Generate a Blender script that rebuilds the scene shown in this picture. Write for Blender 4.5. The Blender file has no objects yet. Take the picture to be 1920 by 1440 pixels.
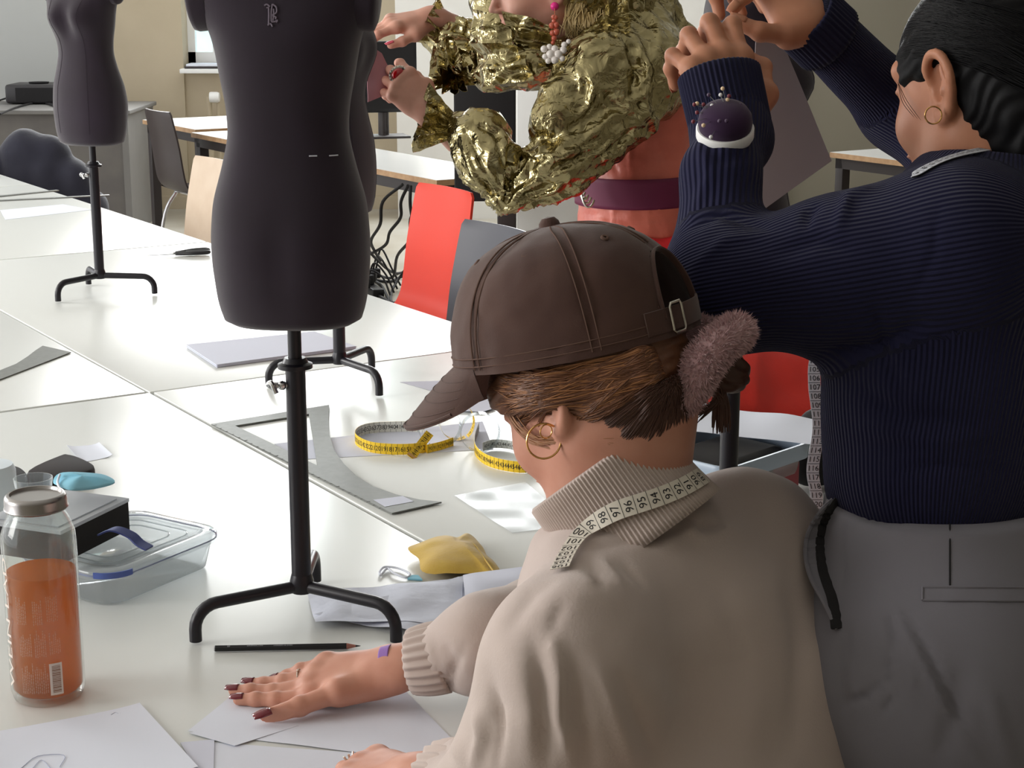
import bpy, math, random
import numpy as np
from mathutils import Vector, Matrix

random.seed(7)
RNG = np.random.RandomState(11)
scene = bpy.context.scene
COL = scene.collection
PI = math.pi
A3 = lambda *a: np.array(a, float)

# ------------------------------------------------------------------ camera
FPX = 3170.0
PITCH = math.atan(760 / 3170.0)
CAM = A3(0, 0, 1.54)
_c, _s = math.cos(PITCH), math.sin(PITCH)
FW, RT, UP = A3(0, _c, -_s), A3(1, 0, 0), A3(0, _s, _c)
cd = bpy.data.cameras.new('camera')
cd.sensor_width = 36.0
cd.lens = 36.0 * FPX / 1920.0
cd.clip_start = 0.05
cam = bpy.data.objects.new('camera', cd)
COL.objects.link(cam)
cam.location = CAM
cam.rotation_euler = (PI / 2 - PITCH, 0, 0)
scene.camera = cam

# ------------------------------------------------------------------ world, windows' daylight, exposure
w = bpy.data.worlds.new('overcast')
scene.world = w
w.use_nodes = True
w.node_tree.nodes['Background'].inputs[0].default_value = (0.97, 0.98, 1.0, 1)
w.node_tree.nodes['Background'].inputs[1].default_value = 1.75
scene.view_settings.view_transform = 'Standard'
scene.view_settings.look = 'None'
scene.view_settings.gamma = 1.0
scene.view_settings.use_curve_mapping = False
scene.view_settings.exposure = 0.0
scene.cycles.use_denoising = True
scene.cycles.max_bounces = 8
scene.cycles.transparent_max_bounces = 12
scene.cycles.caustics_reflective = False
scene.cycles.caustics_refractive = False
scene.cycles.sample_clamp_indirect = 6.0


def window_light(name, loc, target, sx, sy, power, color):
    l = bpy.data.lights.new(name, 'AREA')
    l.shape = 'RECTANGLE'
    l.size, l.size_y = sx, sy
    l.energy = power
    l.color = color
    o = bpy.data.objects.new(name, l)
    COL.objects.link(o)
    o.location = loc
    d = Vector(target) - Vector(loc)
    o.rotation_euler = d.to_track_quat('-Z', 'Y').to_euler()
    return o


# daylight through the tall windows of the far wall (above the frame) and of the left-hand wall
window_light('far_window_daylight', (-1.9, 10.9, 2.3), (-1.6, 3.0, 0.9), 1.3, 1.5, 88, (0.97, 0.99, 1.0))
window_light('far_window_daylight', (0.4, 10.9, 2.3), (0.2, 3.0, 0.9), 1.6, 1.5, 120, (0.97, 0.99, 1.0))
window_light('side_window_daylight', (-4.2, 1.2, 1.9), (0, 1.8, 1.0), 1.5, 1.7, 78, (1.0, 0.98, 0.95))
window_light('side_window_daylight', (-4.2, 4.6, 1.9), (0, 3.4, 1.0), 1.5, 1.7, 78, (1.0, 0.98, 0.95))


def ray(x, y):
    return FW + RT * (x - 960) / FPX - UP * (y - 720) / FPX


def P(x, y, d):                      # point of the room seen at (x, y) at optical depth d
    return CAM + ray(x, y) * d


def T(x, y, z=0.74):                 # point of a horizontal surface seen at (x, y)
    r = ray(x, y)
    return CAM + r * ((z - CAM[2]) / r[2])


def project(v):
    q = np.asarray(v, float) - CAM
    d = q @ FW
    return np.stack([960 + FPX * (q @ RT) / d, 720 - FPX * (q @ UP) / d, d], -1)


# ------------------------------------------------------------------ materials
MATS = {}


def srgb(c):
    return tuple(((v / 255.0) / 12.92 if v / 255.0 <= 0.04045 else ((v / 255.0 + 0.055) / 1.055) ** 2.4) for v in c)


def mat(name, rgb, rough=0.5, metal=0.0, spec=0.5, bump=None, mottle=None, trans=0.0, ior=1.45, alpha=None,
        sheen=0.0, coat=0.0, sss=0.0, rib=None, aniso=None, two=False):
    """rgb 0-255.  bump=(scale, strength, distance)  mottle=(scale, rgb2, amount)  rib=(attribute, freq, strength, dist)"""
    m = bpy.data.materials.new(name)
    m.use_nodes = True
    nt = m.node_tree
    b = nt.nodes['Principled BSDF']
    c = srgb(rgb) + (1,)
    b.inputs['Base Color'].default_value = c
    b.inputs['Roughness'].default_value = rough
    b.inputs['Metallic'].default_value = metal
    b.inputs['Specular IOR Level'].default_value = spec
    b.inputs['IOR'].default_value = ior
    b.inputs['Transmission Weight'].default_value = trans
    b.inputs['Coat Weight'].default_value = coat
    if sheen:
        b.inputs['Sheen Weight'].default_value = sheen
        b.inputs['Sheen Roughness'].default_value = 0.5
    if sss:
        b.inputs['Subsurface Weight'].default_value = sss
        b.inputs['Subsurface Radius'].default_value = (0.012, 0.005, 0.003)
        b.inputs['Subsurface Scale'].default_value = 0.4
    if alpha is not None:
        b.inputs['Alpha'].default_value = alpha
    tc = nt.nodes.new('ShaderNodeTexCoord')
    if mottle:
        n = nt.nodes.new('ShaderNodeTexNoise')
        n.inputs['Scale'].default_value = mottle[0]
        n.inputs['Detail'].default_value = 5
        nt.links.new(tc.outputs['Object'], n.inputs['Vector'])
        r = nt.nodes.new('ShaderNodeMapRange')
        r.inputs[1].default_value, r.inputs[2].default_value = 0.35, 0.7
        r.inputs[3].default_value, r.inputs[4].default_value = 0.0, mottle[2]
        nt.links.new(n.outputs['Fac'], r.inputs[0])
        mx = nt.nodes.new('ShaderNodeMixRGB')
        mx.inputs[1].default_value = c
        mx.inputs[2].default_value = srgb(mottle[1]) + (1,)
        nt.links.new(r.outputs[0], mx.inputs[0])
        nt.links.new(mx.outputs[0], b.inputs['Base Color'])
    last = None
    if bump:
        n = nt.nodes.new('ShaderNodeTexNoise')
        n.inputs['Scale'].default_value = bump[0]
        n.inputs['Detail'].default_value = 4
        nt.links.new(tc.outputs['Object'], n.inputs['Vector'])
        bp = nt.nodes.new('ShaderNodeBump')
        bp.inputs['Strength'].default_value = bump[1]
        bp.inputs['Distance'].default_value = bump[2]
        nt.links.new(n.outputs['Fac'], bp.inputs['Height'])
        last = bp
    if rib:
        at = nt.nodes.new('ShaderNodeAttribute')
        at.attribute_name = rib[0]
        mu = nt.nodes.new('ShaderNodeMath'); mu.operation = 'MULTIPLY'
        mu.inputs[1].default_value = rib[1]
        nt.links.new(at.outputs['Fac'], mu.inputs[0])
        sn = nt.nodes.new('ShaderNodeMath'); sn.operation = 'SINE'
        nt.links.new(mu.outputs[0], sn.inputs[0])
        bp = nt.nodes.new('ShaderNodeBump')
        bp.inputs['Strength'].default_value = rib[2]
        bp.inputs['Distance'].default_value = rib[3]
        nt.links.new(sn.outputs[0], bp.inputs['Height'])
        if last:
            nt.links.new(last.outputs[0], bp.inputs['Normal'])
        last = bp
    if last:
        nt.links.new(last.outputs[0], b.inputs['Normal'])
    MATS[name] = m
    return m


# ------------------------------------------------------------------ object helpers
def tag(o, label=None, cat=None, group=None, kind=None):
    if label: o['label'] = label
    if cat: o['category'] = cat
    if group: o['group'] = group
    if kind: o['kind'] = kind
    return o


def mesh(name, V, F, m=None, parent=None, smooth=True, world=True, angle=None, attrs=None):
    me = bpy.data.meshes.new(name)
    V = np.asarray(V, float)
    me.from_pydata(V.tolist(), [], [tuple(int(i) for i in f) for f in F] if not isinstance(F, list) else F)
    me.update()
    if smooth:
        me.polygons.foreach_set('use_smooth', [True] * len(me.polygons))
        if angle is not None:
            me.set_sharp_from_angle(angle=math.radians(angle))
    if attrs:
        for k, a in attrs.items():
            at = me.attributes.new(k, 'FLOAT', 'POINT')
            at.data.foreach_set('value', np.asarray(a, np.float32))
    o = bpy.data.objects.new(name, me)
    COL.objects.link(o)
    if m is not None:
        for mm in (m if isinstance(m, (list, tuple)) else [m]):
            me.materials.append(mm)
    if parent is not None:
        o.parent = parent
        if world and parent.get('_w', 0):
            o.matrix_parent_inverse = Matrix.Translation(parent.location).inverted()
    return o


def root(name, label, cat, loc=(0, 0, 0), rz=0.0, group=None, world=True, kind=None):
    """an Empty at the base of a thing; world=True: its parts are given in room coordinates"""
    o = bpy.data.objects.new(name, None)
    o.empty_display_size = 0.05
    COL.objects.link(o)
    o.location = tuple(float(v) for v in loc)
    o.rotation_euler = (0, 0, rz)
    if world: o['_w'] = 1
    return tag(o, label, cat, group, kind)


def struct(o):
    o['kind'] = 'structure'
    return o


class MB:
    """collects shapes into ONE mesh"""
    def __init__(s):
        s.V, s.F, s.M = [], [], []

    def add(s, V, F, mi=0):
        n = len(s.V)
        s.V += [tuple(map(float, v)) for v in V]
        s.F += [tuple(int(i) + n for i in f) for f in F]
        s.M += [mi] * len(F)
        return s

    def box(s, lo, hi, mi=0, R=None, o=(0, 0, 0), bev=0.0):
        lo, hi = np.minimum(lo, hi), np.maximum(lo, hi)
        if bev <= 0:
            V = [(x, y, z) for x in (lo[0], hi[0]) for y in (lo[1], hi[1]) for z in (lo[2], hi[2])]
            F = [(0, 1, 3, 2), (4, 6, 7, 5), (0, 4, 5, 1), (2, 3, 7, 6), (0, 2, 6, 4), (1, 5, 7, 3)]
        else:
            b = min(bev, 0.49 * min(hi - lo))
            V, F = [], []
            # stacked rounded rings
            def ring(z, ins, k=3):
                r = max(b - ins, 1e-5)
                pts = []
                for cx, cy, a0 in ((hi[0] - b, hi[1] - b, 0), (lo[0] + b, hi[1] - b, 90), (lo[0] + b, lo[1] + b, 180), (hi[0] - b, lo[1] + b, 270)):
                    for i in range(k + 1):
                        a = math.radians(a0 + 90 * i / k)
                        pts.append((cx + r * math.cos(a), cy + r * math.sin(a), z))
                return pts
            zs = [(lo[2] + b * (1 - math.cos(t)), b * (1 - math.sin(t))) for t in (0, PI / 6, PI / 3, PI / 2)]
            zs += [(hi[2] - b * (1 - math.cos(t)), b * (1 - math.sin(t))) for t in (PI / 2, PI / 3, PI / 6, 0)]
            n = 16
            for z, ins in zs: V += ring(z, ins)
            for j in range(len(zs) - 1):
                for i in range(n):
                    F.append((j * n + i, j * n + (i + 1) % n, (j + 1) * n + (i + 1) % n, (j + 1) * n + i))
            F.append(tuple(range(n))[::-1]); F.append(tuple((len(zs) - 1) * n + i for i in range(n)))
        V = np.array(V)
        if R is not None: V = V @ np.asarray(R).T
        return s.add(V + np.array(o), F, mi)

    def tube(s, pts, r, n=10, mi=0, caps=True, closed=False, flat=None):
        V, F = tube_geo(pts, r, n, caps, closed, flat)
        return s.add(V, F, mi)

    def lathe(s, prof, n=32, o=(0, 0, 0), R=None, mi=0):
        V, F = [], []
        for (r, z) in prof:
            for i in range(n):
                a = 2 * PI * i / n
                V.append((r * math.cos(a), r * math.sin(a), z))
        for j in range(len(prof) - 1):
            for i in range(n):
                F.append((j * n + i, j * n + (i + 1) % n, (j + 1) * n + (i + 1) % n, (j + 1) * n + i))
        V = np.array(V)
        if R is not None: V = V @ np.asarray(R).T
        return s.add(V + np.array(o), F, mi)

    def prism(s, pts, z0, z1, mi=0, R=None, o=(0, 0, 0)):
        n = len(pts)
        V = [(x, y, z0) for x, y in pts] + [(x, y, z1) for x, y in pts]
        F = [(i, (i + 1) % n, n + (i + 1) % n, n + i) for i in range(n)]
        F += [tuple(range(n))[::-1], tuple(range(n, 2 * n))]
        V = np.array(V)
        if R is not None: V = V @ np.asarray(R).T
        return s.add(V + np.array(o), F, mi)

    def ball(s, c, r, n=10, mi=0, R=None):
        r = np.ones(3) * r
        V, F = [], []
        m = n // 2 + 1
        for j in range(m + 1):
            t = PI * j / m
            for i in range(n):
                a = 2 * PI * i / n
                V.append((math.sin(t) * math.cos(a), math.sin(t) * math.sin(a), math.cos(t)))
        for j in range(m):
            for i in range(n):
                F.append((j * n + i, (j + 1) * n + i, (j + 1) * n + (i + 1) % n, j * n + (i + 1) % n))
        V = np.array(V) * r
        if R is not None: V = V @ np.asarray(R).T
        return s.add(V + np.array(c), F, mi)

    def build(s, name, m, parent=None, smooth=True, angle=35, world=True):
        o = mesh(name, np.array(s.V), s.F, m, parent, smooth, world, angle)
        if isinstance(m, (list, tuple)):
            o.data.polygons.foreach_set('material_index', s.M)
        return o


def frames(pts, closed=False, up=None):
    pts = np.asarray(pts, float)
    n = len(pts)
    if closed:
        t = np.roll(pts, -1, 0) - np.roll(pts, 1, 0)
    else:
        t = np.gradient(pts, axis=0)
    t /= np.linalg.norm(t, axis=1)[:, None] + 1e-12
    u = np.zeros_like(t)
    a = A3(0, 0, 1) if up is None else np.asarray(up, float)
    if abs(t[0] @ a) > 0.95: a = A3(1, 0, 0)
    u[0] = a - t[0] * (a @ t[0]); u[0] /= np.linalg.norm(u[0])
    for i in range(1, n):
        v = u[i - 1] - t[i] * (u[i - 1] @ t[i])
        u[i] = v / (np.linalg.norm(v) + 1e-12)
    return t, u, np.cross(t, u)


def tube_geo(pts, r, n=10, caps=True, closed=False, flat=None):
    pts = np.asarray(pts, float)
    r = np.ones(len(pts)) * r
    t, u, v = frames(pts, closed)
    a = np.linspace(0, 2 * PI, n, endpoint=False)
    fu, fv = flat if flat else (1, 1)
    V = (pts[:, None] + r[:, None, None] * (fu * np.cos(a)[None, :, None] * u[:, None] + fv * np.sin(a)[None, :, None] * v[:, None])).reshape(-1, 3)
    F = []
    m = len(pts)
    for j in range(m if closed else m - 1):
        k = (j + 1) % m
        for i in range(n):
            F.append((j * n + i, j * n + (i + 1) % n, k * n + (i + 1) % n, k * n + i))
    if caps and not closed:
        F.append(tuple(range(n))[::-1]); F.append(tuple((m - 1) * n + i for i in range(n)))
    return V, F


def spline(pts, n=8, closed=False):
    """Catmull-Rom through pts"""
    p = np.asarray(pts, float)
    if closed:
        q = np.vstack([p[-1], p, p[0], p[1]])
    else:
        q = np.vstack([2 * p[0] - p[1], p, 2 * p[-1] - p[-2]])
    out = []
    for i in range(1, len(q) - 2):
        for k in range(n):
            t = k / n
            out.append(0.5 * ((2 * q[i]) + (-q[i - 1] + q[i + 1]) * t + (2 * q[i - 1] - 5 * q[i] + 4 * q[i + 1] - q[i + 2]) * t * t
                              + (-q[i - 1] + 3 * q[i] - 3 * q[i + 1] + q[i + 2]) * t ** 3))
    if not closed: out.append(q[-2])
    return np.array(out)


def rot(axis, deg):
    return np.array(Matrix.Rotation(math.radians(deg), 3, axis))


_GLY = {}


def text_geo(txt, size=1.0, align='LEFT'):
    key = (txt, align)
    if key not in _GLY:
        cu = bpy.data.curves.new('t', 'FONT')
        cu.body = txt
        cu.align_x = align
        cu.resolution_u = 2
        o = bpy.data.objects.new('t', cu)
        COL.objects.link(o)
        dg = bpy.context.evaluated_depsgraph_get()
        me = bpy.data.meshes.new_from_object(o.evaluated_get(dg))
        V = np.array([v.co[:] for v in me.vertices]).reshape(-1, 3)
        F = [tuple(p.vertices) for p in me.polygons]
        bpy.data.objects.remove(o); bpy.data.curves.remove(cu); bpy.data.meshes.remove(me)
        _GLY[key] = (V, F)
    V, F = _GLY[key]
    return V * size, F


# ------------------------------------------------------------------ implicit-surface modelling (smooth unions, meshed by surface nets)
class Field:
    def __init__(s, lo, hi, h):
        s.lo = np.asarray(lo, float); s.h = h
        s.n = np.maximum(np.ceil((np.asarray(hi, float) - s.lo) / h).astype(int) + 1, 4)
        s.D = np.full(s.n, 0.05, np.float32)

    def _sub(s, lo, hi):
        a = np.clip(np.floor((lo - s.lo) / s.h).astype(int), 0, s.n)
        b = np.clip(np.ceil((hi - s.lo) / s.h).astype(int) + 1, 0, s.n)
        if np.any(b <= a): return None
        ax = [np.float32(s.lo[i]) + np.arange(a[i], b[i], dtype=np.float32) * np.float32(s.h) for i in range(3)]
        return (slice(a[0], b[0]), slice(a[1], b[1]), slice(a[2], b[2])), ax[0][:, None, None], ax[1][None, :, None], ax[2][None, None, :]

    def _mix(s, sl, d, k, op):
        D = s.D[sl]
        if op == 'cut': d = -d
        if op == 'u':
            if k > 0:
                hh = np.maximum(k - np.abs(D - d), 0) / k
                s.D[sl] = np.minimum(D, d) - hh * hh * k * 0.25
            else: s.D[sl] = np.minimum(D, d)
        else:
            if k > 0:
                hh = np.maximum(k - np.abs(D - d), 0) / k
                s.D[sl] = np.maximum(D, d) + hh * hh * k * 0.25
            else: s.D[sl] = np.maximum(D, d)

    def cap(s, a, b, ra, rb, k=0.0, op='u', el=None):
        """round cone a->b.  el=(axis, f): section radius multiplied by f along that axis"""
        a, b = np.asarray(a, float), np.asarray(b, float)
        m = max(ra, rb) * (max(1, el[1]) if el else 1) + k + 3 * s.h
        q = s._sub(np.minimum(a, b) - m, np.maximum(a, b) + m)
        if q is None: return s
        sl, X, Y, Z = q
        d = b - a; L = d @ d + 1e-12
        t = np.clip(((X - a[0]) * d[0] + (Y - a[1]) * d[1] + (Z - a[2]) * d[2]) / L, 0, 1)
        px, py, pz = X - a[0] - t * d[0], Y - a[1] - t * d[1], Z - a[2] - t * d[2]
        r = ra + (rb - ra) * t
        q2 = px * px + py * py + pz * pz
        if el:
            e = np.asarray(el[0], float); e = e / np.linalg.norm(e); f = el[1]
            c = px * e[0] + py * e[1] + pz * e[2]
            rr = np.sqrt(np.maximum(q2 - c * c + (c / f) ** 2, 1e-12))
            dist = (rr - r) * min(1.0, f) if f < 1 else (rr - r)
        else:
            dist = np.sqrt(q2) - r
        s._mix(sl, dist.astype(np.float32), k, op)
        return s

    def chain(s, pts, rs, k=0.0, el=None):
        for i in range(len(pts) - 1):
            s.cap(pts[i], pts[i + 1], rs[i], rs[i + 1], k, 'u', el)
        return s

    def ell(s, c, r, R=None, k=0.0, op='u'):
        """ellipsoid; R columns = its axes"""
        c, r = np.asarray(c, float), np.asarray(r, float)
        m = r.max() + k + 3 * s.h
        q = s._sub(c - m, c + m)
        if q is None: return s
        sl, X, Y, Z = q
        X, Y, Z = X - c[0], Y - c[1], Z - c[2]
        if R is None: R = np.eye(3)
        u = [(X * R[0, i] + Y * R[1, i] + Z * R[2, i]) for i in range(3)]
        k0 = np.sqrt((u[0] / r[0]) ** 2 + (u[1] / r[1]) ** 2 + (u[2] / r[2]) ** 2)
        k1 = np.sqrt((u[0] / r[0] ** 2) ** 2 + (u[1] / r[1] ** 2) ** 2 + (u[2] / r[2] ** 2) ** 2) + 1e-6
        s._mix(sl, (k0 * (k0 - 1) / k1).astype(np.float32), k, op)
        return s

    def plane(s, p, nrm, k=0.0):
        """keep the side opposite to nrm"""
        nrm = np.asarray(nrm, float) / np.linalg.norm(nrm)
        q = s._sub(s.lo, s.lo + s.n * s.h)
        sl, X, Y, Z = q
        d = (X - p[0]) * nrm[0] + (Y - p[1]) * nrm[1] + (Z - p[2]) * nrm[2]
        s.D[:] = np.maximum(s.D, d.astype(np.float32))
        return s

    def polys(s, smooth=1):
        D = s.D
        D[0], D[-1], D[:, 0], D[:, -1], D[:, :, 0], D[:, :, -1] = (0.05,) * 6
        ins = D < 0
        n = np.array(D.shape)
        c = np.zeros(n - 1, np.int8)
        for i in (0, 1):
            for j in (0, 1):
                for k in (0, 1):
                    c += ins[i:n[0] - 1 + i, j:n[1] - 1 + j, k:n[2] - 1 + k]
        mix = (c > 0) & (c < 8)
        I = np.argwhere(mix)
        idm = np.full(n - 1, -1, np.int64)
        idm[tuple(I.T)] = np.arange(len(I))
        acc = np.zeros((len(I), 3)); cnt = np.zeros(len(I))
        for ax in range(3):
            o1, o2 = [a for a in range(3) if a != ax]
            for a in (0, 1):
                for b in (0, 1):
                    p = I.copy(); p[:, o1] += a; p[:, o2] += b
                    q = p.copy(); q[:, ax] += 1
                    da = D[tuple(p.T)].astype(float); db = D[tuple(q.T)].astype(float)
                    x = (da < 0) != (db < 0)
                    t = np.where(x, da / np.where(x, da - db, 1), 0)
                    pos = p.astype(float); pos[:, ax] += t
                    acc[x] += pos[x]; cnt[x] += 1
        V = acc / cnt[:, None]
        Fs = []
        for ax in range(3):
            o1, o2 = (ax + 1) % 3, (ax + 2) % 3
            sl0 = [slice(1, n[i] - 1) for i in range(3)]; sl1 = list(sl0)
            sl0[ax] = slice(0, n[ax] - 1); sl1[ax] = slice(1, n[ax])
            A, B = ins[tuple(sl0)], ins[tuple(sl1)]
            for flip in (0, 1):
                E = np.argwhere((A & ~B) if not flip else (~A & B))
                off = np.ones(3, int); off[ax] = 0
                E = E + off
                q = []
                for (a, b) in ((-1, -1), (0, -1), (0, 0), (-1, 0)):
                    p = E.copy(); p[:, o1] += a; p[:, o2] += b
                    q.append(idm[tuple(p.T)])
                q = np.stack(q, 1)
                Fs.append(q if not flip else q[:, ::-1])
        F = np.vstack(Fs)
        for _ in range(smooth):
            V = relax(V, F, 0.5)
        return V * s.h + s.lo, F


def relax(V, F, lam=0.5, mask=None):
    acc = np.zeros_like(V); cnt = np.zeros(len(V))
    m = F.shape[1]
    for i in range(m):
        a, b = F[:, i], F[:, (i + 1) % m]
        for x, y in ((a, b), (b, a)):
            for c in range(3): acc[:, c] += np.bincount(x, V[y, c], len(V))
            cnt += np.bincount(x, minlength=len(V))
    N = acc / np.maximum(cnt, 1)[:, None]
    L = lam if mask is None else (lam * mask)[:, None]
    return V + (N - V) * L


def normals(V, F):
    a, b, c, d = (V[F[:, i]] for i in range(4))
    fn = np.cross(c - a, d - b)
    N = np.zeros_like(V)
    for i in range(4):
        for k in range(3): N[:, k] += np.bincount(F[:, i], fn[:, k], len(V))
    return N / (np.linalg.norm(N, axis=1)[:, None] + 1e-12)


def vnoise(X, seed=0):
    """smooth value noise in -1..1"""
    i = np.floor(X).astype(np.int64); f = X - i
    f = f * f * (3 - 2 * f)
    out = 0
    for dx in (0, 1):
        for dy in (0, 1):
            for dz in (0, 1):
                hsh = (i[:, 0] + dx) * 73856093 ^ (i[:, 1] + dy) * 19349663 ^ (i[:, 2] + dz) * 83492791 ^ (seed * 2654435761)
                hsh = (hsh ^ (hsh >> 13)) * 1274126177
                r = ((hsh ^ (hsh >> 16)) & 0xffff) / 32767.5 - 1
                out = out + r * (f[:, 0] if dx else 1 - f[:, 0]) * (f[:, 1] if dy else 1 - f[:, 1]) * (f[:, 2] if dz else 1 - f[:, 2])
    return out


def seg2(P2, a, b):
    a, b = np.asarray(a, float), np.asarray(b, float)
    d = b - a
    t = np.clip(((P2 - a) @ d) / (d @ d + 1e-9), 0, 1)
    return np.linalg.norm(P2 - a - t[:, None] * d, axis=1), t


def folds(V, N, lst):
    """creases running over the camera side: (polyline seen in the photo, width px, depth m; + raises, - sinks)"""
    q = project(V)
    face = np.clip(-(N * (V - CAM)).sum(1) / np.linalg.norm(V - CAM, axis=1) * 2.5 + 0.1, 0, 1)
    disp = np.zeros(len(V))
    for pl, wd, amp in lst:
        pl = np.asarray(pl, float)
        best = np.full(len(V), 1e9); tt = np.zeros(len(V))
        L = len(pl) - 1
        for i in range(L):
            d, t = seg2(q[:, :2], pl[i], pl[i + 1])
            better = d < best
            best = np.where(better, d, best); tt = np.where(better, (i + t) / L, tt)
        taper = np.clip(np.sin(PI * np.clip(tt, 0.02, 0.98)) ** 0.5, 0, 1)
        disp += amp * np.exp(-(best / wd) ** 2) * taper * face
    return V + N * disp[:, None]


def ribbon(path, wdir, width, thick=0.0006):
    """strip geometry: path (n,3), wdir (n,3) unit; returns V,F (closed thin slab)"""
    path = np.asarray(path, float); n = len(path)
    wdir = np.ones((n, 3)) * np.asarray(wdir, float)
    wdir = wdir / np.linalg.norm(wdir, axis=1)[:, None]
    t = np.gradient(path, axis=0); t /= np.linalg.norm(t, axis=1)[:, None] + 1e-12
    nn = np.cross(t, wdir); nn /= np.linalg.norm(nn, axis=1)[:, None] + 1e-12
    a = path - wdir * width / 2; b = path + wdir * width / 2; o = nn * thick / 2
    V = np.stack([a + o, b + o, b - o, a - o], 1).reshape(-1, 3)
    F = []
    for j in range(n - 1):
        for i in range(4):
            F.append((j * 4 + i, j * 4 + (i + 1) % 4, (j + 1) * 4 + (i + 1) % 4, (j + 1) * 4 + i))
    F += [(3, 2, 1, 0), tuple((n - 1) * 4 + i for i in range(4))]
    return V, F, nn, wdir


def tape_marks(path, wdir, width, start, step, sides=(1,), size=0.55, upright=True, lim=None, every=0.01, thick=0.0006):
    """centimetre lines and numerals printed on a tape"""
    path = np.asarray(path, float)
    seg = np.linalg.norm(np.diff(path, axis=0), axis=1); S = np.r_[0, np.cumsum(seg)]
    wd = np.ones((len(path), 3)) * np.asarray(wdir, float); wd /= np.linalg.norm(wd, axis=1)[:, None]
    t = np.gradient(path, axis=0); t /= np.linalg.norm(t, axis=1)[:, None] + 1e-12
    nn = np.cross(t, wd); nn /= np.linalg.norm(nn, axis=1)[:, None] + 1e-12

    def at(sv, wv, off):
        c = np.stack([np.interp(sv, S, path[:, i]) for i in range(3)], -1)
        ww = np.stack([np.interp(sv, S, wd[:, i]) for i in range(3)], -1)
        nv = np.stack([np.interp(sv, S, nn[:, i]) for i in range(3)], -1)
        return c + ww * np.asarray(wv)[..., None] + nv * off
    mb = MB()
    for sd in sides:
        off = sd * (thick / 2 + 0.00025)
        k = 0; s0 = 0.003
        while s0 < S[-1] - 0.002:
            sv = np.array([s0, s0 + 0.0005, s0 + 0.0005, s0]); wv = np.array([-1, -1, 1, 1]) * width * 0.5
            mb.add(at(sv, wv, off), [(0, 1, 2, 3)])
            num = str(start + step * k)
            V, F = text_geo(num, 1.0, 'CENTER')
            if len(V):
                if upright:                   # digits stand across the tape
                    hh = width * size
                    sv = s0 + every * 0.5 + sd * V[:, 0] * hh * 0.85; wv = (V[:, 1] - 0.35) * hh
                else:
                    hh = every * 0.85
                    sv = s0 + every * 0.5 - sd * (V[:, 1] - 0.35) * hh; wv = V[:, 0] * hh
                mb.add(at(sv, wv, off), F)
            s0 += every; k += 1
    return mb
# ================================================================== materials of the room
def thin(name, tint, gloss=0.12, rough=0.05, milk=0.0, milkcol=(235, 238, 240)):
    """thin clear plastic / glass: see-through with a surface sheen and some milkiness"""
    m = bpy.data.materials.new(name); m.use_nodes = True
    nt = m.node_tree; nt.nodes.clear()
    out = nt.nodes.new('ShaderNodeOutputMaterial')
    tr = nt.nodes.new('ShaderNodeBsdfTransparent'); tr.inputs[0].default_value = srgb(tint) + (1,)
    gl = nt.nodes.new('ShaderNodeBsdfGlossy'); gl.inputs['Roughness'].default_value = rough
    lw = nt.nodes.new('ShaderNodeLayerWeight'); lw.inputs[0].default_value = 0.5
    pw = nt.nodes.new('ShaderNodeMath'); pw.operation = 'POWER'; pw.inputs[1].default_value = 4
    nt.links.new(lw.outputs['Facing'], pw.inputs[0])
    mr = nt.nodes.new('ShaderNodeMath'); mr.operation = 'MULTIPLY_ADD'; mr.use_clamp = True
    mr.inputs[1].default_value = min(.9, gloss * 3.5); mr.inputs[2].default_value = gloss * .2
    nt.links.new(pw.outputs[0], mr.inputs[0])
    base = tr
    if milk:
        di = nt.nodes.new('ShaderNodeBsdfDiffuse'); di.inputs[0].default_value = srgb(milkcol) + (1,)
        tl = nt.nodes.new('ShaderNodeBsdfTranslucent'); tl.inputs[0].default_value = srgb(milkcol) + (1,)
        mm = nt.nodes.new('ShaderNodeMixShader'); mm.inputs[0].default_value = 0.5
        nt.links.new(di.outputs[0], mm.inputs[1]); nt.links.new(tl.outputs[0], mm.inputs[2])
        m2 = nt.nodes.new('ShaderNodeMixShader'); m2.inputs[0].default_value = milk
        nt.links.new(tr.outputs[0], m2.inputs[1]); nt.links.new(mm.outputs[0], m2.inputs[2])
        base = m2
    mx = nt.nodes.new('ShaderNodeMixShader')
    nt.links.new(mr.outputs[0], mx.inputs[0]); nt.links.new(base.outputs[0], mx.inputs[1]); nt.links.new(gl.outputs[0], mx.inputs[2])
    nt.links.new(mx.outputs[0], out.inputs[0])
    MATS[name] = m
    return m


mat('white_laminate', (226, 228, 225), 0.27, bump=(900, 0.05, 0.0004))
mat('laminate_edge', (120, 118, 112), 0.5)
mat('desk_top', (226, 226, 224), 0.25)
mat('wood_edge', (196, 160, 122), 0.5, mottle=(30, (168, 128, 92), 0.7))
mat('dark_metal', (52, 46, 46), 0.45)
mat('chrome', (210, 210, 212), 0.18, metal=1.0)
mat('steel', (150, 152, 150), 0.38, metal=0.75, mottle=(60, (118, 120, 118), 0.6), bump=(300, 0.08, 0.0004))
mat('black_metal', (24, 22, 30), 0.35, bump=(400, 0.06, 0.0004))
mat('black_plastic', (26, 25, 28), 0.35)
mat('matte_black', (22, 20, 22), 0.7)
mat('mannequin_jersey', (47, 38, 50), 0.85, sheen=0.35, bump=(1800, 0.35, 0.0008), mottle=(9, (40, 32, 40), 0.8), spec=0.2)
mat('wall_beige', (196, 182, 158), 0.9, mottle=(3, (184, 170, 146), 0.7), bump=(90, 0.12, 0.002))
mat('wall_white', (226, 224, 220), 0.85, bump=(90, 0.08, 0.002))
mat('wall_greige', (150, 144, 130), 0.9, bump=(90, 0.1, 0.002))
mat('board_grey', (196, 198, 197), 0.6)
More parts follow.
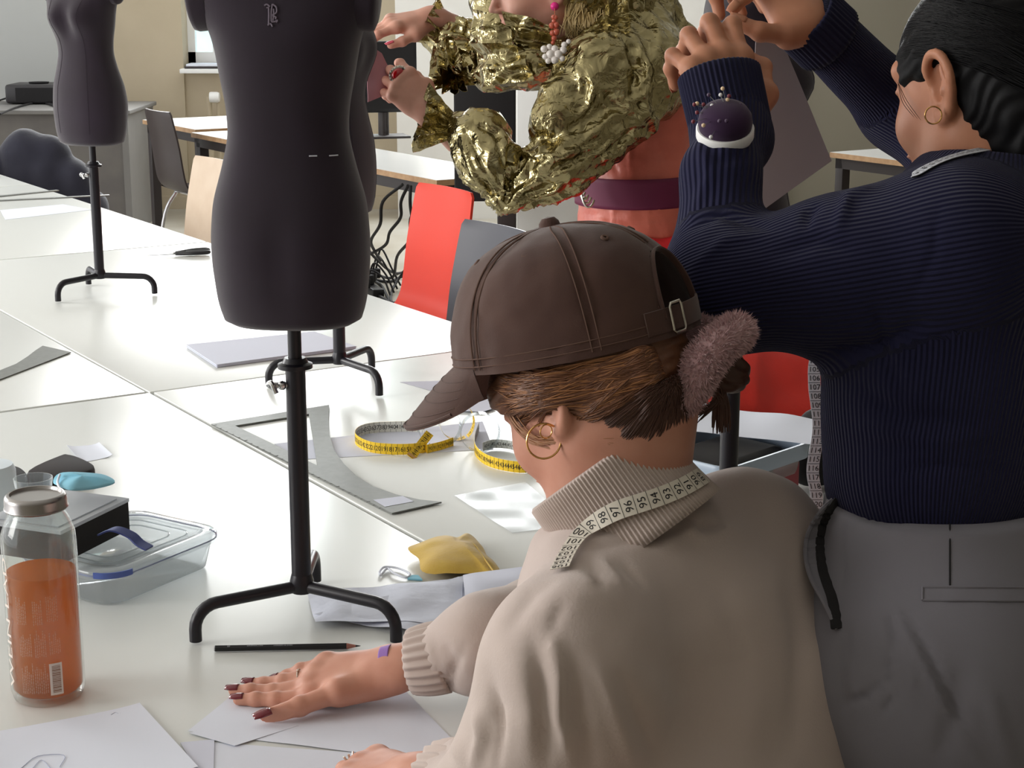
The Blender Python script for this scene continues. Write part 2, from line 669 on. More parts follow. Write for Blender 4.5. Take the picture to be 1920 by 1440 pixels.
mat('floor_stone', (182, 178, 168), 0.35, mottle=(2.2, (150, 140, 122), 0.8), bump=(40, 0.05, 0.001))
mat('white_paint', (246, 246, 245), 0.45)
mat('ceiling_white', (235, 235, 232), 0.9)
mat('paper', (226, 230, 242), 0.75)
mat('paper_violet', (216, 219, 234), 0.8)
mat('paper_crumple', (214, 218, 232), 0.8, bump=(22, 0.5, 0.006))
mat('pencil_line', (160, 165, 190), 0.8)


def gridp(u, v, z=0.0):
    O = A3(-0.723, 3.264, 0)
    return O + A3(-0.5388, 0.8424, 0) * u + A3(0.8424, 0.5388, 0) * v + A3(0, 0, z)


def W(x, y, Y):                      # point of the plane y = Y seen at (x, y)
    r = ray(x, y)
    return CAM + r * (Y / r[1])


UD, VD = A3(-0.5388, 0.8424, 0), A3(0.8424, 0.5388, 0)
RZ_T = math.atan2(-0.5388, 0.8424)   # turn of the tables: local y runs along UD
RT_T = np.stack([VD, UD, A3(0, 0, 1)], 1)
YB = 11.6                            # far wall

# ================================================================== shell
m = MB().box((-6, -2.5, -0.05), (5.2, YB + 0.5, 0)); struct(m.build('floor', MATS['floor_stone'], angle=10))
sky_o = None
m = MB().box((-6, -2.5, 3.2), (5.2, YB + .5, 3.3))
struct(m.build('ceiling', MATS['ceiling_white'], angle=10))
# far wall: beige part with a window niche, white part, greige part
wx0, wx1 = W(343, 100, YB)[0], W(343, 100, YB)[0] + 1.25
zs = W(343, 128, YB)[2]
m = MB()
m.box((-6, YB, 0), (wx0, YB + 0.35, 3.2)); m.box((wx1, YB, 0), (-0.75, YB + 0.35, 3.2))
m.box((wx0, YB + 0.02, 0), (wx1, YB + 0.35, zs)); m.box((wx0, YB, 2.9), (wx1, YB + 0.35, 3.2))
m.box((-6, YB - 0.012, 0), (wx0, YB, 0.09)); 
struct(m.build('wall_back', MATS['wall_beige'], angle=10))
m = MB().box((-0.75, YB - 0.5, 0), (1.72, YB + 0.35, 3.2)); struct(m.build('wall_back_white', MATS['wall_white'], angle=10))
m = MB().box((1.72, YB - 0.3, 0), (5.2, YB + 0.35, 3.2)); struct(m.build('wall_back_right', MATS['wall_greige'], angle=10))
m = MB().box((5.1, -2.5, 0), (5.2, YB + 0.5, 3.2)); struct(m.build('wall_right', MATS['wall_greige'], angle=10))
m = MB().box((-6, -2.6, 0), (5.2, -2.5, 3.2)); struct(m.build('wall_front', MATS['wall_greige'], angle=10))
m = MB().box((-6, YB - 0.02, 0.0), (-0.75, YB, 0.085)); struct(m.build('baseboard_back', MATS['wall_beige'], angle=10))
# window in the niche
yw = YB + 0.22
win = root('window_1', None, None, (wx0 + 0.6, yw, zs), kind='structure')
m = MB()
fw = 0.05
m.box((wx0, yw - .03, zs), (wx0 + fw, yw + .03, 2.9)); m.box((wx1 - fw, yw - .03, zs), (wx1, yw + .03, 2.9))
m.box((wx0, yw - .03, zs + .0), (wx1, yw + .03, zs + .1)); m.box((wx0, yw - .03, 2.84), (wx1, yw + .03, 2.9))
mx_ = wx0 + 0.2
m.box((mx_ - .03, yw - .035, zs), (mx_ + .03, yw + .035, 2.9))
m.box((wx0 + .75, yw - .03, zs), (wx0 + .81, yw + .03, 2.9))
for zz in (zs + 0.42, zs + 0.78, zs + 1.14, zs + 1.5):
    m.box((wx0, yw - .02, zz - .015), (wx1, yw + .02, zz + .015))
m.build('window_frame', MATS['white_paint'], win, angle=10)
m = MB().box((wx0 + .03, yw - .004, zs + .03), (wx1 - .03, yw + .004, 2.88)); m.build('window_pane', thin('pane', (236, 246, 250), 0.1, 0.02), win, angle=10)
m = MB().box((wx0 - 0.01, YB - 0.1, zs - 0.03), (wx1 + 0.01, YB + 0.2, zs), bev=0.006); m.build('window_sill', MATS['white_paint'], win)
# books / papers on the sill
for i, (a, b, zz, mt) in enumerate(((0.02, 0.34, 0.0, 'dark_metal'), (0.03, 0.30, 0.016, 'paper'))):
    t = MB().box((wx0 + a, YB - 0.07, zs + zz), (wx0 + b, YB + 0.12, zs + zz + 0.015), bev=0.002).build('folder', MATS[mt])
    tag(t, ('dark thin folder lying on the far window sill', 'white folder on top of the dark one on the far window sill')[i], 'folder', 'folders on the window sill')
# tree-lined daylight scene beyond the window: a pale facade far outside
mat('facade_pale', (214, 222, 216), 0.9, mottle=(1.2, (150, 178, 150), 0.8))
mf = bpy.data.materials['facade_pale']; b_ = mf.node_tree.nodes['Principled BSDF']
m = MB().box((-9, 19, -3), (1, 19.3, 9)); o = m.build('neighbouring_building', mf, angle=10)
tag(o, 'pale sunlit facade seen outside through the far window', 'building')
lo_ = window_light('outdoor_daylight', (-3.5, 13.5, 6), (-4, 19, 1.5), 5, 3, 900, (0.95, 0.99, 1.0))

# heating pipe with valve in the corner under the window, socket and cables low on the wall
t = root('heating_pipe', 'beige heating pipe with thermostat valve under the far window', 'radiator pipe', (W(392, 240, YB - .1)[0], YB - .1, 0))
px_ = W(394, 240, YB - .1)[0]; pz_ = W(394, 182, YB - .1)[2]
MB().tube([(px_, YB - .09, 0.0), (px_, YB - .09, pz_)], 0.018).build('pipe', MATS['wall_beige'], t)
MB().lathe([(0.0, 0), (0.034, 0), (0.036, .01), (0.036, .05), (0.03, .065), (0, .065)], 20, (px_ + .01, YB - .12, pz_), rot('Y', 90)).build('thermostat_valve', MATS['white_paint'], t)
MB().tube([(px_ + .06, YB - .09, 0), (px_ + .06, YB - .09, pz_)], 0.012).build('pipe', MATS['wall_beige'], t)
q = W(255, 322, YB)
t = root('wall_socket', 'round white socket low on the far beige wall', 'socket', q)
MB().lathe([(0, .0), (0.04, .0), (0.04, .01), (0.03, .012), (0, .006)], 20, (q[0], YB - .0, q[2]), rot('X', 90)).build('socket_face', MATS['white_paint'], t)
MB().lathe([(0, .0), (0.04, .0), (0.04, .01), (0.03, .012), (0, .006)], 20, (q[0] + .06, YB - .0, q[2]), rot('X', 90)).build('socket_face', MATS['white_paint'], t)
pts = [W(242, 205, YB - .3), W(255, 225, YB - .15), W(256, 270, YB - .05), W(247, 315, YB - .03), W(243, 345, YB - .04), W(250, 380, YB - .06), W(262, 412, YB - .1)]
tag(MB().tube(spline(pts, 6), 0.008, 8).build('power_cable', MATS['matte_black']), 'black cable hanging down behind the grey equipment desk', 'cable')

# ================================================================== the big white conference tables
LAB = ['white conference table nearest the seated person in the cap', 'white conference table carrying the metal tailoring square\'s far neighbours and the scissors',
       'white conference table beyond the leftmost mannequin, with sheets and steel rulers']


def conf_table(u0, u1, v0, v1, label):
    g = 0.0022
    c = gridp((u0 + u1) / 2, (v0 + v1) / 2)
    t = root('conference_table', label, 'table', (c[0], c[1], 0), group='white conference tables pushed together')
    du, dv = (u1 - u0) / 2 - g, (v1 - v0) / 2 - g
    o = (c[0], c[1], 0)
    MB().box((-dv, -du, 0.716), (dv, du, 0.74), R=RT_T, o=o, bev=0.002).build('tabletop', MATS['white_laminate'], t, angle=50)
    mb = MB()
    for s in (-1, 1):
        mb.box((s * (dv - .08) - .012, -du + .06, 0.67), (s * (dv - .08) + .012, du - .06, 0.716), R=RT_T, o=o)
        mb.box((-dv + .07, s * (du - .08) - .012, 0.67), (dv - .07, s * (du - .08) + .012, 0.716), R=RT_T, o=o)
    mb.build('under_frame', MATS['dark_metal'], t, angle=30)
    for su in (-1, 1):
        for sv in (-1, 1):
            MB().box((sv * (dv - .08) - .02, su * (du - .08) - .02, 0), (sv * (dv - .08) + .02, su * (du - .08) + .02, 0.69), R=RT_T, o=o, bev=.003).build('leg', MATS['dark_metal'], t, angle=30)


conf_table(-1.72, 0, -0.875, 0.004, 'white conference table in front with the juice bottle and the nearest mannequin')
conf_table(-1.72, 0, 0.008, 0.879, 'white conference table under the yellow tape measures and the metal tailoring square')
conf_table(0.006, 1.79, -0.875, 0, 'white conference table at the left edge under the curved steel ruler')
conf_table(0.001, 1.79, 0.002, 0.875, 'white conference table with the leftmost mannequin and the scissors')
conf_table(1.794, 3.58, 0, 0.875, 'white conference table behind the leftmost mannequin with a sheet and steel rulers')
conf_table(3.584, 5.3, 0, 0.875, 'farthest white conference table at the left frame edge')


# ================================================================== chairs with one-piece plywood shell
def chair(loc, rz, shell_mat, label, hb=0.87, wid=0.40):
    t = root('stacking_chair', label, 'chair', (loc[0], loc[1], 0), rz, group='plywood shell chairs around the room', world=False)
    # local: faces +y ; shell profile from front edge of the seat to the top of the back
    prof = [(0.20, 0.43), (0.17, 0.452), (0.05, 0.447), (-0.08, 0.44), (-0.15, 0.448), (-0.185, 0.49), (-0.20, 0.56), (-0.215, 0.68), (-0.235, hb - .08), (-0.25, hb)]
    P2 = spline([(0, a, b) for a, b in prof], 5)
    n = len(P2); k = 13
    V, F = [], []
    for side in (0, 1):
        for j, p in enumerate(P2):
            tt = j / (n - 1)
            wd = wid / 2 * (1.0 - 0.10 * (tt - 0.5) ** 2 * 4 * (tt > 0.5)) * (0.93 if j in (0, n - 1) else 1)
            tx = P2[min(j + 1, n - 1)] - P2[max(j - 1, 0)]
            nn = A3(0, -tx[2], tx[1]); nn /= np.linalg.norm(nn)
            for i in range(k):
                s = -1 + 2 * i / (k - 1)
                cv = (0.022 if tt > 0.45 else 0.006) * s * s
                off = -0.0045 if side else 0.0045
                V.append((s * wd, p[1] + nn[1] * (off) + (cv if tt > .45 else 0), p[2] + nn[2] * off + (cv if tt <= .45 else 0)))
    N0 = n * k
    for side in (0, 1):
        for j in range(n - 1):
            for i in range(k - 1):
                f = (j * k + i, j * k + i + 1, (j + 1) * k + i + 1, (j + 1) * k + i)
                F.append(tuple(a + side * N0 for a in (f if side else f[::-1])))
    ed = [j * k for j in range(n)] + [(n - 1) * k + i for i in range(1, k)] + [j * k + k - 1 for j in range(n - 2, -1, -1)] + [i for i in range(k - 2, 0, -1)]
    for a in range(len(ed)):
        b = (a + 1) % len(ed)
        F.append((ed[a], ed[b], ed[b] + N0, ed[a] + N0))
    mesh('seat_shell', V, F, shell_mat, t, world=False, angle=40)
    for s in (-1, 1):
        MB().tube(spline([(s * .19, .17, 0), (s * .165, .14, .3), (s * .15, .10, .425)], 5), 0.010).build('leg', MATS['chrome'], t, world=False)
        MB().tube(spline([(s * .19, -.20, 0), (s * .165, -.15, .3), (s * .15, -.08, .425)], 5), 0.010).build('leg', MATS['chrome'], t, world=False)
    mb = MB()
    for s in (-1, 1): mb.tube([(s * .15, .11, .425), (s * .15, -.09, .425)], .009)
    mb.tube([(-.15, .11, .425), (.15, .11, .425)], .009); mb.tube([(-.15, -.09, .425), (.15, -.09, .425)], .009)
    mb.build('seat_frame', MATS['chrome'], t, world=False)
    return t


mat('shell_dark', (62, 52, 52), 0.35)
mat('shell_cream', (222, 202, 180), 0.45, mottle=(14, (208, 184, 160), 0.5))
mat('shell_orange', (232, 66, 44), 0.4, mottle=(3, (222, 58, 40), 0.5))
mat('shell_grey', (72, 72, 80), 0.4)
mat('shell_pale', (190, 200, 214), 0.4)
# rz such that local +y = facing direction
def face(d): return math.atan2(-d[0], d[1])
def chair_at(xl, yl, xr, yr, direction, *a):
    """from the seen upper corners of its backrest"""
    m_ = (T(xl, yl, .87) + T(xr, yr, .87)) / 2
    d = A3(*direction, 0); d /= np.linalg.norm(d)
    c = m_ + d * 0.25
    return chair((c[0], c[1]), face(d), *a)
chair_at(255, 201, 322, 213, VD[:2], MATS['shell_dark'], 'dark brown shell chair standing before the far beige wall')
chair_at(372, 290, 450, 306, -VD[:2], MATS['shell_cream'], 'cream plywood shell chair half hidden behind the nearest mannequin')
chair_at(797, 340, 897, 362, -VD[:2], MATS['shell_orange'], 'bright orange red shell chair between mannequin and cap')
chair_at(893, 410, 1000, 436, -VD[:2], MATS['shell_grey'], 'dark grey shell chair just behind the brown cap')
cr = chair((0.62, 3.62), face(-VD[:2]), MATS['shell_dark'], 'shell chair under the red fleece jacket at the right')

# ================================================================== desks with dark frames at the back
def desk(cx, cy, lu, lv, label, su=1, sv=1):
    """corner (cx, cy) nearest the viewer; runs su*lu along UD and sv*lv along VD"""
    c = A3(cx, cy, 0) + UD * su * lu / 2 + VD * sv * lv / 2
    t = root('office_desk', label, 'desk', (c[0], c[1], 0), group='white desks with plywood edges at the back')
    o = (c[0], c[1], 0)
    MB().box((-lv / 2 + .002, -lu / 2 + .002, 0.7385), (lv / 2 - .002, lu / 2 - .002, 0.74), R=RT_T, o=o).build('desk_surface', MATS['desk_top'], t, angle=20)
    MB().box((-lv / 2, -lu / 2, 0.715), (lv / 2, lu / 2, 0.7383), R=RT_T, o=o).build('desk_board', MATS['wood_edge'], t, angle=20)
    mb = MB()
    for s in (-1, 1):
        mb.box((s * (lv / 2 - .04) - .02, -lu / 2 + .02, 0.665), (s * (lv / 2 - .04) + .02, lu / 2 - .02, 0.715), R=RT_T, o=o)
        mb.box((-lv / 2 + .02, s * (lu / 2 - .04) - .02, 0.665), (lv / 2 - .02, s * (lu / 2 - .04) + .02, 0.715), R=RT_T, o=o)
    mb.build('desk_frame', MATS['dark_metal'], t, angle=20)
    for a in (-1, 1):
        for b in (-1, 1):
            MB().box((a * (lv / 2 - .045) - .025, b * (lu / 2 - .045) - .025, 0), (a * (lv / 2 - .045) + .025, b * (lu / 2 - .045) + .025, .69), R=RT_T, o=o, bev=.003).build('leg', MATS['dark_metal'], t, angle=20)
    return t


c2 = T(819, 338)
desk(c2[0], c2[1], 1.6, 0.42, 'white plywood edged desk with trailing cables behind the orange chair')
c3 = c2 + UD * 1.62
desk(c3[0], c3[1], 1.0, 0.42, 'white desk carrying the monitor behind the gold jacket\'s hands')
c1 = T(366, 243)
desk(c1[0], c1[1], 0.8, 0.95, 'white desk under the far window behind the nearest mannequin')
c5 = T(1556, 285)
desk(c5[0], c5[1], 1.6, 0.7, 'plywood edged desk at the right behind the navy sweater', su=-1)

# monitors
def monitor(pc, wdt, hgt, dirv, label, zb=0.74, lift=0.13):
    d = A3(dirv[0], dirv[1], 0); d /= np.linalg.norm(d)
    r = np.cross(d, A3(0, 0, 1))
    R = np.stack([r, d, A3(0, 0, 1)], 1)
    t = root('computer_monitor', label, 'monitor', (pc[0], pc[1], zb))
    o = (pc[0], pc[1], zb)
    MB().box((-wdt / 2, -.02, lift), (wdt / 2, .02, lift + hgt), R=R, o=o, bev=.008).build('monitor_case', MATS['black_plastic'], t)
    MB().box((-wdt / 2 + .012, .0201, lift + .02), (wdt / 2 - .012, .0215, lift + hgt - .012), R=R, o=o).build('screen', MATS['matte_black'], t, angle=10)
    MB().tube([(o[0] - d[0] * .03, o[1] - d[1] * .03, zb + .01), (o[0] - d[0] * .03, o[1] - d[1] * .03, zb + lift + .1)], .028, 16).build('stand', MATS['dark_metal'], t)
    MB().box((-.12, -.1, 0), (.12, .08, .012), R=R, o=o, bev=.004).build('foot', MATS['dark_metal'], t)
    return t


pm = T(738, 258)
monitor(T(722, 258), 0.34, 0.36, (0.3, -1), 'black monitor on the back desk beside the hand with the red ring')
pm2 = T(915, 262)
# charcoal partition
pa, pb = T(852, 425, 0.10), T(967, 425, 0.10)
pp = W(910, 420, 6.4)
xl, xr = W(852, 300, 6.4)[0], W(967, 300, 6.4)[0]
zt, zb_ = W(910, 120, 6.4)[2], 0.0
t = root('partition_screen', 'charcoal partition screen standing behind the gold sleeves', 'partition', ((xl + xr) / 2, 6.4, 0))
MB().box((xl, 6.38, 0.72), (xr, 6.42, zt), bev=.006).build('screen_panel', MATS['matte_black'], t)
MB().box((xr - .07, 6.375, 0.0), (xr, 6.425, .72), bev=.004).build('leg', MATS['dark_metal'], t)
MB().box((xl, 6.375, 0.0), (xl + .05, 6.425, .72), bev=.004).build('leg', MATS['dark_metal'], t)
# white cupboard
xl2, xr2 = W(969, 300, 7.6)[0], W(1292, 300, 7.6)[0]
t = root('white_cupboard', 'tall white cupboard behind the gold jacket and orange top', 'cupboard', ((xl2 + xr2) / 2, 7.8, 0))
MB().box((xl2, 7.6, 0.0), (xr2, 8.05, W(1000, 158, 7.6)[2]), bev=.004).build('cupboard_body', MATS['white_paint'], t)
MB().box(((xl2 + xr2) / 2 - .003, 7.597, 0.08), ((xl2 + xr2) / 2 + .003, 7.6, 1.05), bev=0).build('door_gap', MATS['dark_metal'], t)
# slim white cabinet edge right of the fingers
xa, xb = W(1416, 80, 9.5)[0], W(1456, 80, 9.5)[0]
t = root('wall_cabinet', 'slim white cabinet at the far wall right of the raised hands', 'cabinet', ((xa + xb) / 2, 9.7, 0))
MB().box((xa, 9.5, 0.0), (xb, 9.9, 3.0), bev=.004).build('cabinet_body', MATS['white_paint'], t)
MB().box((xa + .06, 9.493, .1), (xa + .075, 9.5, 2.9)).build('door_edge', MATS['wall_greige'], t, angle=10)

# cables under the back desks
cab = [[(755, 346, 7.0), (718, 378, 7.1), (713, 420, 7.2), (696, 450, 7.5), (702, 470, 7.8), (714, 488, 8.2)],
       [(765, 348, 7.0), (752, 378, 7.1), (751, 408, 7.2), (731, 435, 7.4), (722, 460, 7.6), (683, 482, 8.0)],
       [(770, 348, 7.0), (769, 378, 7.0), (772, 405, 7.1), (782, 455, 7.2), (780, 480, 7.4)],
       [(783, 350, 7.0), (788, 378, 7.1), (770, 410, 7.2), (768, 450, 7.3), (745, 480, 7.8), (736, 520, 8.6), (706, 522, 9.0)],
       [(680, 455, 8.0), (705, 485, 8.4), (740, 512, 9.0), (776, 521, 9.2)],
       [(785, 478, 8.2), (760, 505, 8.6), (735, 545, 8.5), (738, 568, 8.15), (775, 555, 8.5)],
       [(790, 507, 8.9), (750, 520, 8.9), (730, 538, 8.8), (706, 545, 8.85)],
       [(690, 545, 8.9), (715, 550, 8.7), (735, 570, 8.2), (760, 566, 8.25), (780, 562, 8.35)],
       [(780, 578, 8.0), (755, 583, 8.0), (735, 570, 8.2), (700, 560, 8.5)]]
for i, c in enumerate(cab):
    pts = [P(*q) for q in c]
    for p in pts: p[2] = max(p[2], 0.008)
    tag(MB().tube(spline(pts, 6), 0.007, 8).build('floor_cable', MATS['matte_black']), ('black cable hanging from the desk edge behind the orange chair' if i < 4 else 'black cable looped on the pale floor behind the table'), 'cable', 'hanging desk cables' if i < 4 else 'looped floor cables')
q = T(690, 545, 0)
t = root('power_strip', 'black power strip full of plugs on the floor behind the mannequin', 'power strip', (q[0], q[1], 0))
MB().box((-.03, -.2, 0), (.03, .2, .04), R=rot('Z', 20), o=(q[0], q[1], 0), bev=.006).build('strip_body', MATS['black_plastic'], t)
for i in range(4):
    pl = (q[0] + .01 * i, q[1] - .15 + .1 * i, .04)
    MB().box((-.022, -.02, 0), (.022, .02, .05), R=rot('Z', 20 + i * 30), o=pl, bev=.006).tube(spline([(pl[0], pl[1], .085), (pl[0] + .03, pl[1], .13 + .02 * i), (pl[0] + .09, pl[1] - .02 * i, .09), (pl[0] + .13, pl[1] - .06, .01)], 5), .005).build('plug', MATS['matte_black'], t)

# equipment desk with projector at the far left
mat('desk_grey', (126, 124, 122), 0.55, mottle=(4, (114, 112, 110), 0.6))
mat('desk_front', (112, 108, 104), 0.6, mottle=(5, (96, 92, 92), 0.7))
cr_ = T(243, 207, 0.76)
t = root('equipment_desk', 'grey equipment desk at the far left under the projector', 'desk', (cr_[0] - .8, cr_[1] + .3, 0))
MB().box((cr_[0] - 1.7, cr_[1], .735), (cr_[0], cr_[1] + .8, .76), bev=.004).build('desktop', MATS['desk_grey'], t)
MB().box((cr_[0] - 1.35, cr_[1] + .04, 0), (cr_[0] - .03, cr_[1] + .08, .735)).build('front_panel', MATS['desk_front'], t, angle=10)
MB().box((cr_[0] - .06, cr_[1] + .02, 0), (cr_[0] - .02, cr_[1] + .78, .735)).build('side_panel', MATS['desk_grey'], t, angle=10)
# grey board left of it on the far wall
m = MB().box((-5.9, YB - .06, 0.6), (W(150, 100, YB)[0], YB - .022, 3.1), bev=.004); tag(m.build('projection_board', MATS['board_grey']), 'large light grey board on the far wall above the projector', 'board')
q = T(60, 196, 0.76)
mat('projector_top', (58, 56, 58), 0.4)
t = root('projector', 'black projector on the grey desk at the far left', 'projector', (q[0], q[1], .76))
MB().box((q[0] - .17, q[1] + .0, .765), (q[0] + .19, q[1] + .3, .885), bev=.02).build('projector_body', MATS['projector_top'], t)
MB().box((q[0] - .10, q[1] - .004, .78), (q[0] + .16, q[1] + .002, .865)).build('vent_panel', MATS['matte_black'], t, angle=10)
MB().lathe([(0, 0), (.06, 0), (.065, .012), (0, .014)], 20, (q[0] + .02, q[1] + .12, .884)).build('focus_ring', MATS['matte_black'], t)
for i, c in enumerate([[(0, 214), (35, 200), (75, 192), (108, 200)], [(0, 188), (12, 184), (20, 182)], [(80, 190), (100, 196), (125, 204), (160, 208)]]):
    tag(MB().tube(spline([T(a, b, .768) for a, b in c], 6), .006, 8).build('projector_cable', MATS['matte_black']), 'thin black cable lying around the projector', 'cable', 'projector cables')
# jacket over a chair at the left edge
mat('jacket_navy', (38, 38, 54), 0.8, sheen=0.3, bump=(60, .3, .004))
""" jacket: draped cloth """
f_ = Field((-2.85, 7.0, 0.1), (-1.7, 8.2, 1.05), 0.012)
jc = T(28, 262, .86) + VD * .16 + UD * .1
for dx, dz, r in ((-.30, -.05, .10), (-.1, 0, .09), (.02, -.02, .085), (.13, -.12, .075), (.2, -.26, .08), (.25, -.42, .09)):
    f_.cap(jc + A3(dx, 0, dz - .06), jc + A3(dx * 1.1 + .02, .02, dz - .6), r, r * 1.15, .05)
V, F = f_.polys(2)
V += normals(V, F) * (0.004 * np.sin(V[:, :1] * 40 + V[:, 2:3] * 14) + 0.01 * vnoise(V * 14)[:, None])
jk = mesh('draped_jacket', V, F, MATS['jacket_navy'])
tag(jk, 'dark navy jacket slumped behind the white tables at the left frame edge', 'jacket')
# ================================================================== half-scale dress forms on tripod stands
def dress_form(loc, rz, label, logo=False, legs0=90, pole_h=0.30, stitches=False, bust=1.0, sg=-1, seams=True):
    t = root('dress_form', label, 'mannequin', (loc[0], loc[1], 0.74), 0, group='black half-scale dress forms', world=False)
    Rz = rot('Z', rz)
    # torso: front = local -y before turning
    zb = 0.053 + pole_h
    key = [  # z, half width, half depth, y shift
        (0.000, .050, .040, 0), (0.001, .072, .052, 0), (0.008, .0835, .063, 0), (0.03, .090, .070, 0.0), (0.08, .0950, .0745, .001), (0.115, .0955, .0755, .002), (0.16, .0920, .0700, .0),
        (0.205, .0800, .0590, -.002), (0.245, .0715, .0520, -.003), (0.28, .0730, .0550, -.004), (0.32, .0800, .0640, -.007), (0.35, .0845, .0690, -.010), (0.375, .0905, .0670, -.009),
        (0.400, .1010, .0560, -.004), (0.420, .1060, .0480, 0), (0.440, .1030, .0440, .003), (0.456, .0850, .0400, .004), (0.468, .0600, .0370, .004), (0.480, .0360, .0340, .002),
        (0.500, .0290, .0300, 0), (0.530, .0280, .0290, -.002)]
    K = np.array(key); K[:, 0] *= 0.935
    zz = np.concatenate([K[:3, 0], np.linspace(.012, .495, 70)])
    V, F = [], []
    n = 64

    def ci(col): return np.interp(zz, K[:, 0], K[:, col])
    w_, d_, y_ = ci(1), ci(2), ci(3)
    ker = np.array([1, 2, 3, 2, 1]) / 9.0
    for arr in (w_, d_, y_):
        sm = np.convolve(np.r_[[arr[0]] * 2, arr, [arr[-1]] * 2], ker, 'valid'); arr[4:] = sm[4:]
    for z, a, b, ys in zip(zz, w_, d_, y_):
        e = 2.35
        for i in range(n):
            th = 2 * PI * i / n
            c, s = math.cos(th), math.sin(th)
            x = a * abs(c) ** (2 / e) * (1 if c >= 0 else -1)
            y = b * abs(s) ** (2 / e) * (1 if s >= 0 else -1)
            if s < 0:                                   # bust at the front
                bump = math.exp(-((z - .313) / .035) ** 2) * bust
                y -= bump * 0.017 * max(0, 1 - ((abs(x) - .040) / .032) ** 2)
            if s > 0:                                   # seat at the back
                y += math.exp(-((z - .09) / .05) ** 2) * .006 * max(0, 1 - ((abs(x) - .04) / .05) ** 2)
            V.append((x, y + ys, z + zb))
    m_ = len(zz)
    for j in range(m_ - 1):
        for i in range(n): F.append((j * n + i, j * n + (i + 1) % n, (j + 1) * n + (i + 1) % n, (j + 1) * n + i))
    F.append(tuple(range(n))[::-1]); F.append(tuple((m_ - 1) * n + i for i in range(n)))
    V = np.array(V) @ Rz.T
    torso = mesh('torso', V, F, MATS['mannequin_jersey'], t, world=False, angle=60)
    # seams
    mb = MB()
    for side, xx in (((1, .045), (-1, -.045)) if seams else ()):
        for sg in (-1, 1):
            pts = []
            for z, a, b, ys in list(zip(zz, w_, d_, y_))[6:-16:2]:
                c = xx / .09
                u = min(abs(c), .95)
                y = sg * b * (1 - u ** 2.35) ** (1 / 2.35)
                x = c * a
                if sg < 0: y -= math.exp(-((z - .313) / .035) ** 2) * bust * 0.017 * max(0, 1 - ((abs(x) - .040) / .032) ** 2)
                pts.append(Rz @ A3(x, y * 1.004 + ys, z + zb))
            mb.tube(pts, .0005, 5)
    if seams: mb.build('seam', MATS['mannequin_jersey'], torso, world=False)
    # arm plates
    for s in (-1, 1):
        q = Rz @ A3(s * .1005, .001, zb + .387)
        R = Rz @ rot('Y', 90 * s + s * 6)
        MB().lathe([(0, .012), (.022, .012), (.0285, .009), (.030, .004), (.030, -.012), (.0, -.012)], 28, q, R @ np.diag([1.25, 1, 1])).build('arm_plate', MATS['mannequin_jersey'], t, world=False, angle=50)
    MB().lathe([(.0, .0), (.029, .0), (.030, .004), (.028, .012), (.0, .014)], 28, Rz @ A3(0, -.002, zb + .495)).build('neck_cap', MATS['black_metal'], t, world=False)
    # stand
    hub = 0.05
    zc = zb - 0.055 if pole_h > .1 else zb
    MB().tube([(0, 0, zc), (0, 0, zb + .02)], .0085, 16).build('inner_pole', MATS['black_metal'], t, world=False)
    MB().tube([(0, 0, hub - .006), (0, 0, zc)], .0125, 20).build('outer_pole', MATS['black_metal'], t, world=False)
    MB().lathe([(.0085, .012), (.013, .012), (.016, .006), (.0215, .004), (.0215, -.001), (.013, -.003)], 24, (0, 0, zc)).build('collar', MATS['black_metal'], t, world=False)
    kn = MB().tube([(-.010, -.004, zc - .022), (-.030, -.008, zc - .022)], .004, 10)
    kn.tube(spline([(-.022, -.016, zc - .03), (-.028, -.012, zc - .018), (-.034, -.002, zc - .022), (-.029, .004, zc - .028)], 5), .0032, 8)
    kn.ball((-.016, -.006, zc - .022), .006, 10)
    kn.build('clamp_screw', MATS['chrome'], t, world=False)
    mb = MB().lathe([(0.0, -.008), (.0135, -.008), (.0155, .0), (.0155, .006), (.0128, .016)], 20, (0, 0, hub)); mb.build('hub', MATS['black_metal'], t, world=False)
    for i in range(3):
        a = math.radians(legs0 + 120 * i)
        d = A3(math.cos(a), math.sin(a), 0); Rr = .143
        pts = [d * .008 + A3(0, 0, hub), d * (Rr - .030) + A3(0, 0, .049)]
        for k in range(1, 7):
            b = PI / 2 * k / 6
            pts.append(d * (Rr - .030 + .030 * math.sin(b)) + A3(0, 0, .049 - .030 + .030 * math.cos(b)))
        pts += [d * Rr + A3(0, 0, .004)]
        MB().tube(pts, .0078, 14).build('leg', MATS['black_metal'], t, world=False)
        # rubber foot cap
    if logo:
        mat('logo_print', (118, 108, 122), 0.7)
        # blackletter monogram printed on the upper back
        strokes = [[(-.9, 1.25), (-.55, 1.4), (-.2, 1.15)], [(-.35, 1.1), (-.3, .1), (-.32, -.9)], [(-.45, -1.05), (-.1, -.85), (.15, -1.2)],
                   [(.1, 1.45), (-.02, .5), (.02, -.6)], [(.1, 1.45), (.55, 1.1), (.6, .45), (.1, .15)], [(.25, .9), (.3, .2), (.2, -.5)],
                   [(.1, .1), (.55, -.1), (.5, -.35)], [(.0, -.62), (.45, -.6), (.75, -.45), (.6, -.72)], [(-.62, 1.0), (-.3, 1.05)]]
        mb = MB()
        for s in strokes:
            pts = [Rz @ A3(sx * .0095, -1, sz * .0095) for sx, sz in s]
            Q = []
            for (sx, sz) in s:
                x = (-.004 + sx * .0095) * -sg; z = .368 + sz * .0095
                a = np.interp(z, zz, w_); b = np.interp(z, zz, d_); ys = np.interp(z, zz, y_)
                y = sg * (b * (1 - (abs(x) / a) ** 2.35) ** (1 / 2.35) + .0004) + ys
                Q.append(Rz @ A3(x, y, z + zb))
            mb.tube(spline(Q, 4), .0011, 6)
        mb.build('monogram', MATS['logo_print'], torso, world=False)
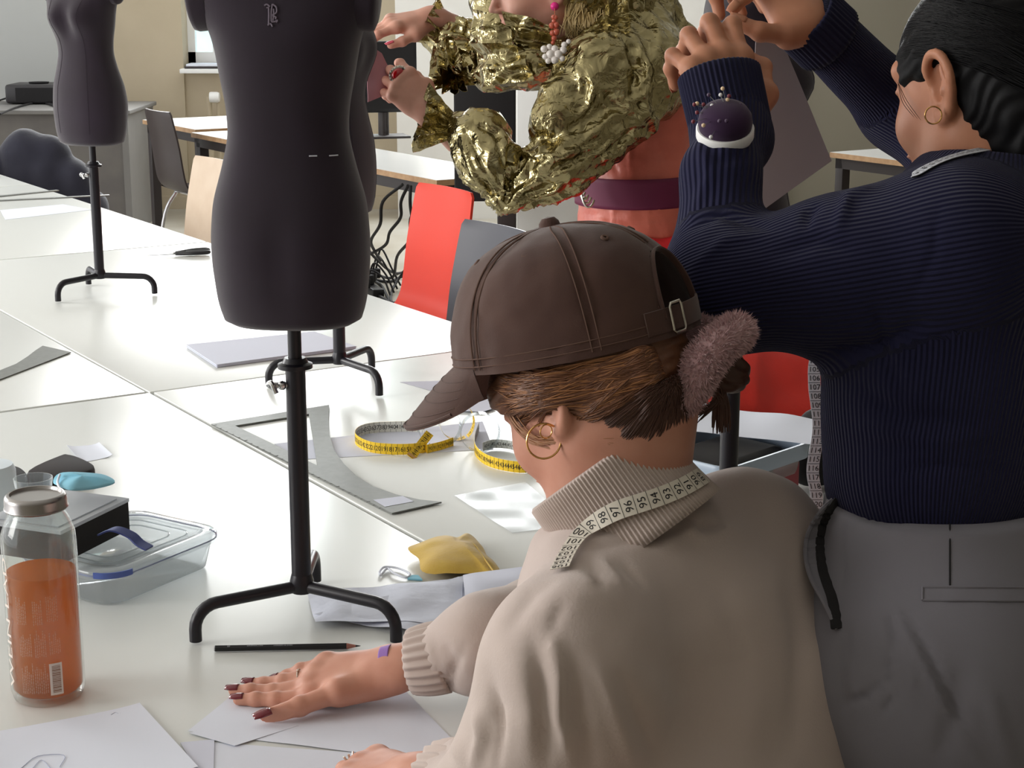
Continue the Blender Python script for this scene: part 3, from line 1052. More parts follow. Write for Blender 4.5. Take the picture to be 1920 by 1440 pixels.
    if stitches:
        mb = MB()
        for x0, x1, z in ((.034, .043, .209), (.056, .065, .2085)):
            Q = []
            for x in np.linspace(x0, x1, 5):
                a = np.interp(z, zz, w_); b = np.interp(z, zz, d_); ys = np.interp(z, zz, y_)
                Q.append(Rz @ A3(x * -sg, sg * (b * (1 - (abs(x) / a) ** 2.35) ** (1 / 2.35) + .0005) + ys, z + zb))
            mb.tube(Q, .0008, 6)
        for x, z in ((-.052, .10), (-.03, .062), (.0, .06)):
            a = np.interp(z, zz, w_); b = np.interp(z, zz, d_); ys = np.interp(z, zz, y_)
            mb.ball(Rz @ A3(x * -sg, sg * (b * (1 - (abs(x) / a) ** 2.35) ** (1 / 2.35) + .0005) + ys, z + zb), .0009, 6)
        mb.build('white_stitch', MATS['paper'], torso, world=False)
    return t


dress_form((-.267, 2.03), 176, 'large black dress form nearest the camera with a faint monogram', logo=True, legs0=90, pole_h=0.337, stitches=True, sg=1, seams=False)
dress_form((-.349, 3.34), 68, 'black dress form directly behind the nearest one, being pinned by the gold jacket', legs0=68, pole_h=0.290, bust=.35)
dress_form((-1.072, 4.341), -25, 'leftmost black dress form on the farther white table', legs0=116, pole_h=0.335)
dress_form((.292, 2.19), 90, 'black dress form behind the raised hands of the navy sweater', legs0=20, pole_h=0.30)
# ================================================================== people: shared pieces
mat('skin_fair', (206, 150, 128), 0.5, sss=0.12, mottle=(28, (190, 128, 106), 0.6), bump=(700, 0.12, 0.0006))
mat('skin_warm', (188, 130, 100), 0.5, sss=0.12, mottle=(28, (168, 108, 82), 0.6), bump=(700, 0.12, 0.0006))
mat('gold_metal', (226, 176, 112), 0.2, metal=1.0)
mat('silver_metal', (205, 200, 190), 0.25, metal=1.0)


def unit(v):
    v = np.asarray(v, float)
    return v / np.linalg.norm(v)


def frame_from(fwd, up):
    """columns: forward, left, up"""
    f = unit(fwd); l = unit(np.cross(up, f)); u = np.cross(f, l)
    return np.stack([f, l, u], 1)


def head_shape(F, C, R, s=1.0, neck=None, ears=(1, -1), k=.012, ear_in=0.0):
    """face and skull into field F.  C skull centre, R columns forward/left/up"""
    L = lambda x, y, z: C + R @ (A3(x, y, z) * s)
    F.ell(L(-.008, 0, .005), A3(.094, .074, .096) * s, R, 0)
    F.ell(L(.022, 0, -.045), A3(.066, .058, .072) * s, R, .03)
    for sd in (1, -1):
        F.cap(L(-.005, sd * .052, -.055), L(.062, sd * .020, -.108), .020 * s, .015 * s, .03)
        F.ell(L(.056, sd * .036, -.040), A3(.026, .022, .024) * s, R, .018)      # cheek
        F.cap(L(.082, sd * .012, .022), L(.066, sd * .046, .022), .009 * s, .010 * s, .016)   # brow
    F.ell(L(.072, 0, -.108), A3(.018, .019, .015) * s, R, .018)                  # chin
    for sd in (1, -1):
        F.ell(L(.088, sd * .031, .002), A3(.014, .015, .011) * s, R, .010, 'cut')
        F.ell(L(.070, sd * .031, .001), A3(.0125, .0125, .0125) * s, R, .004)    # eye ball with lid
        F.cap(L(.0815, sd * .020, .000), L(.078, sd * .043, .001), .0022 * s, .0018 * s, .003)
    F.chain([L(.082, 0, .010), L(.095, 0, -.012), L(.106, 0, -.032)], [.006 * s, .0065 * s, .0088 * s], .010)
    for sd in (1, -1): F.ell(L(.096, sd * .0105, -.037), A3(.009, .0065, .006) * s, R, .005)
    F.ell(L(.088, 0, -.066), A3(.010, .021, .0050) * s, R, .006)                 # lips
    F.ell(L(.086, 0, -.077), A3(.010, .018, .0055) * s, R, .006)
    F.cap(L(.0985, .014, -.0712), L(.0985, -.014, -.0712), .0018, .0018, .003, 'cut')
    for sd in ears:
        ear_shape(F, L, R, sd, s, ear_in)
    if neck is not None:
        a, b, ra, rb = neck
        F.cap(L(*a), b, ra, rb, .035)
    return L


def ear_shape(F, L, R, sd, s=1.0, sink=0.0):
    e = lambda x, y, z: L(x, sd * (y - sink * (z + .03) / .05 if z > -.03 else y), z)
    F.ell(e(-.008, .0745, -.002), A3(.017, .006, .027) * s, R, .004)
    F.cap(e(-.004, .070, -.018), e(-.012, .080, -.008), .013 * s, .012 * s, .008)
    hel = [e(.006, .074, -.004), e(.008, .081, .014), e(-.004, .088, .027), e(-.018, .091, .024), e(-.026, .091, .006), e(-.022, .086, -.016), e(-.012, .080, -.032), e(-.002, .076, -.037), e(.002, .074, -.030)]
    hp = spline(hel, 3)
    F.chain(hp, [.0042 * s] * (len(hp) - 8) + [.0055 * s] * 8, .004)
    F.ell(e(-.006, .082, -.002), A3(.012, .009, .018) * s, R, .004, 'cut')
    ah = spline([e(-.012, .084, .016), e(-.016, .085, .000), e(-.010, .081, -.016)], 3)
    F.chain(ah, [.0032 * s] * len(ah), .003)


def hand_paths(W0, Rh, fingers, thumb, mirror=1, s=1.0):
    """joint chains.  Rh columns: finger direction, thumb side, back of hand.  mirror=-1 for the other hand"""
    base = [(.088, .029), (.092, .009), (.088, -.011), (.079, -.029)]
    lens = [(.043, .025, .021), (.047, .029, .022), (.043, .027, .021), (.034, .020, .019)]
    rads = [(.0098, .0088, .0080, .0068), (.0100, .0090, .0081, .0069), (.0096, .0086, .0078, .0066), (.0085, .0076, .0070, .0060)]
    Y = A3(1, mirror, 1)
    Wd = lambda p: W0 + Rh @ (np.asarray(p) * s)
    out = []
    for (bx, by), L3, r4, (yaw, c0, c1, c2) in zip(base, lens, rads, fingers):
        p = A3(bx, by, 0); pts = [p]
        ang = 0
        for l, c in zip(L3, (c0, c1, c2)):
            ang += math.radians(c)
            a = math.radians(yaw)
            d = A3(math.cos(ang) * math.cos(a), math.cos(ang) * math.sin(a), -math.sin(ang))
            p = p + d * l; pts.append(p)
        out.append((np.array([Wd(q) for q in pts]), [r * s for r in r4], Rh @ A3(-math.sin(ang) * -1 * 0 + math.sin(ang) * math.cos(a), math.sin(ang) * math.sin(a), math.cos(ang))))
    # thumb: (yaw1, pitch1, yaw2, pitch2, yaw3, pitch3) from its root
    p = A3(.014, .020, -.004); pts = [p]
    for l, (yw, pt) in zip((.046, .034, .027), thumb):
        a, b = math.radians(yw), math.radians(pt)
        d = A3(math.cos(b) * math.cos(a), math.cos(b) * math.sin(a), -math.sin(b))
        p = p + d * l; pts.append(p)
    out.append((np.array([Wd(q) for q in pts]), [.0135 * s, .0115 * s, .0100 * s, .0080 * s], None))
    return out, Wd


def hand_shape(F, W0, Rh, paths, Wd, s=1.0, wrist_r=.021, arm=None):
    kn = [p[0][0] for p in paths[:4]]
    starts = [Wd((.006, .012, 0)), Wd((.004, .004, .001)), Wd((.004, -.006, .001)), Wd((.006, -.013, 0))]
    for a, b, r in zip(starts, kn, (.0125, .0125, .012, .011)):
        F.cap(a, b, .0145 * s, r * s, .014)
    F.ell(Wd((.048, 0, -.004)), A3(.048, .036, .013) * s, Rh, .012)
    F.cap(Wd((.012, .014, -.008)), paths[4][0][1], .016 * s, .0135 * s, .014)
    F.cap(paths[4][0][1], Wd((.060, .020, -.006)), .010 * s, .010 * s, .016)
    for pts, r, _ in paths:
        for i in range(3):
            F.cap(pts[i], pts[i + 1], r[i], r[i + 1], .0035 if i else .008)
            if i: F.ell(pts[i], A3(1, 1, 1) * r[i] * 1.06, None, .004)
    for q in kn: F.ell(q + Rh[:, 2] * .003 * s, A3(.010, .009, .009) * s, Rh, .010)
    F.cap(Wd((-.012, .007, 0)), Wd((.012, .004, 0)), .020 * s, .020 * s, .012, el=(Rh[:, 1], 1.25))
    if arm is not None:
        F.cap(Wd((-.012, 0, 0)), arm[0], wrist_r * s, arm[1], .02, el=(Rh[:, 1], 1.2))


def nails(paths, m, parent, s=1.0, which=(0, 1, 2, 3, 4), dors=None, thumb_n=None):
    for i in which:
        pts, r, up = paths[i]
        d = unit(pts[3] - pts[2])
        n = up if i < 4 else thumb_n
        n = unit(n - d * (n @ d)); b = np.cross(d, n)
        R = np.stack([d, b, n], 1)
        V, F = [], []
        for j in range(7):
            for k in range(7):
                u, v = j / 6, (k / 6 - .5) * 2
                wdt = r[3] * .82 * (1 - .35 * max(0, u - .6) / .4 - .12 * (1 - u))
                V.append((u * r[3] * 2.35 - r[3] * .9, v * wdt, math.sqrt(max(0, (r[3] * 1.06) ** 2 - (v * wdt * .9) ** 2)) - max(0, u - .55) * r[3] * .5 + .0005))
        for j in range(6):
            for k in range(6): F.append((j * 7 + k, j * 7 + k + 1, (j + 1) * 7 + k + 1, (j + 1) * 7 + k))
        V = np.array(V); n0 = len(V)
        V2 = V.copy(); V2[:, 2] -= .0012
        F2 = [f[::-1] for f in F]
        V = np.vstack([V, V2]); Fa = F2 + [tuple(a + n0 for a in f) for f in F]
        ed = [k for k in range(7)] + [j * 7 + 6 for j in range(1, 7)] + [42 + k for k in range(5, -1, -1)] + [j * 7 for j in range(5, 0, -1)]
        for a in range(len(ed)):
            b_ = (a + 1) % len(ed); Fa.append((ed[a], ed[b_], ed[b_] + n0, ed[a] + n0))
        mesh('fingernail', V @ R.T + pts[3], Fa, m, parent)


def join_fields(name, parts, m, parent, attrs=None):
    """several implicit surfaces that run into each other, one mesh"""
    Vs, Fs, n = [], [], 0
    for V, F in parts:
        Vs.append(V); Fs.append(F + n); n += len(V)
    return mesh(name, np.vstack(Vs), np.vstack(Fs).tolist(), m, parent, attrs=attrs)


def hug(obj, pts, lift, keep_last=False):
    """lay hair points onto the surface of a modelled scalp"""
    if '_bvh' not in globals(): globals()['_bvh'] = {}
    from mathutils.bvhtree import BVHTree
    if obj.name not in _bvh:
        _bvh[obj.name] = BVHTree.FromPolygons([tuple(v.co) for v in obj.data.vertices], [tuple(p.vertices) for p in obj.data.polygons])
    out = []
    for i, p in enumerate(pts):
        if keep_last and i == len(pts) - 1: out.append(p); continue
        loc, n, _, _ = _bvh[obj.name].find_nearest(Vector(p))
        out.append(np.array(loc) + np.array(n) * lift)
    return out


def over_table(paths, z=.7418):
    for pts, r, _ in paths:
        for i in range(len(pts)): pts[i][2] = max(pts[i][2], z + r[i] * .96)


def strands(name, lst, m, parent, n=5, taper=True):
    """hair locks: list of (points, radius)"""
    mb = MB()
    for pts, r in lst:
        q = spline(pts, n)
        k = len(q)
        rr = r * (np.clip(np.minimum(np.arange(k) + 1, (k - np.arange(k))) / (k * .25), .15, 1) if taper else np.ones(k))
        mb.tube(q, rr, 5)
    return mb.build(name, m, parent, angle=80)
# ================================================================== seated person in the brown cap
mat('sweat_beige', (190, 174, 167), 0.9, sheen=0.25, bump=(420, 0.25, 0.0012), mottle=(5, (188, 173, 163), 0.6), spec=0.2)
mat('rib_beige', (198, 184, 172), 0.9, sheen=0.2, rib=('rib', 1.0, 0.9, 0.0016), spec=0.2)
mat('cap_brown', (74, 52, 46), 0.85, sheen=0.25, bump=(1300, 0.4, 0.0007), mottle=(18, (88, 64, 56), 0.8), spec=0.2)
mat('cap_thread', (96, 72, 62), 0.9)
mat('hair_auburn', (98, 62, 44), 0.42, mottle=(60, (122, 80, 52), 0.8), bump=(900, 0.3, 0.0006))
mat('hair_light', (158, 108, 70), 0.4)
mat('hair_dark', (76, 48, 38), 0.42, mottle=(50, (84, 54, 42), 0.8))
mat('fur_pink', (206, 170, 172), 0.95, sheen=0.6, mottle=(40, (190, 150, 154), 0.7))
mat('nail_wine', (112, 20, 36), 0.12, coat=0.6)
mat('band_violet', (146, 106, 178), 0.6)

SF = unit((-.70, .714, 0))            # where the seated person faces
SL = A3(-SF[1], SF[0], 0)             # its left
pr = root('person', 'seated person in beige sweatshirt and brown cap, bent over paper on the white table', 'person', (.17, 1.25, 0))
hp = math.radians(30)
HD = unit((-.81, .585, 0)); CDR = unit((-.90, .43, 0))
HF = HD * math.cos(hp) + A3(0, 0, -math.sin(hp))
HR = frame_from(HF, (0, 0, 1))
cp = math.radians(14)
CR = frame_from(CDR * math.cos(cp) + A3(0, 0, -math.sin(cp)), (0, 0, 1))
CC = P(1078, 640, 1.585)              # centre of the cap's rim
HC0 = CC - HR[:, 2] * .030 - HR[:, 0] * .004
HC = P(1036, 826, 1.52) - HR @ A3(.004, .075, -.034)
print('HEADOFF', (HC - HC0) @ HR)
HC = HC0 * .35 + HC * .65
NB = P(1165, 985, 1.575)              # neck base

# ---- body: head, neck, hidden trunk, hands
Fh = Field(HC - .21, HC + A3(.21, .19, .18), .0027)
HL = head_shape(Fh, HC, HR, .98, neck=((-.030, 0, -.05), NB - A3(0, 0, .03), .056, .062), ears=(1, -1), ear_in=.013)
Vh, Gh = Fh.polys(2)
# right hand flat on the paper
wr = T(728, 1254, .782); tip = T(452, 1297, .744)
hx = unit(tip - wr); hz0 = unit(A3(.10, -.30, 1)); hy = unit(np.cross(hz0, hx)); hz = np.cross(hx, hy)
RH = np.stack([hx, hy, hz], 1)
fing = [(3, 1, 5, -4), (1, 1, 8, 2), (0, 4, 10, 6), (0, 6, 12, 8)]
pa_, Wd_ = hand_paths(wr, RH, fing, [(32, 8), (17, 5), (6, 1)], s=.98)
pa_[4] = (np.array([pa_[4][0][0], T(634, 1298, .767), T(562, 1324, .757), T(496, 1346, .751)]), [.0135, .0118, .0106, .0086], None)
over_table(pa_)
# forearm
RS = P(1392, 1022, 1.69)              # right shoulder
RE = A3(.045, 1.845, .80)             # right elbow, just above the table edge
Fr = Field(np.minimum(wr, tip) - A3(.05, .06, .05), np.maximum(wr, tip) + A3(.13, .07, .07), .0016)
hand_shape(Fr, wr, RH, pa_, Wd_, .98, .021, (wr - hx * .10 + A3(0, 0, .012), .026))
Vr, Gr = Fr.polys(2)
Vr[:, 2] = np.maximum(Vr[:, 2], .7422)
# left hand half closed on the paper at the lower edge
wl = T(778, 1462, .785); tl = T(640, 1440, .76)
lx = unit(tl - wl); lz0 = unit(A3(0, -.15, 1)); ly = unit(np.cross(lz0, lx)); lz = np.cross(lx, ly)
RL = np.stack([lx, -ly, lz], 1)
fl = [(2, 34, 52, 20), (0, 36, 56, 22), (-2, 38, 58, 24), (-5, 40, 58, 24)]
pl_, Wl_ = hand_paths(wl, RL, fl, [(26, 22), (4, 24), (-14, 18)], s=.98)
over_table(pl_)
Fl = Field(np.minimum(wl, tl) - A3(.08, .09, .07), np.maximum(wl, tl) + A3(.14, .09, .07), .0017)
hand_shape(Fl, wl, RL, pl_, Wl_, .98, .021, (wl - lx * .10 + A3(.0, -.02, .01), .026))
Vl, Gl = Fl.polys(2)
Vl[:, 2] = np.maximum(Vl[:, 2], .7422)
# hidden trunk
Ft = Field((-.25, .95, .35), (.55, 2.05, 1.1), .012)
LS = P(1072, 1246, 1.43); LE = P(925, 1545, 1.53)
PV = A3(.235, 1.10, .50)
Ft.cap(NB - A3(0, 0, .02), NB - A3(0, 0, .14), .05, .085, .03, el=(SL, 1.3))
Ft.cap(NB - A3(0, 0, .14), PV, .085, .10, .05, el=(SL, 1.3))
Ft.cap(NB - A3(0, 0, .06), LS, .04, .04, .05).cap(LS, LE, .04, .033, .03).cap(LE, wl - lx * .08, .033, .024, .02)
Ft.cap(NB - A3(0, 0, .06), RS, .04, .04, .05).cap(RS, RE, .04, .033, .03).cap(RE, wr - hx * .08, .033, .024, .02)
Vt, Gt = Ft.polys(1)
body = join_fields('body', [(Vh, Gh), (Vr, Gr), (Vl, Gl), (Vt, Gt)], MATS['skin_fair'], pr)
nails(pa_, MATS['nail_wine'], body, which=(0, 1, 2, 3), s=1)
nails(pa_, MATS['nail_wine'], body, which=(4,), thumb_n=unit(A3(0, -.25, 1)))
nails(pl_, MATS['nail_wine'], body, which=(0, 1, 2, 3))

# ---- sweatshirt
Fs = Field((-.30, .86, .42), (.60, 2.08, 1.16), .0055)
back = -SF
up1 = NB - A3(0, 0, .115) + back * .03
mid = NB - A3(0, 0, .30) + back * .085 
low = PV + A3(0, 0, .04)
up1 = up1 + A3(.025, 0, 0); mid = mid + A3(.022, 0, 0); low = low + A3(.02, 0, 0)
Fs.cap(up1, mid, .112, .132, .05, el=(SL, 1.36))
Fs.cap(mid, low, .132, .146, .05, el=(SL, 1.36))
Fs.cap(NB - A3(0, 0, .050), LS, .050, .064, .08)
Fs.cap(NB - A3(0, 0, .050), RS, .050, .062, .08)
Fs.cap(NB + A3(0, 0, -.03), NB - A3(0, 0, .08), .062, .085, .05)
Fs.cap(LS, LE, .064, .062, .045)
Fs.cap(RS - A3(-.012, 0, .03), P(1440, 1300, 1.62), .060, .084, .07)
cuffL = wl - lx * .045 + A3(0, 0, .006)
Fs.cap(LE, cuffL - lx * .02, .064, .040, .04)
Fs.cap(RS, RE, .062, .062, .045)
cuffR = wr - hx * .040 + A3(0, 0, .004)
bR = cuffR - hx * .075 + A3(.0, .0, .006)
Fs.cap(RE, bR, .066, .055, .03).cap(bR, cuffR - hx * .022, .052, .034, .03)
NC = P(1186, 972, 1.568); nax = unit((-.74, .34, 1))
Fs.ell(NC + nax * .053, (.080, .080, .046), frame_from((1, 0, .3), nax), .02, 'cut')
V, G = Fs.polys(3)
N = normals(V, G)
V = V + N * (0.0022 * vnoise(V * 16) + .0016 * vnoise(V * 34, 3))[:, None]
fl_ = [([(1100, 1055), (1120, 1085), (1128, 1110)], 7, -.004), ([(1125, 1045), (1150, 1080), (1165, 1110)], 7, .003), ([(1165, 1050), (1190, 1085), (1215, 1110)], 7, -.003), ([(1035, 1180), (1048, 1270), (1052, 1350), (1075, 1440)], 11, .007), ([(1000, 1200), (1015, 1300), (1025, 1440)], 14, -.007), ([(1075, 1230), (1090, 1330), (1110, 1440)], 12, -.006), ([(1120, 1240), (1150, 1330), (1190, 1440)], 14, .005), ([(1160, 1250), (1200, 1350), (1240, 1440)], 14, -.004), ([(890, 1330), (900, 1380), (885, 1440)], 9, .006), ([(915, 1300), (935, 1370), (930, 1440)], 9, -.006), ([(1060, 1130), (1040, 1160), (1030, 1200)], 10, -.004), ([(1290, 965), (1310, 985), (1370, 975)], 7, -.004), ([(1270, 990), (1320, 1010), (1400, 990)], 9, .003), ([(1050, 1075), (1000, 1110), (950, 1180)], 16, -.004), ([(1090, 1030), (1200, 1010), (1290, 985)], 9, -.003),
       ([(1310, 960), (1290, 1000), (1240, 1030)], 12, .004), ([(1330, 925), (1350, 960), (1330, 1000)], 12, -.004),
       ([(900, 1240), (930, 1330), (900, 1440)], 22, -.006), ([(960, 1230), (1000, 1330), (985, 1440)], 26, .004),
       ([(870, 1300), (850, 1370), (860, 1440)], 16, .005), ([(1050, 1300), (1100, 1380), (1080, 1440)], 30, -.004),
       ([(1180, 1180), (1300, 1300), (1350, 1440)], 40, -.004), ([(1400, 1080), (1420, 1250), (1400, 1440)], 40, .004),
       ([(1480, 1050), (1500, 1200), (1490, 1400)], 22, -.005), ([(1010, 1150), (1110, 1110), (1230, 1100)], 30, .004),
       ([(830, 1210), (850, 1240), (840, 1280)], 10, -.005), ([(800, 1200), (815, 1250), (800, 1300)], 8, .004), ([(870, 1215), (840, 1290), (810, 1320)], 9, -.004),
       ([(780, 1420), (830, 1400), (860, 1440)], 8, -.003)]
N = normals(V, G)
V = folds(V, N, fl_)
sw = mesh('sweatshirt', V, G.tolist(), MATS['sweat_beige'], pr)
# raised shoulder and sleeve seams


def ring_band(name, c, ax, side, h0, h1, r0, r1, m, parent, el=1.0, nrib=60, th=.004, n=240, wav=0.0, lean=None, mid=None, dip=None):
    """knitted band: a closed ring of cloth round axis ax; radii r0->r1 between heights h0->h1"""
    ax = unit(ax); s1 = unit(side - ax * (side @ ax)); s2 = np.cross(ax, s1)
    prof = []
    K = 9
    for j in range(K):
        t = j / (K - 1)
        r = r0 + (r1 - r0) * t + (mid or 0) * math.sin(PI * t)
        prof.append((r, h0 + (h1 - h0) * t))
    prof += [(prof[-1][0] - th * .5, prof[-1][1] + th * .4)]
    prof += [(r - th, h) for r, h in prof[:K][::-1]]
    V, F, A = [], [], []
    for (r, h) in prof:
        for i in range(n):
            a = 2 * PI * i / n
            rr = r + wav * math.cos(a * nrib)
            off = A3(0, 0, 0) if lean is None else lean * ((h - h0) / (h1 - h0))
            hh = h + (dip(a) * (h - h0) / (h1 - h0) if dip else 0)
            V.append(c + ax * hh + s1 * rr * math.cos(a) * el + s2 * rr * math.sin(a) + off); A.append(a * nrib)
    m_ = len(prof)
    for j in range(m_):
        k = (j + 1) % m_
        for i in range(n): F.append((j * n + i, j * n + (i + 1) % n, k * n + (i + 1) % n, k * n + i))
    return mesh(name, V, F, m, parent)


mat('rib_plain', (192, 176, 168), 0.9, sheen=0.25, spec=0.2)
ring_band('collar', NC, nax, SL, -.024, .058, .0815, .0730, MATS['rib_plain'], sw, nrib=120, th=.006, n=960, wav=.0009, mid=-.003)
def gathered_cuff(name, c, d, up, r, wd, parent):
    return ring_band(name, c, d, np.cross(d, up), 0, wd, r * 1.02, r * .94, MATS['rib_plain'], parent, el=1.15, nrib=22, th=.005, n=330, wav=.0018, mid=.002)
gathered_cuff('cuff', cuffR - hx * .030, hx, hz, .036, .042, sw)
gathered_cuff('cuff', cuffL - lx * .030, lx, lz, .036, .042, sw)

# ---- wristband
ring_band('wristband', wr - hx * .008, hx, hy, 0, .012, .027, .026, MATS['band_violet'], body, el=.98, nrib=1, th=.001, n=60)

# ---- cap
def cap_pt(t, p, r=(.121, .101, .116)):
    """t angle round the crown from the front, p 0 at rim .. 1 at the button"""
    e = math.sin(p * PI / 2) ** .92
    c = math.cos(p * PI / 2) ** .80
    return CC + CR @ A3(r[0] * c * math.cos(t), r[1] * c * math.sin(t), r[2] * e - .006)
nt_, np_ = 144, 34
V, Fc = [], []
def opening(t, p):
    d = abs((t - PI + PI) % (2 * PI) - PI)
    dd = abs(math.atan2(math.sin(t - PI), math.cos(t - PI)))
    return dd < .42 * math.sqrt(max(0, 1 - ((p - .08) / .36) ** 2)) and .10 < p < .44
for lay in (1.0, .985):
    for j in range(np_ + 1):
        p = j / np_
        for i in range(nt_):
            t = 2 * PI * i / nt_
            q = cap_pt(t, p)
            panel = 0.0016 * (abs(math.sin(3 * t)) ** .25 - 1) * min(1, 3 * (1 - p)) * min(1, 4 * p + .3)
            o = unit(q - CC)
            q = CC + (q - CC) * lay + o * (panel * 1.2 + .0016 * float(vnoise(q[None] * 30)[0]) + .0008 * float(vnoise(q[None] * 80)[0]))
            V.append(q)
M0 = (np_ + 1) * nt_
faces = set()
for j in range(np_):
    for i in range(nt_):
        if opening(2 * PI * (i + .5) / nt_, (j + .5) / np_): continue
        faces.add((j, i))
for (j, i) in faces:
    k = (i + 1) % nt_
    a, b, c, d = j * nt_ + i, j * nt_ + k, (j + 1) * nt_ + k, (j + 1) * nt_ + i
    Fc.append((a, b, c, d)); Fc.append((d + M0, c + M0, b + M0, a + M0))
    for (nj, ni, e0, e1) in ((j - 1, i, b, a), (j + 1, i, d, c), (j, (i - 1) % nt_, a, d), (j, k, c, b)):
        if (nj, ni) not in faces and nj < np_:
            Fc.append((e0, e1, e1 + M0, e0 + M0))
capo = mesh('cap', V, Fc, MATS['cap_brown'], pr, angle=70)
mb = MB().lathe([(0, .009), (.006, .008), (.0095, .004), (.0105, -.001), (.009, -.004)], 20, cap_pt(0, 1) , CR); mb.build('top_button', MATS['cap_brown'], capo)
# six taped seams and double stitching
for t0 in range(6):
    t = PI / 3 * t0 + PI / 6 * 0
    if t0 == 3: ps = np.linspace(.50, .97, 14)
    else: ps = np.linspace(.02, .97, 24)
    mb = MB()
    for dt in (-.035, .035):
        mb.tube([CC + (cap_pt(t + dt / max(.25, math.cos(p * PI / 2)), p) - CC) * 1.000 for p in ps], .0008, 5)
    mb.build('seam_stitching', MATS['cap_thread'], capo)
for t0 in range(6):
    t = PI / 3 * t0 + PI / 6
    q = cap_pt(t, .62); o = unit(q - CC)
    MB().lathe([(.0012, .001), (.0028, .0014), (.004, .0006), (.0042, -.0006)], 14, q + o * .0003, frame_from(np.cross(o, CR[:, 0]), o)).build('eyelet', MATS['cap_thread'], capo)
mb = MB()
for p in (.035, .07):
    mb.tube([CC + (cap_pt(t, p) - CC) * 1.002 for t in np.linspace(-PI + .45, PI - .45, 100)], .0006, 5)
mb.build('rim_stitching', MATS['cap_thread'], capo)
# binding round the rear opening
pts = []
for a in np.linspace(-1, 1, 40):
    dd = .42 * a; p = .08 + .36 * math.sqrt(max(0, 1 - a * a))
    pts.append(CC + (cap_pt(PI + dd, p) - CC) * 1.006)
MB().tube(pts, .0032, 8, flat=(1, .5)).build('opening_binding', MATS['cap_brown'], capo)
# strap and buckle
pts = [CC + (cap_pt(PI + a, .075) - CC) * 1.012 for a in np.linspace(-.62, .62, 24)]
Vv, Ff, _, _ = ribbon(pts, CR[:, 2], .021, .002); mesh('strap', Vv, Ff, MATS['cap_brown'], capo, angle=40)
tb = -.30; q = CC + (cap_pt(PI + tb, .075) - CC) * 1.03
o = unit(cap_pt(PI + tb, .075) - CC); sd = unit(np.cross(CR[:, 2], o))
R_ = np.stack([sd, CR[:, 2], np.cross(sd, CR[:, 2])], 1)
cc_ = [q + R_ @ A3(a, b, 0) for a, b in ((-.009, -.0135), (.009, -.0135), (.009, .0135), (-.009, .0135))]
rp = []
for i in range(4):
    a, b = cc_[i], cc_[(i + 1) % 4]; rp += [a + (b - a) * .12, a + (b - a) * .88]
MB().tube(rp, .0013, 8, closed=True).build('buckle', MATS['silver_metal'], capo)
# visor
V, Fv = [], []
na, nr = 40, 12
for lay in (0, 1):
    for i in range(na + 1):
        a = -1 + 2 * i / na
        t = a * .98
        base = cap_pt(t, .02, (.1205, .1005, .116))
        ext = .074 * (1 - abs(a) ** 2.6) ** .6 if abs(a) < 1 else 0
        for j in range(nr + 1):
            u = j / nr
            loc = CR.T @ (base - CC)
            y = loc[1] * (1 - .10 * u)
            x = loc[0] + ext * u * (1.0)
            drop = -.52 * ext * u - .016 * (abs(y) / .08) ** 2 * min(1, u * 1.6) - .012 * u * u
            V.append(CC + CR @ A3(x, y, loc[2] + .001 + drop - lay * .0032))
M1 = (na + 1) * (nr + 1)
for i in range(na):
    for j in range(nr):
        a, b, c, d = i * (nr + 1) + j, (i + 1) * (nr + 1) + j, (i + 1) * (nr + 1) + j + 1, i * (nr + 1) + j + 1
        Fv.append((d, c, b, a)); Fv.append((a + M1, b + M1, c + M1, d + M1))
    Fv.append((i * (nr + 1) + nr, (i + 1) * (nr + 1) + nr, (i + 1) * (nr + 1) + nr + M1, i * (nr + 1) + nr + M1)[::-1])
visor = mesh('visor', V, Fv, MATS['cap_brown'], capo, angle=50)
mb = MB()
for u in (.25, .45, .62, .8, .985):
    mb.tube([np.array(V[i * (nr + 1) + int(round(u * nr))]) + CR[:, 2] * .0004 for i in range(2, na - 1)], .0004 if u < .9 else .0016, 6)
mb.build('visor_stitching', MATS['cap_brown'], visor)

# ---- hair below the cap
Fz = Field(HC - .15, HC + .15, .003)
Fz.ell(HL(-.012, 0, .004), A3(.098, .080, .100) * .98, HR, 0)
Fz.ell(HL(-.046, 0, -.050), A3(.034, .048, .036), HR, .03)
Fz.ell(HL(-.004, .078, .004), A3(.027, .016, .026), HR, .012)
Fz.ell(HL(.045, 0, .02), A3(.050, .070, .030), HR, .02)
# clear the face and the cheek
Fz.ell(HL(.105, 0, -.050), A3(.075, .085, .082), HR, .012, 'cut')
Fz.ell(HL(.012, .085, -.062), A3(.050, .030, .052), HR, .012, 'cut')
Fz.ell(HL(.012, -.085, -.060), A3(.050, .030, .052), HR, .012, 'cut')
Fz.plane(CC + CR[:, 2] * .012, CR[:, 2])
V, G = Fz.polys(2)
q = (V - HC) @ HR
N = normals(V, G)
gro = np.sin(q[:, 0] * 90 + q[:, 2] * 520 + 3 * vnoise(q * 40)) * .0008 + .0012 * vnoise(np.stack([q[:, 0] * 20, q[:, 1] * 60, q[:, 2] * 160], 1))
hair = mesh('hair', V + N * gro[:, None], G.tolist(), MATS['hair_auburn'], pr)
BUN = P(1368, 700, 1.60)
rs = np.random.RandomState(3)
L1, L2, L3 = [], [], []
knot = P(1292, 690, 1.60)
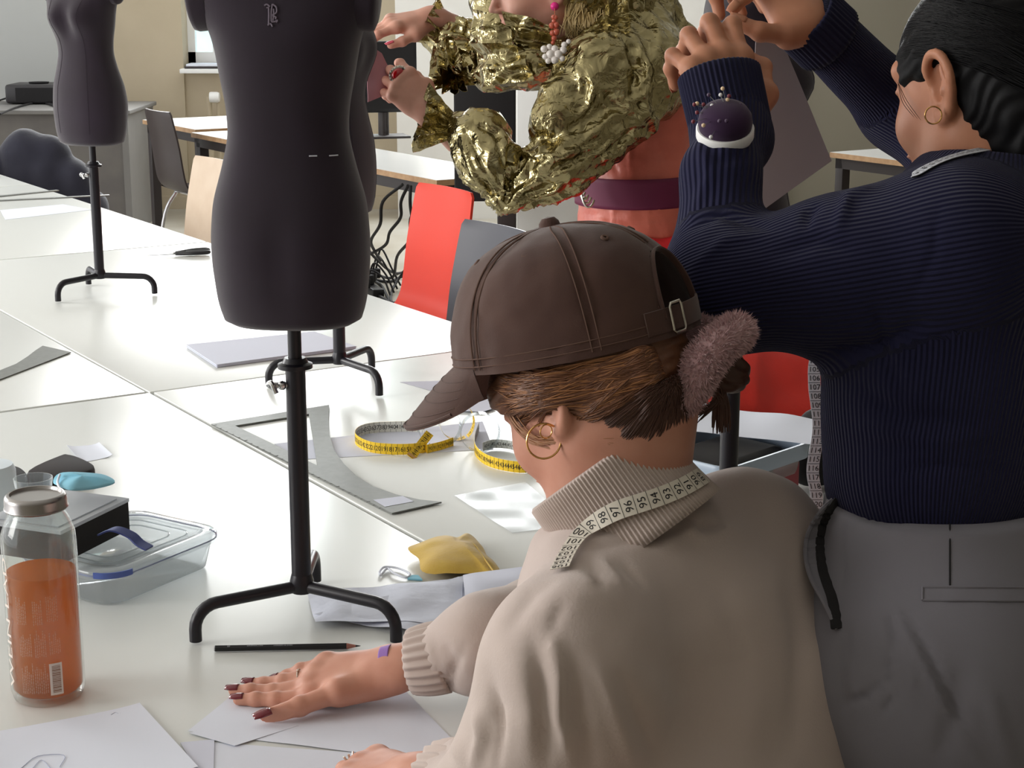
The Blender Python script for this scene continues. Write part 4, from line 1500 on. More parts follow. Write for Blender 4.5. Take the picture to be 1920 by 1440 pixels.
def hl(ph, z, off=0.0, jit=0.0):
    """point of the combed hair surface: ph degrees from the face round the left side, z height"""
    z = max(min(z, .09), -.095)
    e = math.sqrt(max(.02, 1 - (z / .104) ** 2)) if z > -.05 else math.sqrt(1 - (.05 / .104) ** 2) * (1 - (-.05 - z) * 3.5)
    a = math.radians(ph)
    x, y = math.cos(a) * .099 * e - .010, math.sin(a) * .081 * e
    bump_ = .017 * math.exp(-((x + .002) / .022) ** 2 - ((z + .004) / .024) ** 2)
    return HL(x * (1 + off * 8), y + bump_ + off + jit, z)
for i in range(640):        # combed back from the temple over the ear to the knot
    z0 = -.040 + .075 * rs.rand(); ph0 = 42 + 34 * rs.rand() + (z0 < -.01) * 22
    z1 = -.030 + .030 * rs.rand(); o = .0015 * rs.rand()
    zs_ = [z0 + (z1 - z0) * t + .010 * math.sin(PI * t) * (rs.rand() - .9) for t in (0, .2, .4, .6, .8, 1)]
    ps_ = [ph0 + (158 - ph0) * t for t in (0, .2, .4, .6, .8, 1)]
    pts = hug(hair, [hl(a, b, o) for a, b in zip(ps_, zs_)], .0006 + .0016 * rs.rand()) + [knot + rs.randn(3) * .007]
    (L1 if rs.rand() < .72 else L2).append((pts, .0007))
for i in range(700):        # nape strands combed up
    ph0 = 98 + 84 * rs.rand(); z0 = -.092 + .055 * rs.rand()
    pts = hug(hair, [hl(ph0 + (168 - ph0) * t, z0 + (-.03 - z0) * t) for t in (0, .25, .5, .75)], .0004 + .0012 * rs.rand()) + [knot + rs.randn(3) * .009]
    L3.append((pts, .0005))
for i in range(16):         # loose wisps over temple and cheek
    ph0 = 40 + 18 * rs.rand(); z0 = .015
    pts = [hl(ph0, z0, .002), hl(ph0 + 12, -.02 - .012 * rs.rand(), .003), hl(ph0 + 32 + 8 * rs.rand(), -.042 - .012 * rs.rand(), .003), hl(ph0 + 50 + 14 * rs.rand(), -.052 - .014 * rs.rand(), .003)]
    L2.append((pts, .0006))
strands('hair_locks', L1, MATS['hair_auburn'], hair)
strands('light_hair_locks', L2, MATS['hair_light'], hair)
strands('nape_locks', L3, MATS['hair_dark'], hair)
# bun and its loose tail
Fb = Field(BUN - .06, BUN + .06, .0025)
Fb.ell(BUN, (.019, .017, .019), None, 0)
pts = spline([knot, knot + (BUN - knot) * .5 + A3(0, 0, .006), BUN], 4); Fb.chain(pts, [.014] * len(pts), .01)
V, G = Fb.polys(2); N = normals(V, G)
bun = mesh('bun', V + N * (.0012 * np.sin((V @ A3(300, 200, 420)) + 4 * vnoise(V * 60)))[:, None], G.tolist(), MATS['hair_dark'], hair)
LT = []
for i in range(60):
    a = P(1345 + rs.randn() * 10, 715, 1.595 + rs.randn() * .006)
    fan = rs.randn()
    if i < 38: e = P(1352 + 9 * fan, 800 + 14 * rs.rand(), 1.59); mdl = P(1352 + 7 * fan, 755, 1.59)
    else: e = P(1330 - 14 * abs(fan) - 8, 778 + 6 * rs.randn(), 1.585); mdl = P(1348 - 6 * abs(fan), 752, 1.59)
    LT.append(([a, mdl, e], .0011))
strands('bun_tail', LT, MATS['hair_dark'], hair)

# ---- fluffy pink scrunchie
path = spline([P(*q) for q in ((1272, 622, 1.590), (1250, 655, 1.565), (1246, 705, 1.545), (1266, 748, 1.535), (1296, 722, 1.520), (1318, 682, 1.510), (1350, 645, 1.515), (1382, 622, 1.54), (1362, 630, 1.59), (1315, 622, 1.605))], 8, closed=True)
rad = np.interp(np.linspace(0, 1, len(path)), [0, .15, .3, .4, .55, .75, .85, 1], [.019, .020, .021, .020, .019, .0175, .015, .018])
Vt_, Ft_ = tube_geo(path, rad * .85, 16, closed=True)
scr = mesh('scrunchie', Vt_, Ft_, MATS['fur_pink'], pr)
t_, u_, v_ = frames(path, True)
V, Fq = [], []
for i in range(15000):
    k = rs.randint(len(path)); a = rs.rand() * 2 * PI
    o = math.cos(a) * u_[k] + math.sin(a) * v_[k]
    p = path[k] + t_[k] * rs.randn() * .002 + o * rad[k] * .82
    d = unit(o + t_[k] * rs.randn() * .35 + rs.randn(3) * .22 + A3(0, 0, -.15)); L = .0045 + .0035 * rs.rand()
    b = unit(np.cross(d, rs.randn(3))) * .0005
    bend = unit(rs.randn(3)) * L * .22
    n = len(V)
    V += [p - b, p + b, p + d * L * .55 + bend * .4 + b * .9, p + d * L * .55 + bend * .4 - b * .9, p + d * L + bend]
    Fq += [(n, n + 1, n + 2, n + 3), (n + 3, n + 2, n + 4)]
fz = mesh('fur', V, Fq, MATS['fur_pink'], scr, smooth=True); fz['kind'] = 'stuff'

# ---- jewellery
e0 = P(1020, 827, 1.512)
def hoop(c, nrm, r, rw, n=48): 
    _, a, b = frames(np.array([c, c + unit(nrm)]), up=(0, 0, 1))
    return [c + r * (math.cos(t) * a[0] + math.sin(t) * b[0]) for t in np.linspace(0, 2 * PI, n, endpoint=False)]
tg = MB().tube(hoop(e0, A3(.25, -1, .15), .0158, 0), .00095, 8, closed=True).build('hoop_earring', MATS['gold_metal'], pr)
MB().tube(hoop(P(1024, 809, 1.508), A3(.6, -1, .1), .0062, 0, 24), .0007, 8, closed=True).build('small_earring', MATS['gold_metal'], pr)
kq = pl_[1][0][0] + RL[:, 2] * .011 
rg = MB(); rg.tube(hoop(pl_[1][0][0] * .45 + pl_[1][0][1] * .55, pl_[1][0][1] - pl_[1][0][0], .0102, 0, 24), .0012, 8, closed=True)
tq = pl_[1][0][0] * .45 + pl_[1][0][1] * .55
for a in (-.004, 0, .004): rg.tube([tq + RL[:, 2] * .010 + RL[:, 1] * a, tq + RL[:, 2] * .016 + RL[:, 1] * a * 1.6], .0012, 6)
rg.build('ring', MATS['silver_metal'], body)
# ================================================================== standing person in the navy ribbed sweater (right)
mat('navy_rib', (36, 36, 62), 0.9, sheen=0.06, rib=('rib', 1.0, 0.7, 0.0020), spec=0.1, bump=(700, .15, .0006))
mat('navy_plain', (34, 34, 58), 0.9, sheen=0.06, spec=0.2)
mat('hair_black', (11, 10, 12), 0.55, bump=(400, .2, .0005), spec=.18)
mat('trouser_grey', (128, 126, 134), 0.8, mottle=(7, (117, 113, 121), 0.6), bump=(900, .2, .0006), spec=0.25, sheen=.1)
mat('trouser_dark', (34, 32, 34), 0.9)

QF = unit((-.62, .78, 0)); QL = A3(-QF[1], QF[0], 0)
ps = root('person', 'standing person in navy ribbed sweater and grey trousers with raised arms, at the right edge', 'person', (.50, 1.62, 0))
KD = unit((-.64, .77, 0)); kp = math.radians(12)
KR = frame_from(KD * math.cos(kp) + A3(0, 0, -math.sin(kp)), (0, 0, 1))
KC = P(1762, 162, 1.68) - KR @ A3(-.008, .084, -.005)
KN = P(1868, 312, 1.72)
Fk = Field(KC - A3(.16, .16, .26), KC + A3(.18, .18, .14), .0027)
KL = head_shape(Fk, KC, KR, 1.0, neck=((-.022, 0, -.05), KN - A3(0, 0, .05), .052, .060))
Vk, Gk = Fk.polys(2)
# near (left) hand : back of the hand to the camera, fingers bent over towards the dress form
wk = P(1374, 258, 1.765); mk = P(1342, 112, 1.785)
kx = unit(mk - wk); kz0 = unit(-FW + UP * .1 + RT * .25); ky = unit(np.cross(kz0, kx)); kz = np.cross(kx, ky)
RK = np.stack([kx, -ky, kz], 1)       # thumb to the right
fk = [(2, 8, 84, 34), (-2, 14, 84, 34), (-8, 24, 80, 34), (-20, 34, 76, 34)]
pk_, Wk_ = hand_paths(wk, RK, fk, [(40, 6), (12, 8), (-30, 26)], s=1.0)
Fa = Field(wk - A3(.12, .08, .09), wk + A3(.12, .20, .19), .0016)
kE = P(1352, 548, 1.655)              # near elbow
hand_shape(Fa, wk, RK, pk_, Wk_, 1.0, .022, (P(1352, 330, 1.70), .024))
Va, Ga = Fa.polys(2)
# far (right) hand pinching from the right
wj = P(1512, 34, 1.885); mj = P(1455, -36, 1.90)
jx = unit(mj - wj); jz0 = unit(UP * .5 + RT * .4 - FW * .6); jy = unit(np.cross(jz0, jx)); jz = np.cross(jx, jy)
RJ = np.stack([jx, jy, jz], 1)
fj = [(8, 52, 46, 22), (0, 62, 56, 30), (-4, 66, 60, 40), (-8, 70, 60, 40)]
pj_, Wj_ = hand_paths(wj, RJ, fj, [(66, 12), (74, 16), (70, 14)], s=1.0)
pj_[4] = (np.array([Wj_((.016, .018, -.006)), P(1478, 66, 1.862), P(1426, 60, 1.85), P(1384, 42, 1.85)]), pj_[4][1], None)
pj_[0] = (np.array([Wj_((.070, .024, 0)), P(1440, -40, 1.87), P(1398, -8, 1.865), P(1376, 16, 1.86)]), pj_[0][1], -FW + UP * .5)
Fb2 = Field(wj - A3(.24, .10, .10), wj + A3(.09, .10, .12), .0016)
hand_shape(Fb2, wj, RJ, pj_, Wj_, 1.0, .022, (wj + unit(P(1690, 205, 1.97) - wj) * .06, .026))
Vb, Gb = Fb2.polys(2)
kS = P(1800, 470, 1.60)               # near shoulder
jS = P(1850, 330, 1.92); jE = P(1690, 205, 1.97)
Ftk = Field((.1, 1.25, .0), (.95, 2.15, 1.6), .014)
wst = P(1800, 900, 1.66)
Ftk.cap(KN - A3(0, 0, .03), KN - A3(-.01, 0, .2), .05, .09, .03, el=(QL, 1.3)).cap(KN - A3(-.01, 0, .2), wst, .09, .09, .04, el=(QL, 1.3))
Ftk.cap(wst, wst - A3(0, 0, .15), .09, .10, .04, el=(QL, 1.4))
for sg in (-1, 1):
    hip_ = wst - A3(0, 0, .14) + QL * sg * .075
    Ftk.cap(hip_, A3(hip_[0], hip_[1], .5), .075, .05, .03).cap(A3(hip_[0], hip_[1], .5), A3(hip_[0] - QF[0] * .02, hip_[1] - QF[1] * .02, .08), .05, .035, .02)
    a_ = A3(hip_[0], hip_[1], .035); Ftk.cap(a_ - QF * .04, a_ + QF * .13, .034, .026, .02)
Vc, Gc = Ftk.polys(1)
bodyk = join_fields('body', [(Vk, Gk), (Va, Ga), (Vb, Gb), (Vc, Gc)], MATS['skin_warm'], ps)
nails(pk_, MATS['skin_warm'], bodyk, which=(0, 1, 2, 3)); 
nails(pj_, MATS['skin_warm'], bodyk, which=(0,)); nails(pj_, MATS['skin_warm'], bodyk, which=(4,), thumb_n=UP * .8 - FW * .6)

# ---- sweater
Fg = Field((.10, 1.20, .92), (.95, 2.20, 1.62), .005)
chest = P(1800, 520, 1.72); belly = P(1800, 740, 1.68); hem = P(1800, 885, 1.665)
chest = chest + A3(.03, 0, 0)
Fg.cap(KN - A3(-.005, 0, .075), chest, .080, .112, .06, el=(QL, 1.5))
Fg.cap(chest, belly, .112, .104, .05, el=(QL, 1.42))
Fg.cap(belly, hem, .104, .108, .04, el=(QL, 1.42))
Fg.cap(KN - A3(0, 0, .035), kS, .05, .062, .07)
kM = kS + (kE - kS) * .5 
Fg.cap(kS, kM, .066, .064, .05).cap(kM, kE, .064, .058, .04)
Fg.cap(kE, P(1350, 330, 1.70), .055, .037, .03)
Fg.cap(P(1350, 330, 1.70), wk, .038, .037, .02).cap(wk, wk + kx * .04, .037, .038, .02, el=(ky, 1.12))
ja = unit(wj - jE)
Fg.cap(KN - A3(0, 0, .035), jS, .05, .06, .07).cap(jS, jE, .056, .044, .04).cap(jE, wj - ja * .015, .042, .037, .03)
Fg.plane(wk + kx * .012 + A3(0, 0, 0), kx) if False else None
Fg.plane(hem - A3(0, 0, .03), (0, .06, -1))
Fg.ell(wk + kx * .105, (.060, .062, .062), RK, .006, 'cut')
Fg.ell(wj + ja * .060, (.062, .055, .055), frame_from(ja, (0, 0, 1)), .006, 'cut')
Fg.ell(KN + A3(0, 0, .05), (.075, .075, .055), None, .02, 'cut')
V, G = Fg.polys(3)
N = normals(V, G)
V = V + N * (0.0022 * vnoise(V * 15, 5))[:, None]
fold2 = [([(1570, 430), (1590, 370), (1640, 350)], 10, .006), ([(1450, 480), (1530, 450), (1600, 470)], 16, -.005), ([(1290, 430), (1350, 400), (1440, 430)], 9, -.005),
         ([(1300, 500), (1360, 450), (1450, 440)], 10, .004), ([(1510, 430), (1515, 400), (1535, 385)], 8, -.006), ([(1530, 660), (1640, 650), (1740, 600)], 12, -.008),
         ([(1600, 720), (1700, 780), (1850, 790)], 16, -.005), ([(1620, 800), (1740, 830), (1880, 815)], 12, .004), ([(1680, 880), (1780, 870), (1900, 885)], 8, -.004),
         ([(1290, 210), (1350, 300), (1420, 290)], 10, -.003), ([(1640, 560), (1660, 660), (1700, 760)], 10, -.004), ([(1760, 380), (1750, 480), (1700, 580)], 6, -.0025),
         ([(1310, 250), (1330, 330), (1300, 400)], 10, .003)]
V = folds(V, normals(V, G), fold2)
V = relax(V, G, .4)
# knit direction: phase runs round each limb
def phase(V):
    segs = [(kE, kS, 'arm'), (wk, kE, 'fore'), (jS, jE, 'far'), (jE, wj, 'far2'), (KN - A3(0, 0, .1), hem, 'body')]
    rad = {'far2': .045, 'arm': .068, 'fore': .046, 'far': .055, 'body': .138}
    D, Ph = [], []
    for a, b, nm in segs:
        d = b - a; L = np.linalg.norm(d); d = d / L
        t = np.clip((V - a) @ d, 0, L)
        r_ = V - a - t[:, None] * d
        dist = np.linalg.norm(r_, axis=1) - rad[nm]
        s1 = unit(np.cross(d, FW)); s2 = np.cross(d, s1)
        s2 = s2 if s2 @ FW < 0 else -s2
        ang = np.arctan2(r_ @ s1, r_ @ s2)          # 0 towards the camera, seam behind
        pitch = .0042
        n = 2 * PI * {'far2': .05, 'arm': .066, 'fore': .040, 'far': .05, 'body': .14}[nm] / pitch
        D.append(dist); Ph.append(ang * round(n))
    D, Ph = np.array(D), np.array(Ph)
    k = D.argmin(0)
    return Ph[k, np.arange(len(V))]
sweater = mesh('sweater', V, G.tolist(), MATS['navy_rib'], ps, attrs={'rib': phase(V)})
# collar, cuffs and hem bands
def band(name, c, ax, side, h0, h1, r0, r1, m, parent, el, nrib, th=.004, wav=.0007, mid=0):
    return ring_band(name, c, ax, side, h0, h1, r0, r1, m, parent, el=el, nrib=nrib, th=th, n=nrib * 8, wav=wav, mid=mid)
kcx = unit((-.10, .06, 1))
band('collar', KN - A3(0, 0, .045), kcx, QL, -.02, .058, .078, .064, MATS['navy_plain'], sweater, 1.0, 80, wav=.0008)
band('cuff', wk + kx * .012, kx, ky, 0, .060, .0385, .0395, MATS['navy_plain'], sweater, 1.12, 50, wav=.0008)
band('cuff', wj - ja * .040, ja, jy, 0, .044, .041, .040, MATS['navy_plain'], sweater, 1.05, 44, wav=.0008)

# ---- trousers
Fp = Field((.10, 1.15, .40), (.95, 2.15, 1.06), .006)
hipc = P(1805, 1180, 1.64)
Fp.cap(hem - A3(0, 0, -.01), hipc, .104, .124, .05, el=(QL, 1.42))
for sg in (-1, 1):
    Fp.cap(hipc + QL * sg * .070 - A3(0, 0, .04), A3(*(hipc + QL * sg * .085)[:2], .35), .118, .098, .05)
Fp.ell(hipc - QF * .05 + QL * .06 - A3(0, 0, .03), (.11, .10, .12), None, .05)
Fp.ell(hipc - QF * .05 - QL * .06 - A3(0, 0, .03), (.11, .10, .12), None, .05)
Fp.plane(hem + A3(0, 0, .005), (0, -.06, 1))
V, G = Fp.polys(3)
N = normals(V, G); V = V + N * (0.002 * vnoise(V * 13, 8))[:, None]
fold3 = [([(1680, 1145), (1740, 1260), (1800, 1370), (1840, 1440)], 7, .005), ([(1665, 1150), (1680, 1220)], 5, -.005), ([(1700, 1150), (1770, 1290), (1820, 1400)], 9, -.005),
         ([(1665, 1205), (1668, 1290)], 4, -.004), ([(1705, 1230), (1715, 1330)], 5, .003), ([(1570, 1320), (1620, 1305), (1650, 1280)], 6, -.005), ([(1650, 1340), (1680, 1300)], 5, -.004),
         ([(1590, 950), (1640, 975), (1700, 985)], 5, -.003), ([(1580, 960), (1583, 1050), (1578, 1130)], 4, -.0025), ([(1800, 1250), (1790, 1340), (1760, 1430)], 20, -.005),
         ([(1590, 1180), (1570, 1250), (1580, 1350)], 14, -.005), ([(1850, 1290), (1870, 1360), (1900, 1440)], 16, .004)]
V = folds(V, normals(V, G), fold3)
tr = mesh('trousers', V, G.tolist(), MATS['trouser_grey'], ps)
wband = ring_band('waistband', hem - A3(0, 0, .03), A3(0, -.06, 1), QL, -.020, .012, .111, .109, MATS['trouser_grey'], tr, el=1.40, nrib=34, th=.004, n=340, wav=.0012)


def on_surface(px, obj_V, obj_N, lift):
    """points of a modelled surface that lie behind given places of the photo"""
    pr_ = project(obj_V); fc = (obj_N * (obj_V - CAM)).sum(1) < 0
    out = []
    for (x, y) in px:
        d2 = (pr_[:, 0] - x) ** 2 + (pr_[:, 1] - y) ** 2 + np.where(fc, 0, 1e6) 
        k = np.argsort(d2)[:4]
        near = k[np.argsort(pr_[k, 2])[:4]]
        d = np.average(pr_[near, 2], weights=1 / (d2[near] + 1))
        out.append(P(x, y, d) + obj_N[k[0]] * lift)
    return np.array(out)
NT = normals(V, G)
def dense(px, n=10): return [tuple(q[:2]) for q in spline([(a, b, 0) for a, b in px], n)]
# welt pocket and seams
top = on_surface([(x, 1101 + (x - 1730) * .008) for x in range(1730, 1935, 12)], V, NT, .001)
bot = on_surface([(x, 1126 + (x - 1730) * .006) for x in range(1730, 1935, 12)], V, NT, .001)
mb = MB()
nq = len(top)
mb.add(list(top) + list(bot), [(i, i + 1, nq + i + 1, nq + i) for i in range(nq - 1)])
mb.tube(top, .0014, 6).tube(bot, .0011, 6).tube([top[0], bot[0]], .0012, 6)
mb.build('pocket_welt', MATS['trouser_grey'], tr)
sm = on_surface([(1781, y) for y in range(978, 1100, 12)], V, NT, .0002)
MB().tube(sm, .0009, 5).build('dart_seam', MATS['trouser_dark'], tr)
# side pocket gaping at the hip
e1 = on_surface(dense([(1592, 915), (1560, 960), (1545, 1010), (1548, 1070), (1566, 1130), (1572, 1180)]), V, NT, .002)
MB().tube(e1, .006, 8, flat=(1, .5)).build('pocket_opening', MATS['trouser_dark'], tr)
out_ = e1 + A3(-.016, -.004, 0) * np.sin(np.linspace(0.05, PI, len(e1)))[:, None]
mb = MB(); mb.add(list(e1) + list(out_), [(i, i + 1, len(e1) + i + 1, len(e1) + i) for i in range(len(e1) - 1)]).tube(out_, .0022, 6)
mb.build('pocket_edge', MATS['trouser_grey'], tr)

# ---- hair: smooth dark hair tucked behind the ear
Fh2 = Field(KC - A3(.17, .17, .21), KC + A3(.19, .17, .15), .003)
Fh2.ell(KL(-.014, 0, .010), A3(.104, .084, .104), KR, 0)
Fh2.ell(KL(-.070, 0, -.050), A3(.050, .062, .062), KR, .04)
Fh2.ell(KL(-.080, -.005, -.105), A3(.048, .054, .046), KR, .04)
Fh2.ell(KL(.105, 0, -.062), A3(.080, .095, .105), KR, .010, 'cut')
Fh2.ell(KL(.012, .090, -.050), A3(.040, .030, .068), KR, .008, 'cut')
Fh2.ell(KL(.046, .085, -.022), A3(.040, .036, .034), KR, .008, 'cut')
Fh2.ell(KL(-.006, .092, -.004), A3(.022, .018, .032), KR, .004, 'cut')
Fh2.ell(KL(.060, 0, -.115), A3(.072, .12, .090), KR, .008, 'cut')
V, G = Fh2.polys(2); q = (V - KC) @ KR; N = normals(V, G)
hk = mesh('hair', V + N * (.0009 * np.sin(q[:, 0] * 240 + q[:, 2] * 320 + 5 * vnoise(q * 30)) + .001 * vnoise(q * 60))[:, None], G.tolist(), MATS['hair_black'], ps)
Ls = []
rs = np.random.RandomState(5)
for i in range(520):
    z0 = .088 - .058 * rs.rand(); ph0 = 44 + 20 * rs.rand()
    def kl(ph, z):
        a = math.radians(ph); e = math.sqrt(max(.03, 1 - ((z - .01) / .107) ** 2))
        return KL(math.cos(a) * .1045 * e - .014, math.sin(a) * .0845 * e, z)
    z1 = -.10 + .12 * rs.rand()
    pts = [kl(ph0 + (172 - ph0) * t, z0 + (z1 - z0) * t ** 2.2) for t in (0, .2, .4, .6, .8, 1)]
    Ls.append((hug(hk, pts, .0003 + .0008 * rs.rand()), .0006))
for i in range(3):
    Ls.append(([KL(.062, .058, .01), KL(.050 - .003 * i, .070, -.012), KL(.034 - .004 * i, .075, -.030 - .002 * i)], .0003))
strands('hair_locks', Ls, MATS['hair_black'], hk)
# ear hoop
MB().tube(hoop(P(1750, 216, 1.675), A3(.1, -1, .1), .0085, 0, 32), .0008, 8, closed=True).build('hoop_earring', MATS['gold_metal'], ps)
# ================================================================== standing person in the gold jacket (middle)
def foil(name, rgb, rough):
    m = mat(name, rgb, rough, metal=1.0)
    nt = m.node_tree; b = nt.nodes['Principled BSDF']
    tc = nt.nodes.new('ShaderNodeTexCoord')
    n1 = nt.nodes.new('ShaderNodeTexNoise'); n1.inputs['Scale'].default_value = 26; n1.inputs['Detail'].default_value = 3; n1.inputs['Distortion'].default_value = .9
    v = nt.nodes.new('ShaderNodeTexVoronoi'); v.inputs['Scale'].default_value = 38
    v.feature = 'F1'
    mx = nt.nodes.new('ShaderNodeMath'); mx.operation = 'MULTIPLY_ADD'; mx.inputs[1].default_value = 0.5
    nt.links.new(tc.outputs['Object'], n1.inputs['Vector'])
    nt.links.new(tc.outputs['Object'], v.inputs['Vector'])
    nt.links.new(v.outputs['Distance'], mx.inputs[0]); nt.links.new(n1.outputs['Fac'], mx.inputs[2])
    bp = nt.nodes.new('ShaderNodeBump'); bp.inputs['Strength'].default_value = .75; bp.inputs['Distance'].default_value = .012
    nt.links.new(mx.outputs[0], bp.inputs['Height']); nt.links.new(bp.outputs[0], b.inputs['Normal'])
    return m


foil('gold_foil', (168, 156, 116), 0.20)
mat('satin_coral', (216, 112, 92), 0.42, sheen=.2, bump=(26, .5, .006), mottle=(16, (196, 92, 76), .7))
mat('belt_plum', (104, 24, 62), 0.6)
mat('trouser_red', (206, 30, 36), 0.7, bump=(60, .1, .001))
mat('hair_blonde', (196, 168, 112), 0.4, mottle=(40, (226, 204, 156), .8))
mat('ruby', (176, 8, 20), 0.08, coat=.5)
mat('pink_bead', (232, 44, 140), 0.25)
mat('amber_bead', (196, 92, 70), 0.2, coat=.5)
mat('pearl', (236, 228, 222), 0.22, coat=.4)
mat('nail_pink', (226, 96, 116), 0.2)
mat('skin_rosy', (214, 160, 140), 0.5, sss=0.12, mottle=(28, (200, 138, 118), 0.6))

GP = root('person', 'standing person in crinkled gold jacket, coral top and plum belt pinning a dress form', 'person', (.26, 3.62, 0))
GD = unit((-.955, -.30, 0)); gp = math.radians(9)
GR = frame_from(GD * math.cos(gp) + A3(0, 0, -math.sin(gp)), (0, 0, 1))
GCt = P(1040, 8, 3.36) - GR @ A3(.0, .078, -.037)
GN = P(1130, 85, 3.44)
Fq_ = Field(GCt - A3(.17, .16, .22), GCt + A3(.19, .18, .14), .004)
GL = head_shape(Fq_, GCt, GR, 1.0, neck=((-.028, 0, -.05), GN - A3(0, 0, .03), .050, .058))
V1, G1 = Fq_.polys(2)
# near (left) hand with the red ring
gw = P(806, 212, 3.40); gm = P(716, 122, 3.42)
gx = unit(gm - gw); gz0 = unit(-FW + UP * .3 - RT * .2); gy = unit(np.cross(gz0, gx)); gz = np.cross(gx, gy)
RG = np.stack([gx, -gy, gz], 1)
pg_, Wg_ = hand_paths(gw, RG, [(6, 30, 34, 14), (0, 34, 44, 20), (-5, 38, 48, 22), (-10, 42, 50, 22)], [(24, 20), (2, 22), (-8, 18)])
Fh3 = Field(gw - A3(.22, .12, .12), gw + A3(.12, .12, .22), .0022)
hand_shape(Fh3, gw, RG, pg_, Wg_, 1.0, .021, (P(858, 262, 3.40), .024))
V2, G2 = Fh3.polys(2)
# far (right) hand
hw = P(806, 34, 3.62); hm = P(716, 48, 3.58)
vx = unit(hm - hw); vz0 = unit(UP - FW * .55); vy = unit(np.cross(vz0, vx)); vz = np.cross(vx, vy)
RV = np.stack([vx, vy, vz], 1)
pv_, Wv_ = hand_paths(hw, RV, [(0, 12, 26, 16), (-4, 16, 30, 16), (-8, 22, 36, 20), (-12, 28, 40, 20)], [(30, 16), (12, 14), (0, 8)])
Fh4 = Field(hw - A3(.24, .13, .12), hw + A3(.14, .13, .14), .0022)
hand_shape(Fh4, hw, RV, pv_, Wv_, 1.0, .021, (P(880, 60, 3.64), .025))
V3, G3 = Fh4.polys(2)
gwst = P(1192, 348, 3.56)
Ft3 = Field((-.2, 3.3, 0), (.75, 4.0, 1.6), .014)
GLt = A3(-GD[1], GD[0], 0); GLt = unit(A3(.55, -.83, 0))      # trunk's left
Ft3.cap(GN - A3(0, 0, .04), gwst, .05, .060, .04, el=(GLt, 1.2))
for sg in (-1, 1):
    hq = gwst + GLt * sg * .075 - A3(0, 0, .15)
    Ft3.cap(hq, A3(hq[0], hq[1], .5), .075, .05, .03).cap(A3(hq[0], hq[1], .5), A3(hq[0], hq[1], .09), .05, .036, .02)
    a_ = A3(hq[0], hq[1], .04); Ft3.cap(a_, a_ + unit(A3(-.83, -.55, 0)) * .14, .036, .026, .02)
V4, G4 = Ft3.polys(1)
bodyg = join_fields('body', [(V1, G1), (V2, G2), (V3, G3), (V4, G4)], MATS['skin_rosy'], GP)
nails(pg_, MATS['nail_pink'], bodyg, which=(0, 1, 2, 3)); nails(pv_, MATS['nail_pink'], bodyg, which=(0, 1))
nails(pv_, MATS['nail_pink'], bodyg, which=(4,), thumb_n=vz)

# ---- coral top, belt, red trousers
Fx = Field((-.1, 3.3, .72), (.75, 4.0, 1.46), .006)
gch = P(1208, 190, 3.56); ghp = P(1186, 470, 3.57)
Fx.cap(GN - A3(0, 0, .05), gch, .07, .105, .05, el=(GLt, 1.22)).cap(gch, gwst, .108, .098, .05, el=(GLt, 1.20)).cap(gwst, ghp, .098, .112, .05, el=(GLt, 1.24))
Fx.plane(P(1190, 436, 3.56), (0, 0, -1))
V, G = Fx.polys(2); N = normals(V, G)
V = V + N * (.003 * vnoise(V * 22) + .0018 * vnoise(V * 50, 2))[:, None]
V = folds(V, normals(V, G), [([(1185, 190), (1180, 260), (1182, 320)], 3, .003), ([(1240, 190), (1236, 260), (1238, 320)], 3, .003), ([(1130, 260), (1160, 330)], 4, -.004), ([(1100, 400), (1180, 415), (1270, 405)], 5, -.003), ([(1150, 385), (1148, 430)], 3, .003), ([(1215, 385), (1218, 430)], 3, .003)])
tp = mesh('corset_top', V, G.tolist(), MATS['satin_coral'], GP)
bc = P(1190, 352, 3.56)
ring_band('belt', bc, A3(-.03, 0, 1), GLt, -.030, .030, .1195, .1195, MATS['belt_plum'], tp, el=1.18, nrib=1, th=.005, n=120)
bb = P(1092, 352, 3.425)
mb = MB()
for k in range(4):
    r_ = .012 + k * .0045
    pts = [bb + RT * (.004 * k + r_ * .55 * math.cos(t)) + UP * (r_ * 1.35 * math.sin(t) - .002 * k) - FW * .002 * k for t in np.linspace(.9, 2 * PI - .6, 22)]
    mb.tube(pts, .0022, 8)
mb.ball(bb + UP * .024, .006, 10).ball(bb - UP * .022 + RT * .006, .005, 10)
mb.build('belt_buckle', MATS['silver_metal'], tp)
Fy = Field((-.15, 3.25, .02), (.80, 4.05, 1.08), .009)
Fy.cap(P(1190, 425, 3.56), P(1186, 500, 3.57), .112, .122, .04, el=(GLt, 1.24))
for sg in (-1, 1):
    hq = gwst + GLt * sg * .078 - A3(0, 0, .17)
    Fy.cap(hq, A3(hq[0], hq[1], .10), .105, .10, .06)
Fy.plane(P(1190, 428, 3.56), (0, 0, 1))
V, G = Fy.polys(2); N = normals(V, G); V = V + N * (.004 * vnoise(V * 9) + .003 * np.sin(V[:, 0] * 60 + 2 * vnoise(V * 8)))[:, None]
mesh('red_trousers', V, G.tolist(), MATS['trouser_red'], GP)

# ---- gold foil jacket
Fj = Field((-.36, 3.05, 1.0), (.46, 3.95, 1.72), .0045)
J = P
Fj.cap(J(1150, 95, 3.46), J(1225, 110, 3.56), .115, .10, .04)
Fj.cap(J(1120, 150, 3.34), J(1205, 140, 3.42), .092, .098, .04)
Fj.cap(J(1180, 0, 3.50), J(1170, 60, 3.50), .085, .10, .04)
Fj.cap(J(1215, 20, 3.55), J(1240, 120, 3.55), .06, .07, .04)
